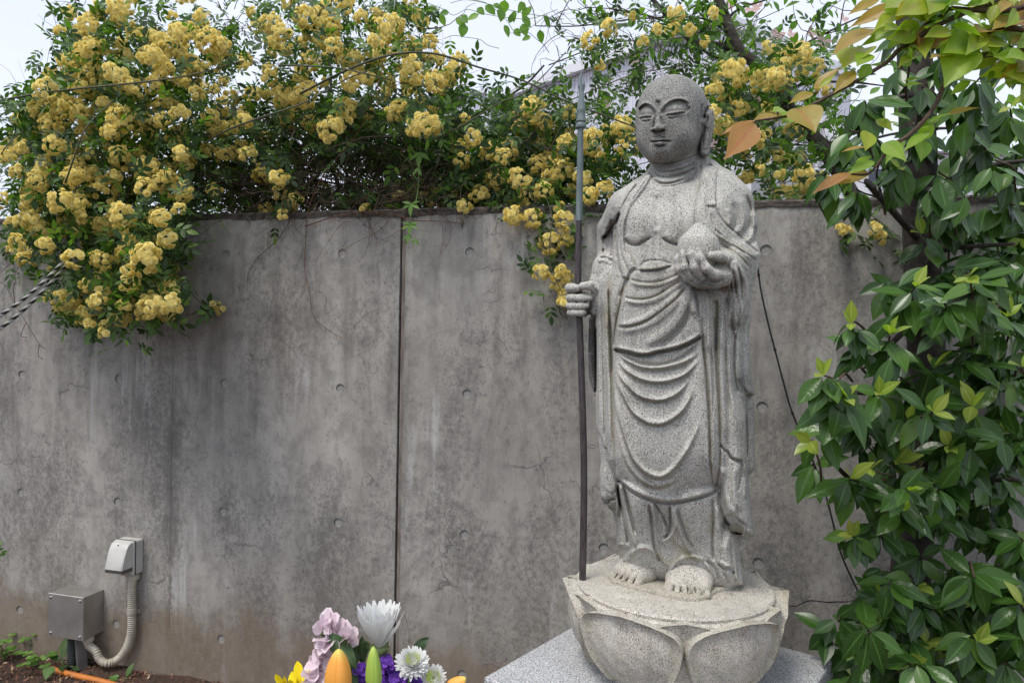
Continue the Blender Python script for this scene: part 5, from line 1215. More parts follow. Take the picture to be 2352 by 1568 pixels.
def rose(name, label, centers, extra_poly, extra_n, leaf_polys, seed, base, canes, ntw, lsc=1.0):
    r_ = np.random.default_rng(seed); th = thing(name, base, label, 'rose bush'); cs = []
    for x, y, k in centers: cs.append((x, y, k, out_for(x, y, r_)))
    for x, y in sample_poly(extra_poly, extra_n, r_):
        if 640 < x < 1050 and 300 < y < 480 and r_.random() < .88: continue
        if 430 < x < 640 and 330 < y < 480 and r_.random() < .7: continue
        cs.append((x, y, int(r_.choice([0, 1, 1, 2, 2])), out_for(x, y, r_)-r_.choice([.0, .1, .25])))
    if seed == 21:
        for x, y in sample_poly([(60,250),(130,130),(420,60),(420,420),(330,600),(150,560),(60,450)], 110, r_): cs.append((x, y, int(r_.choice([0, 0, 1, 2])), out_for(x, y, r_)))
    r0_ = cs[len(centers):]; cs = cs[:300]; more = r0_[300-len(centers):] if len(r0_) > 300-len(centers) else []
    for x, y, k, o in cs:
        p = atW(x, y, o); d = np.array([r_.normal(0, .45), -1+r_.normal(0, .25), .45+r_.normal(0, .4)]); d /= np.linalg.norm(d); p = p-d*CR[k]*.5
        xx = np.cross([r_.normal(), r_.normal(), .3], d); xx /= np.linalg.norm(xx); yy = np.cross(d, xx); s = r_.uniform(.98, 1.22)
        place('flower_cluster', CL[k][r_.integers(4)], np.stack([xx, yy, d], 1), p, s, th)
    if more:                                                  # clusters past the first 300, deeper in the bush, as one part
        Vs = []; Fs = []; As = []; b = 0
        for x, y, k, o in more:
            me = CL[k][r_.integers(4)]; n = len(me.vertices); co = np.zeros(n*3, np.float32); me.vertices.foreach_get('co', co); co = co.reshape(-1, 3); q = np.zeros(len(me.loops), np.int32); me.loops.foreach_get('vertex_index', q); a = np.zeros(n, np.float32); me.attributes['across'].data.foreach_get('value', a)
            d = np.array([r_.normal(0, .45), -1+r_.normal(0, .25), .45+r_.normal(0, .4)]); d /= np.linalg.norm(d); xx = np.cross([r_.normal(), r_.normal(), .3], d); xx /= np.linalg.norm(xx); M3 = np.stack([xx, np.cross(d, xx), d], 1)
            Vs.append(co @ M3.T+atW(x, y, o-.12)-np.array(th.location)); Fs.append(q.reshape(-1, 4)+b); As.append(a); b += n
        me = mesh_np('blossom', np.concatenate(Vs), np.concatenate(Fs), False); at = me.attributes.new('across', 'FLOAT', 'POINT'); at.data.foreach_set('value', np.concatenate(As)); me.materials.append(M_YEL); tag(link(bpy.data.objects.new('blossom', me), th), kind='stuff')
    # leaves in clumps
    T = []
    for poly, n, (o0, o1), cl in leaf_polys:
        c = sample_poly(poly, cl, r_); oc = r_.uniform(o0, o1, cl); i = r_.integers(0, cl, n); q = atWv(c[i], oc[i])+r_.normal(0, 1, (n, 3))*[.050, .055, .042]; T.append(q)
    for x, y, k, o in cs:                                     # a few leaves behind each cluster
        n = 4+2*k; q = atW(x, y, o-.05)+r_.normal(0, 1, (n, 3))*[.030+.01*k, .02, .028+.01*k]; T.append(q)
    T = np.concatenate(T); n = len(T); D = r_.normal(0, 1, (n, 3)); D[:, 2] -= .25; N = r_.normal(0, .55, (n, 3)); N[:, 2] += .8; N[:, 1] -= .55
    batch('foliage', SPRAY, frames(D, N), T, r_.uniform(.75, 1.3, n), M_RLEAF, th, kind='stuff')
    for cv_, r0 in canes:
        P = spline([atW(x, y, o) for x, y, o in cv_], 6); m_ = MB(); m_.tube(P, [r0, r0*.55], 7); m_.obj('cane', M_CANE if r0 < .005 else M_BARK, th, True)
    tw = []
    for poly, n, (o0, o1), L in ntw:
        for (x, y), o in zip(sample_poly(poly, n, r_), r_.uniform(o0, o1, n)): tw.append(wander(atW(x, y, o), r_.normal(0, 1, 3)*[1, .5, .8], L*r_.uniform(.5, 1.4), r_, 6, .9))
    tubes('twigs', tw, r_.uniform(.0008, .0020, len(tw)), M_TWIG, th, 3, 'stuff')
    return th
base = wpt(-.55, 0, -.45)
canes = [([(-40,238,.35),(110,212,.40),(270,195,.40),(360,185,.38),(450,170,.3),(560,140,.1)], .0034), ([(470,330,.2),(520,300,.3),(600,270,.35),(700,235,.3),(800,180,.2),(900,145,.1)], .0032), ([(1000,320,.1),(1060,290,.12),(1150,235,.12),(1210,210,.1),(1300,120,.0)], .003), ([(640,150,.2),(760,155,.28),(840,170,.3),(900,185,.25)], .003), ([(150,420,.45),(175,350,.48),(200,290,.48),(260,230,.4)], .0028), ([(690,215,.2),(800,160,.28),(900,126,.28),(1000,124,.2),(1100,155,.12),(1200,185,.08),(1300,232,.05),(1400,270,.0),(1480,300,-.05),(1560,330,-.1)], .0036),
 ([(780,470,-.2),(770,400,-.3),(720,300,-.35),(690,215,-.35),(700,100,-.4),(680,-20,-.4)], .008), ([(860,480,-.3),(900,400,-.3),(980,330,-.3),(1100,260,-.3),(1200,200,-.3),(1250,150,-.3)], .006), ([(560,480,-.2),(640,400,-.25),(720,300,-.3),(760,200,-.3),(745,90,-.35),(735,40,-.35)], .007),
 ([(350,250,.0),(330,300,.05),(300,420,.15),(270,520,.2),(260,600,.25),(300,690,.25)], .003), ([(150,250,.1),(130,330,.15),(115,420,.2),(110,520,.25),(140,600,.3)], .003), ([(430,470,-.05),(480,440,-.05),(560,420,-.05),(700,440,-.1),(860,460,-.2)], .005), ([(350,480,.1),(470,430,.0),(620,400,-.1),(760,420,-.2),(900,440,-.3)], .006),
 ([(700,470,-.1),(780,440,-.15),(900,430,-.2),(1000,455,-.2),(1120,440,-.2),(1300,460,-.2)], .007), ([(400,620,.2),(430,660,.1),(455,690,.06),(480,705,.06),(505,700,.06)], .0018), ([(1250,440,.0),(1268,500,.04),(1262,560,.05),(1264,610,.05),(1280,650,.06),(1300,690,.05)], .0018),
 ([(980,340,-.3),(1060,420,-.3),(1130,470,-.25),(1190,440,-.1),(1240,460,-.1)], .005), ([(0,360,.3),(20,330,.3),(70,290,.2),(150,260,.2)], .002), ([(1060,335,-.1),(980,340,-.1),(900,290,-.1),(850,250,-.1)], .003)]
DARK = [(420,260),(640,230),(1000,250),(1060,330),(1040,480),(640,480),(360,488),(380,380)]
rose('climbing_rose', 'sprawling climbing rose full of yellow double flowers, spilling over the wall at upper left', C1, REG, 430,
  [(REG, 1900, (-.65, -.05), 260), (DARK, 2100, (-.6, -.08), 240), ([(0,290),(120,130),(420,120),(400,480),(395,640),(240,700),(80,600)], 1300, (-.05, .26), 190), ([(1000,200),(1330,240),(1330,470),(1000,480)], 850, (-.5, -.12), 130), ([(1320,250),(1480,240),(1480,465),(1320,470)], 260, (-.5, -.1), 60)],
  21, base, canes, [([(640,300),(1060,310),(1040,490),(500,488),(560,400)], 620, (-.35, .0), .20), (REG, 600, (-.5, .15), .20), ([(680,430),(1000,430),(1020,492),(660,492)], 260, (-.15, .05), .12), ([(340,400),(640,400),(700,485),(360,488)], 260, (-.35, .05), .25)])
R2P = [(1600,120),(1720,120),(1900,60),(1940,200),(1900,440),(1620,440),(1640,260)]
rose('climbing_rose', 'lighter yellow climbing rose threading through the dogwood right of the statue head', C2, R2P, 22,
  [(R2P, 100, (-.5, -.2), 50), ([(1300,10),(1660,10),(1680,130),(1500,170),(1290,170)], 110, (-.8, -.3), 50), ([(1420,100),(1640,130),(1640,200),(1330,250),(1240,160)], 80, (-.7, -.25), 40)],
  22, wpt(.95, 0, -.6), [([(1900,340,-.6),(1800,330,-.6),(1700,335,-.6),(1600,345,-.5),(1420,390,-.4)], .0026), ([(1880,480,-.1),(1930,520,.03),(1990,500,.04),(2030,535,.04),(2080,560,.05),(2130,590,.05)], .0016), ([(1990,490,.04),(2010,500,.05),(2040,525,.05),(2085,560,.05)], .0014),
   ([(1260,150,-.4),(1400,100,-.4),(1540,90,-.4),(1700,60,-.5),(1800,20,-.5)], .0024), ([(1290,240,-.3),(1380,200,-.3),(1460,170,-.3),(1560,150,-.3),(1640,110,-.4)], .0022), ([(1780,440,-.3),(1760,400,-.5),(1790,340,-.5),(1760,260,-.5)], .003)],
  [(R2P, 120, (-.9, -.4), .16), ([(1240,20),(1660,10),(1700,160),(1240,240)], 130, (-.7, -.3), .18)])

# ---- evergreen tree, right
def rosette(c, axis, nl, Lf, r_, young=3, droop=0):
    """positions of leaves round a shoot tip: list of (T, D, N, length, is_young)"""
    out = []; axis = axis/np.linalg.norm(axis); x = np.cross(axis, [0, 0, 1.0]); x /= np.linalg.norm(x); y = np.cross(x, axis); a0 = r_.uniform(0, 6.28)
    for k in range(nl):
        a = a0+2.4*k+r_.normal(0, .3); rad = x*math.cos(a)+y*math.sin(a); d = rad*1.0+axis*r_.uniform(.0, .7)+np.array([0, 0, -.45-droop-(.75+droop)*r_.random()])+r_.normal(0, .28, 3); nrm = axis*.7+np.array([0, 0, .75])+rad*.2+np.array([0, -.45, 0])+r_.normal(0, .15, 3)
        out.append((c-axis*.050*r_.random()+rad*.005, d, nrm, Lf*r_.uniform(.75, 1.12), False))
    for k in range(young):
        a = a0+1+2*PI*k/max(1, young)+r_.normal(0, .6); rad = x*math.cos(a)+y*math.sin(a); d = rad*r_.uniform(.3, .9)+axis*r_.uniform(.4, 1.1)+np.array([0, 0, r_.uniform(-.2, .6)]); out.append((c+axis*.006, d, axis+np.array([0, -.2, .7]), Lf*r_.uniform(.38, .80), True))
    return out
M_EVERV = leafmat('glossy_leaf_near', [(0, (.022,.062,.012)), (.5, (.036,.098,.016)), (.85, (.062,.145,.022)), (1, (.105,.20,.030))], .23, .10, rib=(.10,.21,.05), rib_w=.06, spec=.30, veins=True)
EV = [leaf_tpl(1, w, 7, 2, c, .10, tip=1.15) for w, c in ((.47, .10), (.43, .22), (.50, .05), (.45, .30))]
def evergreen():
    r_ = np.random.default_rng(31); base = np.array([.98, 1.86, 0]); th = thing('evergreen_tree', base, 'dark glossy leaved evergreen tree filling the right edge in front of the wall', 'tree')
    ros = []                                                   # x, y, Y, young
    for x, y in [(2100,662),(2228,639),(2043,773),(1956,745),(2311,733),(1938,914),(1893,862),(2140,947),(2234,934),(2020,904),(1866,1011)]: ros.append((x, y, r_.uniform(1.36, 1.56), 5))
    for x, y in [(1866,1066),(1953,1100),(2000,1080),(2060,1154),(2157,1123),(2020,1227),(1960,1231),(2023,1371),(2107,1344),(2194,1388),(2308,1388),(1926,1425),(1993,1438),(1986,1515),(2345,1237),(2338,1475),(2127,1478)]: ros.append((x, y, r_.uniform(1.42, 1.66), int(r_.choice([0, 0, 2, 3]))))
    for (x, y) in sample_poly([(1900,780),(2000,700),(2352,620),(2360,1200),(2080,1180),(1880,1080)], 16, r_): ros.append((x, y, r_.uniform(1.40, 1.62), int(r_.choice([0, 2, 3]))))
    for (x, y) in sample_poly([(2030,1220),(2352,1180),(2360,1560),(1920,1560),(1930,1420)], 14, r_): ros.append((x, y, r_.uniform(1.46, 1.66), int(r_.choice([0, 0, 3]))))
    for x, y in [(1895,400),(1988,234),(1951,301),(2069,144),(2119,201),(2253,321),(2156,395),(2069,388),(2136,440),(1968,435),(2163,480),(2320,469),(2203,221),(2220,268),(2286,368),(2120,540),(2290,560),(2230,450),(2040,330),(2330,400),(2120,300),(2170,120),(2250,180),(2080,60),(2320,250),(2200,40)]: ros.append((x, y, r_.uniform(1.5, 1.8), int(r_.choice([0, 0, 0, 2]))))
    leaves = []
    for x, y, Y, yg in ros:
        c = atY(x, y, Y); ax = np.array([-.45+r_.normal(0, .3), -.75+r_.normal(0, .2), .35+r_.normal(0, .25)]); leaves += rosette(c, ax, int(r_.integers(6, 9)), .073*r_.uniform(.85, 1.15), r_, min(yg, 3), .6 if y < 520 else 0)
    # deeper shoots, shaded by the ones in front
    deep = []
    for poly, n, (y0, y1) in (([(1990,560),(2352,520),(2400,1568),(1890,1568),(1930,1420),(2030,1320),(1990,1100),(1930,950),(2010,850),(2060,720)], 125, (1.58, 1.95)), ([(2050,0),(2400,-20),(2400,540),(2130,520),(2010,420),(1960,330),(2030,240),(2060,150)], 56, (1.72, 2.0)), ([(2150,600),(2400,560),(2400,1568),(2100,1568),(2160,1200)], 50, (1.5, 1.8)), ([(1900,1330),(2100,1300),(2150,1568),(1890,1568)], 12, (1.5, 1.75))):
        for (x, y), Y in zip(sample_poly(poly, n, r_), r_.uniform(y0, y1, n)):
            c = atY(x, y, Y); ax = r_.normal(0, .6, 3)+[-.3, -.4, .3]; deep += rosette(c, ax, int(r_.integers(5, 8)), .072*r_.uniform(.85, 1.15), r_, int(r_.random() < .10)*2, .6 if y < 520 else 0)
    meo = [tpl_mesh('leaf', t_, M_EVERV) for t_ in EV]; men = [tpl_mesh('leaf', t_, M_NEW) for t_ in EV[:2]]
    front = sorted(leaves, key=lambda q: (q[0] @ FW)/q[3])[:300]; ids = {id(q) for q in front}; rest = [q for q in leaves if id(q) not in ids]+deep
    for T, D, N, L, yg in front:
        R_ = frames(np.array([D]), np.array([N]))[0]; place('leaf', men[r_.integers(2)] if yg else meo[r_.integers(4)], R_, T, L, th)
    for yg in (False, True):
        sel = [q for q in rest if q[4] == yg]
        for k in range(2 if not yg else 1):
            s2 = sel[k::2] if not yg else sel
            batch('foliage', EV[k*2], frames(np.array([q[1] for q in s2]), np.array([q[2] for q in s2])), np.array([q[0] for q in s2]), [q[3] for q in s2], M_NEW if yg else M_EVER, th, kind='stuff')
    # trunk, limbs, twigs
    trunk = [base, base+[.0, .0, .5], atY(2125, 900, 1.86), atY(2118, 620, 1.86), atY(2112, 430, 1.85), atY(2105, 250, 1.84), atY(2098, 60, 1.84), atY(2090, -120, 1.84)]
    m_ = MB(); P = spline(trunk, 6); m_.tube(P, [.050, .042, .040, .036], 12); m_.obj('trunk', M_BARK, th, True)
    for a, b in (((2112,420),(2352,370)), ((2118,640),(2330,560)), ((2110,330),(1990,250)), ((2120,700),(1960,790)), ((2125,900),(1900,900)), ((2125,1150),(1900,1050)), ((2130,1200),(2340,1100)), ((2130,1400),(1990,1480)), ((2140,1450),(2330,1380)), ((2118,560),(2010,430))):
        A = atY(*a, 1.85); B = atY(*b, 1.62); m_ = MB(); mid = (A+B)/2+r_.normal(0, .03, 3); m_.tube(spline([A, mid, B], 6), [.009, .004], 7); m_.obj('branch', M_BARK, th, True)
    tw = []
    for x, y, Y, yg in ros:
        c = atY(x, y, Y); e = c+np.array([.10+r_.normal(0, .03), .14, -.05+r_.normal(0, .04)]); tw.append(spline([c, (c+e)/2+r_.normal(0, .012, 3), e, e+np.array([.06, .10, -.02])], 4)); 
    tubes('twigs', [t_[::-1] for t_ in tw], .0032, M_TWIG, th, 5, 'stuff', .6)
evergreen()

# ---- young tree reaching in at the top right, soft orange and lime leaves
def young():
    r_ = np.random.default_rng(41); base = np.array([1.15, 1.15, 0]); th = thing('young_tree', base, 'young tree with soft orange and lime green leaves reaching in at top right', 'tree')
    U = lambda x, y: (1633.5+.3349*x, .3349*y)
    lv = [(305,830,65,890,.30,1),(300,850,135,1030,.42,1),(465,800,295,800,.36,.8),(585,740,715,860,.75,.8),(700,640,550,680,.35,.8),(700,610,885,440,.26,.75),(740,600,845,510,.35,.5),(990,490,850,610,.45,.85),(1050,330,912,415,.75,.35),(1120,205,850,290,.22,.85),(1280,30,960,160,.24,.85),(1160,-10,955,70,.30,.85),(1340,60,1130,160,.35,.4),(1300,200,1020,290,.25,.3),(1290,195,1100,230,.5,.6),
      (1430,190,1260,260,.4,.5),(1650,235,1400,275,.20,.9),(1790,235,1570,290,.35,.5),(1755,285,1635,540,.62,.3),(1870,250,2090,330,.45,.2),(1990,370,1710,470,.35,.6),(2200,390,1890,525,.40,.4),(2200,370,1895,445,.30,.95),(1830,-20,1985,160,.5,.3),(1640,60,1880,120,.30,.2),(1900,100,2200,150,.3,.2),(1580,100,1440,180,.6,.4),(1640,210,1500,235,.3,.2),(1240,450,1080,430,.3,.3),(1090,440,1020,540,.7,.3),(1080,370,1010,430,.7,.1),
      (1310,590,1450,560,.25,.1),(1320,560,1450,520,.25,.1),(1610,790,1820,720,.25,.8),(1400,890,1570,800,.45,.1),(1460,860,1620,760,.35,.1),(1500,900,1330,1000,.30,.1),(1530,860,1400,960,.6,.15),(1440,950,1455,1090,.7,.1),(1320,950,1200,1090,.35,.25),(1130,820,1245,880,.6,.5),(1170,780,1210,830,.7,.2),(1070,900,1075,1010,.6,.4),(1060,1010,900,1020,.25,.85),(1120,1110,955,1165,.5,.2),(1090,1190,830,1240,.22,.8),(960,1190,700,1290,.20,.9),(520,770,430,745,.7,.2),(540,790,500,830,.7,.15),
      (1650,180,1900,210,.3,.1),(1960,190,1720,260,.5,.35),(2000,40,2220,90,.4,.5),(1500,-10,1330,60,.4,.5),(1740,-20,1560,40,.4,.3),(1900,-20,2060,40,.4,.6),(1450,-30,1250,20,.35,.85),(1290,440,1420,330,.4,.3),(1600,560,1880,530,.28,.05),(1480,340,1290,400,.3,.4),(2100,230,1930,190,.5,.2),(2050,480,2200,560,.5,.3),(1230,380,1390,300,.4,.2),(1780,560,1640,640,.5,.15),(1370,830,1250,760,.35,.3),(1180,980,1310,1060,.3,.2),(990,1130,1100,1060,.4,.3)]
    for k_ in range(95):                                       # more leaves further up the same shoots
        x_ = r_.uniform(1250, 2250); y_ = r_.uniform(-80, 620)*(.45+.5*(x_-1250)/1000); a_ = r_.uniform(1.9, 5.3); l_ = r_.uniform(95, 210); lv.append((x_, y_, x_+l_*math.cos(a_), y_-l_*math.sin(a_)*.6, r_.choice([.3, .45, .6]), r_.random()*.9))
    cache = {}
    for x0, y0, x1, y1, w, o in lv:
        w = round(w*1.0/.05)*.05; key = (w, 0 if o < .34 else 1 if o < .72 else 2 if o < .86 else 3)
        if key not in cache:
            tpl = leaf_tpl(1, max(w*1.05, .33), 9, 3, .16, .14, tip=1.3, wave=.03, peak=.42)
            mat = YM[0 if o < .34 else 1 if o < .72 else 2 if o < .86 else 3]; cache[key] = tpl_mesh('leaf', tpl, mat)
        Y = 1.12+.06*r_.random()-(.02*(x0-1000)/1000); A = atY(*U(x0, y0), Y); B = atY(*U(x1, y1), Y-.02+r_.normal(0, .02)); D = B-A; L = np.linalg.norm(D)*1.03
        N = np.array([r_.normal(0, .45), -.9 if w > .33 else -.6, (.6 if w > .33 else .8)+r_.normal(0, .3)]); R_ = frames(np.array([D]), np.array([N]))[0]; place('leaf', cache[key], R_, A, L, th)
    for k, pts in enumerate(([(2500,-260),(2150,-90),(1900,30),(1700,105),(1500,205),(1300,335),(1200,430),(980,565),(730,700),(560,785),(470,805),(300,830)], [(2600,150),(2200,330),(1850,385),(1700,480),(1600,580),(1550,700),(1450,840),(1330,945),(1250,990),(1170,1090),(1080,1190),(960,1195)], [(2500,-100),(2100,60),(1800,70),(1640,60),(1580,110),(1400,190),(1290,200)], [(2400,250),(2000,190),(1870,250),(1780,240)])):
        P = spline([atY(*U(x, y), 1.13-(.02*(x-1000)/1000)) for x, y in pts], 5); m_ = MB(); m_.tube(P, [.0048, .0032, .0016], 7); m_.obj('branch', M_TWIG, th, True)
    P = spline([base, base+[0, 0, .7], base+[-.02, 0, 1.4], atY(2560, -120, 1.12)], 6); m_ = MB(); m_.tube(P, [.020, .012], 10); m_.obj('trunk', M_BARK, th, True)
    e = atY(2560, -120, 1.12); b0 = atY(*U(2500, -260), 1.10); b1 = atY(*U(2600, 150), 1.10)
YM = [leafmat('lime_leaf', [(0, (.22,.40,.035)), (1, (.34,.50,.05))], .4, .4, rib=(.34,.42,.10), veins=True), leafmat('yellow_green_leaf', [(0, (.34,.45,.045)), (1, (.44,.50,.06))], .4, .4, rib=(.42,.38,.10), veins=True), leafmat('amber_leaf', [(0, (.42,.34,.06)), (1, (.48,.30,.07))], .4, .4, rib=(.48,.24,.08), veins=True), leafmat('orange_leaf', [(0, (.50,.27,.08)), (1, (.55,.24,.10))], .4, .4, rib=(.5,.18,.08), veins=True)]
young()

# ---- dogwood behind the wall
M_PINK = flowermat('pink_bract', (.80,.55,.52), (.85,.56,.57), (.90,.72,.70), .4)
def dogwood():
    r_ = np.random.default_rng(51); base = wpt(1.5, 0, -1.0); th = thing('dogwood_tree', base, 'pink flowering dogwood with dark slanting limbs behind the wall', 'tree'); O = -.52
    W = lambda x, y, o=O: atW(x, y, o)
    limbs = [([(2000,520),(1930,400),(1862,305),(1820,258),(1790,210),(1745,155),(1697,112),(1668,45),(1640,-30)], .026, .017), ([(1697,116),(1650,104),(1590,95),(1545,50),(1490,-10)], .013, .008), ([(1820,262),(1900,330),(1990,400)], .012, .008), ([(1697,112),(1640,130),(1560,70),(1500,40),(1400,20)], .007, .003), ([(1700,115),(1650,60),(1590,40),(1450,45),(1330,60),(1230,60)], .004, .002),
       ([(1750,160),(1800,120),(1850,100),(1930,60),(2020,20)], .006, .002), ([(1790,215),(1860,190),(1960,190),(2050,200)], .006, .002), ([(1900,335),(1960,330),(2100,300),(2350,290)], .006, .003), ([(1668,45),(1700,20),(1760,0),(1820,-20)], .005, .002), ([(1850,300),(1800,330),(1740,340),(1680,370)], .005, .002), ([(1930,400),(1860,420),(1800,400),(1760,430)], .004, .002)]
    tw = []
    for pts, a, b in limbs:
        P = spline([W(*p) for p in pts], 6); m_ = MB(); m_.tube(P, [a, b], 9); m_.obj('limb', M_BARK, th, True)
        for k in range(3, len(P), 3): tw.append(wander(P[k], r_.normal(0, 1, 3)*[1, .4, .8]+[0, 0, .3], r_.uniform(.12, .38), r_, 7, .7))
    m_ = MB(); m_.tube(spline([base, base+[0, 0, .8], W(2000, 520)], 6), [.05, .03], 10); m_.obj('trunk', M_BARK, th, True)
    tubes('twigs', tw, .0020, M_TWIG, th, 4, 'stuff')
    # leaves near the twigs
    T = np.concatenate([t_[r_.integers(1, 7, 6)] for t_ in tw]+[atWv(sample_poly([(1500,-10),(2352,-10),(2352,440),(1640,430),(1560,150)], 230, r_), r_.uniform(-.9, -.5, 230)), atWv(sample_poly([(2180,230),(2400,200),(2400,460),(2180,460)], 60, r_), r_.uniform(-1.2, -.7, 60))])+r_.normal(0, .012, (6*len(tw)+290, 3))
    n = len(T); D = r_.normal(0, 1, (n, 3))+[0, 0, -.3]; N = r_.normal(0, .5, (n, 3))+[0, -.5, .7]; batch('foliage', leaf_tpl(1, .52, 4, 1, .15, .12, tip=1.1), frames(D, N), T, r_.uniform(.030, .055, n), M_LIGHT, th, kind='stuff')
    # four-bract flowers
    V = []; Fc = []; A = []; bv, bf, ba = leaf_tpl(1, .78, 4, 1, -.25, -.1, tip=.7, peak=.62)
    for k in range(4):
        a = k*PI/2; X = bv[:, 0]*math.cos(a)+bv[:, 1]*math.sin(a); Y = -bv[:, 0]*math.sin(a)+bv[:, 1]*math.cos(a); Fc.append(bf+len(bv)*k); V.append(np.stack([X, Y, bv[:, 2]], 1)); A.append(bv[:, 1])
    fm = tpl_mesh('flower', (np.concatenate(V), np.concatenate(Fc), np.concatenate(A)), M_PINK)
    for x, y in [(1677,12),(1737,17),(1722,30),(1938,43),(1784,84),(1818,80),(1864,77),(1891,100),(1761,415),(1772,440),(2260,278),(2307,288),(2216,398),(1761,208),(1643,330),(1655,345),(1801,435),(1392,232),(1525,280),(1740,225),(2345,132),(1880,85),(1700,130),(1460,140),(1980,120),(1378,262),(1845,110)]:
        d = np.array([r_.normal(0, .5), -1, .2+r_.normal(0, .5)]); R_ = frames(np.array([np.cross(d, [1, 0, .3])]), np.array([d]))[0]; place('flower', fm, R_, W(x, y, r_.uniform(-.8, -.45)), r_.uniform(.024, .032), th)
dogwood()

# ---- light vine against the sky at top centre
def vine():
    r_ = np.random.default_rng(61); base = W0 = atW(985, 12, -.3); th = thing('sky_vine', base, 'wiry vine with rounded light green leaves against the sky at top centre', 'vine'); U = lambda x, y: (700+.372*x, .372*y)
    me = [tpl_mesh('leaf', leaf_tpl(1, w, 5, 2, .10, .10, tip=1.0, peak=.35), M_LIGHT) for w in (.75, .6)]
    lv = [(830,60,0),(850,105,1),(905,90,0),(950,125,1),(980,112,0),(1000,162,0),(1080,65,0),(1130,48,0),(1225,70,0),(1090,105,1),(1250,15,0),(1310,80,1),(1245,170,0),(1280,160,1),(1310,195,0),(1360,115,1),(1410,240,1),(1360,162,0),(1465,200,1),(1180,40,1),(1340,30,0),(1390,60,1)]
    for x, y, k in lv:
        d = np.array([r_.normal(0, .8), r_.normal(0, .2), -.7+r_.normal(0, .4)]); R_ = frames(np.array([d]), np.array([[r_.normal(0, .4), -1, .3]]))[0]; p = atW(*U(x-15, y-15), -.3); place('leaf', me[k], R_, p, r_.uniform(.034, .050), th)
    for pts in ([(760,20),(860,60),(920,95),(1000,60),(1100,85),(1250,110),(1400,115),(1560,60)], [(900,20),(1000,0),(1150,30),(1250,60),(1400,90),(1600,120)], [(860,240),(920,220),(1000,232),(1080,245),(1130,280),(1200,300)], [(1000,0),(1120,20),(1240,120),(1300,200),(1380,180),(1500,90)], [(780,300),(785,420),(770,560),(740,700),(720,800)]):
        m_ = MB(); m_.tube(spline([atW(*U(x, y), -.3) for x, y in pts], 6), .0011, 4); m_.obj('stem', M_STEMG, th, True)
vine()

# ---- leafy climber hanging over the joint, and the dead stems on the wall top
def climber():
    r_ = np.random.default_rng(71); p0 = atW(950, 300, .03); th = thing('palmate_climber', p0, 'green climber with five fingered leaves dangling over the wall joint', 'vine'); me = tpl_mesh('leaf', leaf_tpl(1, .36, 6, 2, .12, .08, tip=1.2), M_LIGHT)
    m_ = MB(); P = spline([atW(x, y, o) for x, y, o in [(955,230,-.1),(965,330,-.02),(962,400,.03),(958,450,.05),(945,490,.06),(940,530,.06),(932,560,.05)]], 6); m_.tube(P, .0016, 5); m_.obj('stem', M_STEMG, th, True)
    for (x, y, s, n) in ((945,468,.036,5),(943,515,.034,5),(965,350,.046,3),(938,540,.026,3),(955,548,.024,2),(960,385,.03,2)):
        c = atW(x, y, .06)
        for k in range(n):
            a = -PI/2+(k-(n-1)/2)*(.95 if n > 3 else .8); d = np.array([math.cos(a)*1.0, -.2, math.sin(a)*.75]); d2 = WT*d[0]+np.array([0, 0, d[2]])+WN*.25; place('leaf', me, frames(np.array([d2]), np.array([WN+[0, 0, .5]]))[0], c, s*(1.15-.15*abs(k-(n-1)/2)), th)
    d = thing('dead_vine', atW(800, 495, .01), 'leafless reddish brown vine stems lying along the wall top left of the joint', 'vine')
    for pts, r in (([(700,520),(760,500),(830,488),(900,492),(950,506),(1010,508),(1066,514)], .0022), ([(1066,514),(1060,506),(1056,490)], .0018), ([(905,492),(870,530),(820,555),(790,575),(770,600)], .0011), ([(1030,508),(1010,480),(985,455),(1000,430)], .0013), ([(960,500),(950,470),(930,455)], .0012), ([(820,490),(780,520),(750,560),(725,600)], .0009), ([(990,508),(985,480),(975,450)], .0010), ([(880,492),(860,520),(855,545)], .0008), ([(950,505),(900,540),(860,560)], .0009)):
        m_ = MB(); m_.tube(spline([atW(x, y, .016) for x, y in pts], 5), [r, r*.5], 5); m_.obj('stem', M_RTW, d, True)
    w = thing('long_tendril', atW(870, 190, -.02), 'single long brown tendril running down from the rose onto the wall', 'vine')
    m_ = MB(); m_.tube(spline([atW(x, y, o) for x, y, o in [(872,185,.0),(850,240,.0),(825,300,.02),(790,345,.03),(755,385,.04),(728,430,.04),(708,485,.03),(702,560,.012),(700,620,.010),(712,680,.010),(722,730,.010),(760,762,.010),(785,775,.010)]], 6), [.0020, .0008], 5); m_.obj('stem', M_RTW, w, True)
climber()

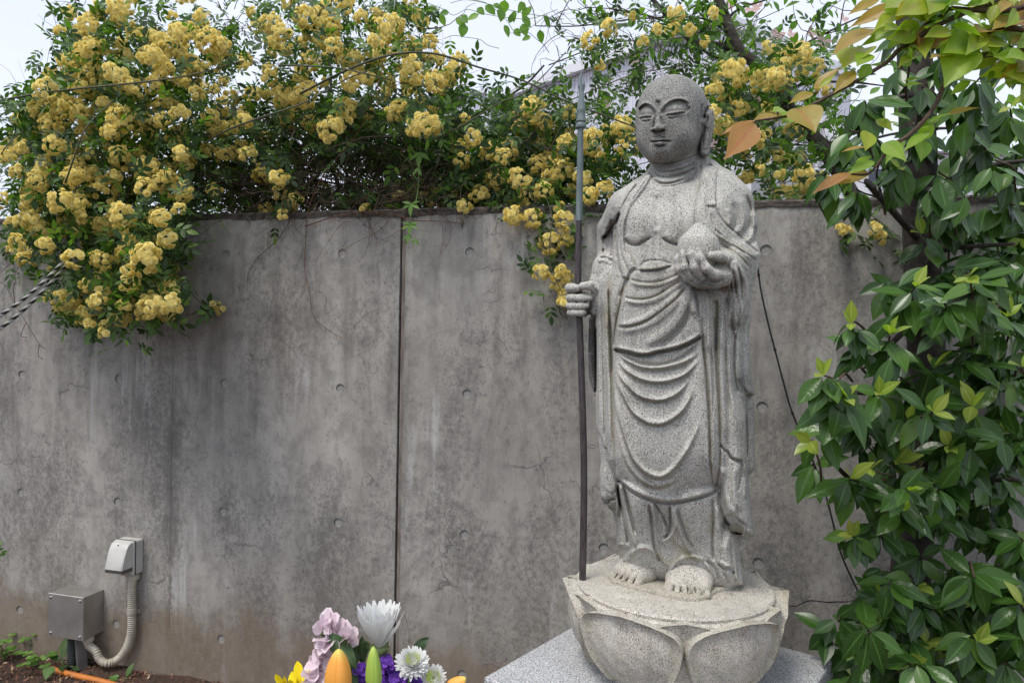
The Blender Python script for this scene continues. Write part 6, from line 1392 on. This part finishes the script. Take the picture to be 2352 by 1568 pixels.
# ---- weeds on the soil
def weeds():
    r_ = np.random.default_rng(81); round_ = leaf_tpl(1, .85, 4, 2, .08, .05, tip=.8, peak=.5); long_ = leaf_tpl(1, .42, 6, 2, .2, .10, tip=1.1)
    mr = tpl_mesh('leaf', round_, M_LIGHT); ml = tpl_mesh('leaf', long_, M_RLEAF); mh = tpl_mesh('leaf', leaf_tpl(1, .9, 5, 2, .15, .12, tip=1.3, peak=.3), M_LIGHT)
    def weed(name, x, y, lab, spec, cat='weed', out=None):
        base = atZ(x, y, 0) if out is None else atW(x, y, out); th = thing(name, base, lab, cat)
        for (dx, dy, h, s, m_, az, el) in spec:
            T = base+np.array([dx, dy, h]); d = np.array([math.cos(az)*math.cos(el), math.sin(az)*math.cos(el), math.sin(el)]); place('leaf', m_, frames(np.array([d]), np.array([[0, -.4, 1.0]]))[0], T, s, th)
            q = MB(); q.tube(spline([base, base+np.array([dx*.4, dy*.4, h*.6]), T], 3), .0010, 4); q.obj('stem', M_STEMG, th)
        return th
    def clover(n, R_, H):
        out = []
        for _ in range(n):
            a = r_.uniform(0, 6.28); rr = R_*r_.random()**.6; h = H*r_.uniform(.4, 1.1); b = r_.uniform(0, 6.28)
            for k in range(3): out.append((rr*math.cos(a), rr*math.sin(a), h, r_.uniform(.017, .027), mr, b+k*2.1, r_.normal(.1, .2)))
        return out
    weed('clover_patch', 10, 1515, 'bright green clover like weeds at the lower left corner', clover(16, .12, .07)); weed('clover_patch', 95, 1532, 'smaller round leaved weed clump just left of the steel box', clover(9, .07, .045))
    weed('fern_weed', 72, 1492, 'small upright feathery weed against the wall left of the steel box', [(r_.normal(0, .012), r_.normal(0, .008), .02+.011*k, .022, mr, r_.uniform(0, 6.28), .3) for k in range(10)])
    weed('dock_weed', 145, 1530, 'long dark leaved weed under the left side of the steel box', [(.0, 0, .03, .10, ml, 1.9, .8), (.01, -.01, .01, .07, ml, -1.2, .3), (-.01, 0, .02, .06, ml, 3.0, .5), (.04, 0, .015, .06, ml, .2, .25), (.05, -.02, .01, .05, ml, -.8, .2)])
    weed('heart_leaf_weed', 262, 1522, 'single heart shaped leaf on a tall stem between the steel box and conduit', [(-.012, .01, .135, .045, mh, .4, .35), (.002, -.03, .028, .03, mh, -1.2, .5)])
    weed('heart_leaf_weed', 118, 1552, 'broad pale green leaf in front of the orange hose', [(.0, 0, .035, .05, mh, -1.5, -.5)])
    weed('grass_weed', 290, 1560, 'small bright green shoots in the soil right of the orange hose', [(.0, 0, .01, .05, ml, 1.0, 1.1), (-.03, 0, .0, .035, mh, 3.0, .3), (.01, 0, .0, .035, ml, 2.2, .8)])
    weed('grass_weed', 505, 1562, 'small sprout at the foot of the wall between the conduit and bouquet', [(.0, 0, .02, .03, mh, 2.6, .4), (.045, 0, .03, .045, ml, .7, .8), (.05, 0, .0, .03, ml, .1, .4)])
    weed('wall_sprig', -4, 1290, 'small green sprig poking in at the left edge above the soil', [(r_.normal(0, .01), 0, .010*k, .022, mr, r_.uniform(-1, 1.2), .3) for k in range(7)], 'weed', .25)
    # the twiggy bits at the far left edge
    th = thing('bare_twig', atW(0, 640, .1), 'bare thin twig hanging in front of the wall at the left edge', 'twig'); m_ = MB()
    for pts in ([(-10,640),(15,660),(35,700),(60,740),(90,790),(104,800)], [(35,700),(30,660),(38,650)], [(60,740),(48,770),(62,775)], [(90,790),(88,815),(98,825)], [(-10,570),(20,560),(48,568)]): m_.tube(spline([atW(x, y, .1) for x, y in pts], 4), .0013, 4)
    m_.obj('stem', M_TWIG, th, True)
weeds()
# ------------------------------------------------------------------ buildings beyond the wall
M_CLAD = simple('lavender_cladding', (.72,.73,.80), .6, (.66,.67,.74), 3); M_WWALL = simple('white_wall', (.84,.85,.87), .7, (.78,.79,.81), 2); M_ROOFG = simple('grey_roof', (.28,.29,.31), .6, (.22,.23,.25), 2); M_PANE = simple('dark_pane', (.05,.06,.08), .15); M_FRAME = simple('pale_frame', (.80,.81,.84), .5); M_GREYW = simple('grey_panel', (.38,.39,.41), .6, (.33,.34,.36), 3)
def fbox(m_, x0, y0, x1, y1, Y, depth, mi=0):
    """box whose front stands square to the view at distance Y, matching two picture corners"""
    A = atY(x0, y0, Y); B = atY(x1, y1, Y); m_.box(((A[0]+B[0])/2, Y+depth/2, (A[2]+B[2])/2), (abs(B[0]-A[0]), depth, abs(A[2]-B[2])), mi=mi)
def warehouse():
    Y = 24; A = atY(1030, 175, Y); B = atY(1660, 112, Y); C = atY(1890, 118, Y); th = thing('warehouse', (4, Y, 0), 'large lavender grey ribbed warehouse rising behind the roses and statue head', 'building')
    # the long side recedes to the left: top edge rises towards the viewer's right
    P0 = atY(1110, 188, 33); P1 = atY(1655, 118, 23.5); z = (P0[2]+P1[2])/2; P0[2] = P1[2] = z
    d = P1-P0; L = np.linalg.norm(d); d /= L; n = np.array([d[1], -d[0], 0]); 
    if n[1] > 0: n = -n
    m_ = MB(); m_.box((P0+P1)/2-n*4+[0, 0, -z/2], (L, 8, z-.35), np.array([d, n, [0, 0, 1]])); m_.obj('wall', M_CLAD, th)
    m_ = MB(); nr = 80
    for k in range(nr):
        c = P0+d*(k+.5)*L/nr; m_.box(c+n*.015-[0, 0, z/2], (L/nr*.3, .03, z-.36), np.array([d, n, [0, 0, 1]]))
    tag(m_.obj('rib', M_CLAD, th), kind='stuff')
    m_ = MB(); m_.box((P0+P1)/2-n*3.9+[0, 0, .02], (L+.3, 8.4, .36), np.array([d, n, [0, 0, 1]])); m_.obj('parapet', M_FRAME, th)
    q = P1+np.array([3.2, 3.0, 0]); d2 = (q-P1)/np.linalg.norm(q-P1); n2 = np.array([d2[1], -d2[0], 0]); m_ = MB(); m_.box((P1+q)/2-n2*.06+[0, 0, -z/2-.2], (np.linalg.norm(q-P1), .12, z-.3), np.array([d2, n2, [0, 0, 1]])); m_.obj('end_wall', M_GREYW, th)
    for x, y in ((1345, 432),):
        u = np.interp(x, [1110, 1655], [0, 1]); 
        for uu, zz in ((.52, 7.6),):
            c = P0+d*L*uu; c[2] = atY(x, y, c[1])[2]; f = MB(); f.box(c+n*.12, (1.0, .10, .62), np.array([d, n, [0, 0, 1]])); w = f.obj('window', M_FRAME, th); g = MB(); g.box(c+n*.16, (.86, .06, .48), np.array([d, n, [0, 0, 1]])); o = g.obj('pane', M_PANE, th); o.location = (0, 0, 0); o.parent = w; o.location = tuple(-np.array(th.location)-np.array(w.location))
    th2 = thing('low_block', (-2, 36, 0), 'low pale block with a flat roof left of the lavender warehouse', 'building'); m_ = MB(); fbox(m_, 1032, 212, 1112, 1000, 30, 4); m_.obj('wall', M_CLAD, th2); m_ = MB(); fbox(m_, 1028, 206, 1116, 213, 29.8, 4.4); m_.obj('roof', M_FRAME, th2)
    th5 = thing('tower_block', (-2.5, 40, 0), 'narrow pale tower block at the far left end of the warehouse', 'building'); m_ = MB(); fbox(m_, 1020, 178, 1062, 1000, 40, 4); m_.obj('wall', M_WWALL, th5)
warehouse()
def house():
    Y = 9.0; th = thing('white_house', atZ(1800, 1200, 0)*0+np.array([3.0, Y, 0]), 'white two storey house with balcony rails right of the statue', 'house')
    m_ = MB(); fbox(m_, 1600, 205, 1755, 1100, Y+2.5, 3); m_.obj('rear_wall', M_CLAD, th)
    m_ = MB(); fbox(m_, 1742, 268, 1905, 1100, Y, 3); m_.obj('wall', M_WWALL, th)
    m_ = MB(); fbox(m_, 1725, 205, 1848, 216, Y-.3, 3.6); m_.obj('roof_edge', M_ROOFG, th)
    m_ = MB(); fbox(m_, 1785, 255, 1880, 300, Y-.2, .4); m_.obj('balcony_panel', M_GREYW, th)
    m_ = MB(); fbox(m_, 1745, 395, 1890, 480, Y-.3, .3); m_.obj('lower_panel', M_GREYW, th)
    for k in range(5): 
        m_ = MB(); fbox(m_, 1790, 318+k*9, 1890, 322+k*9, Y-.35, .05); m_.obj('rail', M_FRAME, th)
    for k in range(9): 
        m_ = MB(); fbox(m_, 1750+k*18, 268, 1753+k*18, 395, Y-.1, .08); m_.obj('louvre', M_FRAME, th)
    for x, y in ((1780, 330), (1820, 268)):
        w = MB(); fbox(w, x, y, x+34, y+36, Y-.06, .05); wo_ = w.obj('window', M_FRAME, th); g = MB(); fbox(g, x+3, y+3, x+31, y+33, Y-.09, .03); o = g.obj('pane', M_PANE, th); o.parent = wo_; o.location = tuple(-np.array(th.location)-np.array(wo_.location))
    t2 = thing('white_building', (7.5, 14, 0), 'white building with a plain flat parapet at the far right behind the leaves', 'building')
    m_ = MB(); fbox(m_, 1905, 350, 2400, 1100, 14, 5); m_.obj('wall', M_WWALL, t2); m_ = MB(); fbox(m_, 1900, 342, 2405, 352, 13.8, 5.4); m_.obj('parapet', M_FRAME, t2)
    for k in range(6):
        m_ = MB(); fbox(m_, 1925+k*70, 385, 1960+k*70, 425, 13.95, .1); w = m_.obj('window', M_FRAME, t2); g = MB(); fbox(g, 1928+k*70, 388, 1957+k*70, 422, 13.9, .08); o = g.obj('pane', M_PANE, t2); o.parent = w; o.location = tuple(-np.array(t2.location)-np.array(w.location))
house()
def wires():
    for k, (y0, y1) in enumerate(((418, 414), (432, 430), (448, 445), (463, 462))):
        A = atY(-60, y0, 22); B = atY(420, y1, 26); P = np.array([A*(1-t_)+B*t_-[0, 0, .05*math.sin(PI*t_)] for t_ in np.linspace(0, 1, 12)])
        o = thing('power_line', A, ('topmost', 'second from top', 'third from top', 'lowest')[k]+' of the thin power lines crossing the sky at the left edge', 'wire', 'power lines'); m_ = MB(); m_.tube(P, .012, 5); m_.obj('wire', M_GREYW, o)
wires()
# roses seen through the gaps: a far hedge behind the wall, low
def far_hedge():
    r_ = np.random.default_rng(91)
    n = 5200; T = np.stack([r_.uniform(-4.5, 4.5, n), r_.uniform(4.2, 5.6, n), r_.uniform(.2, 1.75, n)+.12*np.sin(np.linspace(0, 40, n))], 1); T[:, 2] += -.25+.25*np.sin(T[:, 0]*2.1)+.1*np.sin(T[:, 0]*7)
    D = r_.normal(0, 1, (n, 3)); N = r_.normal(0, .6, (n, 3))+[0, -.4, .7]; batch('distant_hedge', leaf_tpl(1, .6, 2, 1, .1, .1), frames(D, N), T, r_.uniform(.06, .12, n), M_LIGHT, None, kind='stuff', label='loose light green hedge beyond the wall, seen through gaps in the roses')
far_hedge()
# ------------------------------------------------------------------ offering flowers, lower centre
def fmat(name, c0, c1, trans=.25, rough=.55): return flowermat(name, c0, c1, c1, trans)
M_PW = fmat('white_petal', (.80,.82,.76), (.86,.86,.85)); M_PP = fmat('pale_pink_petal', (.80,.62,.66), (.86,.74,.80), .3); M_PU = fmat('purple_petal', (.13,.035,.36), (.26,.10,.62), .2); M_PY = fmat('bright_yellow_petal', (.85,.62,.01), (.92,.76,.02), .25)
def budmat(name, a, b, c):
    t = NT(name); z = t.attr('across').outputs['Fac']; n = t.noise(t.coord('Object', (1, 1, .1)), 260, 3); t.out(t.mix(t.math('MULTIPLY', n, .3), t.mix(t.ramp(z, [(.0, 0), (1, 1)]), a, b), c), .55, **{'Subsurface Weight': .15, 'Subsurface Scale': .01}); return t.m
M_OB = budmat('orange_bud', (.85,.36,.05), (.60,.62,.12), (.93,.52,.14)); M_GB = budmat('green_bud', (.36,.52,.08), (.52,.66,.14), (.28,.44,.08)); M_CTR = simple('lime_centre', (.55,.68,.04), .6); M_SEP = simple('sepal_green', (.10,.15,.045), .6, (.18,.22,.08), 200); M_MLEAF = leafmat('mum_leaf', [(0, (.035,.075,.030)), (1, (.05,.10,.035))], .55, .12, rib=(.09,.15,.06))
BY = 1.22
def B_(x, y, dy=0): return atY(1000+x*.3827 if False else (1000+x*.38265)/1.7143, (2288+y*.38265)/1.7143, BY+dy)      # crop of the bouquet
VB = np.array(atY(850, 1568, BY+.02)); VB[2] = .0
def stem(p, th, r=.0022, dz=.42):
    e = np.array([VB[0]+(p[0]-VB[0])*.25, VB[1], .36]); m_ = MB(); m_.tube(spline([p, (p+e)/2+[0, 0, .02], e], 6), r, 7); m_.obj('stem', M_STEMG, th, True)
def petal_tpl(L, W, cup=.25, nl=6, peak=.6): return leaf_tpl(L, W, nl+1, 1, -cup, .12, tip=.55, peak=.66, blunt=.30)
def bloom(p, axis, rings, mat, th, part='petal', seed=0):
    """rings: (count, elevation from axis plane, length, width, cup)"""
    r_ = np.random.default_rng(seed); axis = np.array(axis, float); axis /= np.linalg.norm(axis); x = np.cross(axis, [.1, .9, .2]); x /= np.linalg.norm(x); y = np.cross(axis, x)
    for (n, el, L, W, cup, off) in rings:
        me = tpl_mesh(part, petal_tpl(1, W, cup), mat)
        for k in range(n):
            a = 2*PI*k/n+off+r_.normal(0, .06); rad = x*math.cos(a)+y*math.sin(a); e = el+r_.normal(0, .05); d = rad*math.cos(e)+axis*math.sin(e); nn = -rad*math.sin(e)+axis*math.cos(e)
            place(part, me, frames(np.array([d]), np.array([nn]))[0], p+rad*.002, L*r_.uniform(.92, 1.06), th)
def vase():
    th = thing('stone_vase', (VB[0], VB[1], 0), 'grey stone flower vase holding the offering flowers', 'vase'); m_ = MB(); m_.lathe([(.085, 0), (.085, .06), (.05, .08), (.042, .30), (.055, .42), (.052, .425), (.042, .40)], 32, (VB[0], VB[1], 0)); m_.obj('vase_body', M_SLAB, th, True, 40)
vase()
def bouquet():
    r_ = np.random.default_rng(101)
    # upright white chrysanthemum
    p = B_(1290, 690); th = thing('white_chrysanthemum', p, 'tall white chrysanthemum with long upright petals, highest of the bouquet', 'flower')
    bloom(p, (.0, -.05, 1), [(18, .86, .072, .20, .16, 0), (16, 1.02, .072, .20, .12, .2), (13, 1.20, .070, .20, .08, .1), (9, 1.38, .066, .20, .04, 0)], M_PW, th, seed=1)
    m_ = MB(); m_.lathe([(.003, -.018), (.009, -.014), (.014, -.004), (.015, .004)], 14, p); m_.obj('calyx', M_SEP, th, True)
    sm = tpl_mesh('sepal', leaf_tpl(1, .35, 3, 1, .1, .2), M_SEP)
    for k in range(18):
        a = k*.9; d = np.array([math.cos(a)*.8, math.sin(a)*.8, .7]); place('sepal', sm, frames(np.array([d]), np.array([[math.cos(a), math.sin(a), 0]]))[0], p+np.array([math.cos(a)*.010, math.sin(a)*.010, -.012+.005*(k % 3)]), .015, th)
    stem(p-[0, 0, .02], th, .003)
    # leaves of the chrysanthemum
    ml = tpl_mesh('leaf', leaf_tpl(1, .42, 7, 2, .18, .10, tip=.8, wave=.25, peak=.6), M_MLEAF)
    for (x0, y0, x1, y1, dy) in ((1060, 900, 790, 555, -.03), (1120, 860, 1110, 590, .02), (1060, 850, 1045, 650, .0), (1330, 850, 1360, 740, .0), (1420, 860, 1350, 735, .01), (1600, 760, 1780, 590, .03), (1690, 720, 1690, 680, .03), (1180, 720, 1160, 620, .02), (950, 900, 1000, 720, .0), (1060, 1090, 1000, 900, -.02)):
        A = B_(x0, y0, dy); Bq = B_(x1, y1, dy); L = np.linalg.norm(Bq-A); place('leaf', ml, frames(np.array([Bq-A]), np.array([[.1, -1, .4]]))[0], A, L*1.05, th)
    # pink stock: three florets down a stalk
    th = thing('pink_stock', B_(700, 520), 'pale pink ruffled stock blossoms on the left of the bouquet', 'flower')
    pt = [tpl_mesh('petal', leaf_tpl(1, w, 7, 3, c, .05, tip=.5, wave=.14, peak=.58, blunt=.36), M_PP) for w, c in ((.85, -.1), (1.0, .1), (.7, .25))]
    for (x, y, n, s) in ((735, 455, 7, .030), (800, 470, 5, .026), (860, 520, 6, .030), (925, 560, 8, .036), (960, 600, 6, .034), (790, 600, 7, .036), (740, 660, 6, .030), (720, 740, 8, .034), (780, 700, 6, .032), (700, 820, 6, .032), (680, 900, 8, .036), (640, 960, 8, .036), (720, 960, 7, .034), (660, 1030, 6, .034), (620, 1040, 5, .03)):
        c = B_(x, y, r_.normal(0, .008)); ax = np.array([r_.normal(0, .5), -.8, .5+r_.normal(0, .4)]); ax /= np.linalg.norm(ax)
        for k in range(n):
            d = ax*.5+r_.normal(0, .75, 3); place('petal', pt[r_.integers(3)], frames(np.array([d]), np.array([ax+r_.normal(0, .3, 3)]))[0], c, s*r_.uniform(.7, .95), th)
    m_ = MB(); m_.tube([B_(715, 560), B_(705, 500), B_(715, 470)], [.004, .007, .008], 8); m_.obj('calyx', M_STEMG, th, True); stem(B_(740, 700, .01), th)
    # lily buds
    def bud(name, lab, cx, top, bot, wpx, mat, dy):
        A = B_(cx[0], bot, dy); T = B_(cx[1], top, dy); L = np.linalg.norm(T-A); th = thing(name, A, lab, 'flower bud'); ax = (T-A)/L; x = np.cross(ax, [0, 1, 0]); x /= np.linalg.norm(x); y = np.cross(ax, x); W = wpx*.38265/1.7143/FPX*(BY+dy)/2
        V = []; Fc = []; AA = []; n = 84; m = 30; ph = {M_OB: .785, M_GB: .42}[mat]
        for j in range(m+1):
            t = j/m; h = (math.sin(min(1, t/.42)*PI/2)**.8 if t < .42 else max(0, math.cos((t-.42)/.58*PI/2))**.62)*(.55+.45*min(1, t/.4)); h = max(h, .02)
            for k in range(n):
                a = 2*PI*k/n; gr = 1+.085*math.cos(3*a+.35)-.16*math.exp(-((math.sin(1.5*a+ph))/.13)**2)*(.4+.6*t); rr = W*h*gr; V.append(A+ax*L*t+(x*math.cos(a)+y*math.sin(a))*rr); AA.append(max(0, (t-.82)/.18))
        for j in range(m):
            for k in range(n): k2 = (k+1) % n; Fc.append((j*n+k, j*n+k2, (j+1)*n+k2, (j+1)*n+k))
        V = np.array(V)-A; me = mesh_np('bud', V, np.array(Fc), True); at = me.attributes.new('across', 'FLOAT', 'POINT'); at.data.foreach_set('value', np.array(AA, np.float32)); me.materials.append(mat); link(bpy.data.objects.new('bud', me), th); stem(A, th, .003)
    bud('lily_bud', 'plump orange lily bud in the middle of the bouquet', (872, 872), 690, 1290, 275, M_OB, -.07)
    bud('lily_bud', 'slender lime green lily bud just right of the orange one', (1243, 1228), 665, 1250, 168, M_GB, -.06)
    bud('lily_bud', 'orange green tipped lily bud low at the right end of the bouquet', (1960, 2180), 985, 1180, 170, M_OB, -.03)
    # yellow lily-like flower at left
    th = thing('yellow_alstroemeria', B_(420, 1180), 'bright yellow flower with pointed petals at the left end of the bouquet', 'flower'); py = {}
    for (x0, y0, x1, y1, w) in ((480, 1050, 455, 835, .42), (520, 1090, 560, 895, .38), (430, 1100, 405, 940, .55), (470, 1100, 450, 960, .5), (300, 1080, 225, 950, .42), (320, 1100, 325, 965, .35), (200, 1120, 150, 1035, .35), (330, 1120, 300, 1010, .6), (540, 1100, 520, 960, .45), (380, 1120, 370, 1000, .5)):
        A = B_(x0, y0, r_.normal(0, .01)); Bq = B_(x1, y1, r_.normal(0, .01)); L = np.linalg.norm(Bq-A)
        if w not in py: py[w] = tpl_mesh('petal', leaf_tpl(1, w, 6, 2, -.12, .2, tip=.9, peak=.6), M_PY)
        place('petal', py[w], frames(np.array([Bq-A]), np.array([[r_.normal(0, .3), -1, .3]]))[0], A, L*1.05, th)
    stem(B_(420, 1150), th)
    # purple statice
    th = thing('purple_statice', B_(1400, 1040), 'ruffled purple statice filling the right half of the bouquet', 'flower'); V = []; me = [tpl_mesh('floret', (lambda q: q)(floret), M_PU) for floret in (floret_tpl(r_), floret_tpl(r_), floret_tpl(r_))]
    cents = [(1090, 900), (1060, 930), (1130, 880), (1100, 960), (1120, 1010), (1080, 1000), (1350, 830), (1390, 850), (1330, 870), (1420, 880), (1350, 920), (1400, 930), (1340, 980), (1390, 1000), (1330, 1040), (1480, 920), (1530, 940), (1500, 980), (1450, 1000), (1560, 920), (1610, 930), (1660, 960), (1600, 990), (1690, 990), (1540, 1030), (1640, 1040), (1470, 1050), (1580, 1070), (1700, 1040), (1150, 1050), (1410, 1060), (1360, 1090), (1510, 900), (1310, 800), (1360, 800), (1050, 1050)]
    for x, y in cents:
        for _ in range(8):
            c = B_(x+r_.normal(0, 20), y+r_.normal(0, 17), r_.normal(.0, .008)); d = np.array([r_.normal(0, .5), -.8, .6+r_.normal(0, .4)]); R_ = frames(np.array([np.cross(d, r_.normal(0, 1, 3))]), np.array([d]))[0]; place('floret', me[r_.integers(3)], R_, c, r_.uniform(.0045, .0075), th)
    stem(B_(1400, 1040, .01), th)
    # two white pompons
    for k, (x, y, rad, ax, lab) in enumerate(((1630, 830, 160, (.15, -.55, .85), 'larger round white pompon chrysanthemum with a lime centre'), (1850, 985, 112, (.1, -.85, .5), 'smaller white pompon chrysanthemum at the lower right of the bouquet'))):
        c = B_(x, y, -.035); R_ = rad*.38265/1.7143/FPX*BY; th = thing('pompon_chrysanthemum', c, lab, 'flower', 'pompon chrysanthemums'); ax = np.array(ax)/np.linalg.norm(ax)
        rings = [(22, -.35, R_*1.0, .27, .4, .1), (24, -.05, R_*1.0, .27, .4, 0), (22, .22, R_*.98, .27, .35, .1), (20, .48, R_*.93, .27, .3, 0), (18, .72, R_*.86, .27, .25, .1), (13, .95, R_*.76, .27, .2, 0)]; bloom(c-ax*R_*.25, ax, rings, M_PW, th, seed=5+k)
        cm = tpl_mesh('centre_floret', leaf_tpl(1, .5, 2, 1, -.2, .1), M_CTR); x_ = np.cross(ax, [0, 0, 1]); x_ /= np.linalg.norm(x_); y_ = np.cross(ax, x_)
        for j in range(34):
            a = j*2.4; rr = .0016*math.sqrt(j); d = ax*1.6+(x_*math.cos(a)+y_*math.sin(a))*rr*90; place('centre_floret', cm, frames(np.array([d]), np.array([x_]))[0], c+ax*R_*.32+(x_*math.cos(a)+y_*math.sin(a))*rr, .008, th)
        stem(c-ax*.02, th)
def floret_tpl(r_):
    V = []; Fc = []; A = []; n = 7; rings = 3
    for j in range(rings+1):
        for k in range(n*2):
            a = PI*k/n; r = j/rings; V.append((r*math.cos(a), r*math.sin(a), .25*r*r+(.22*r if k % 2 else -.12*r)+r_.normal(0, .10))); A.append(r)
    for j in range(rings):
        for k in range(n*2): k2 = (k+1) % (n*2); Fc.append((j*2*n+k, j*2*n+k2, (j+1)*2*n+k2, (j+1)*2*n+k))
    return np.array(V), np.array(Fc), np.array(A)
bouquet()
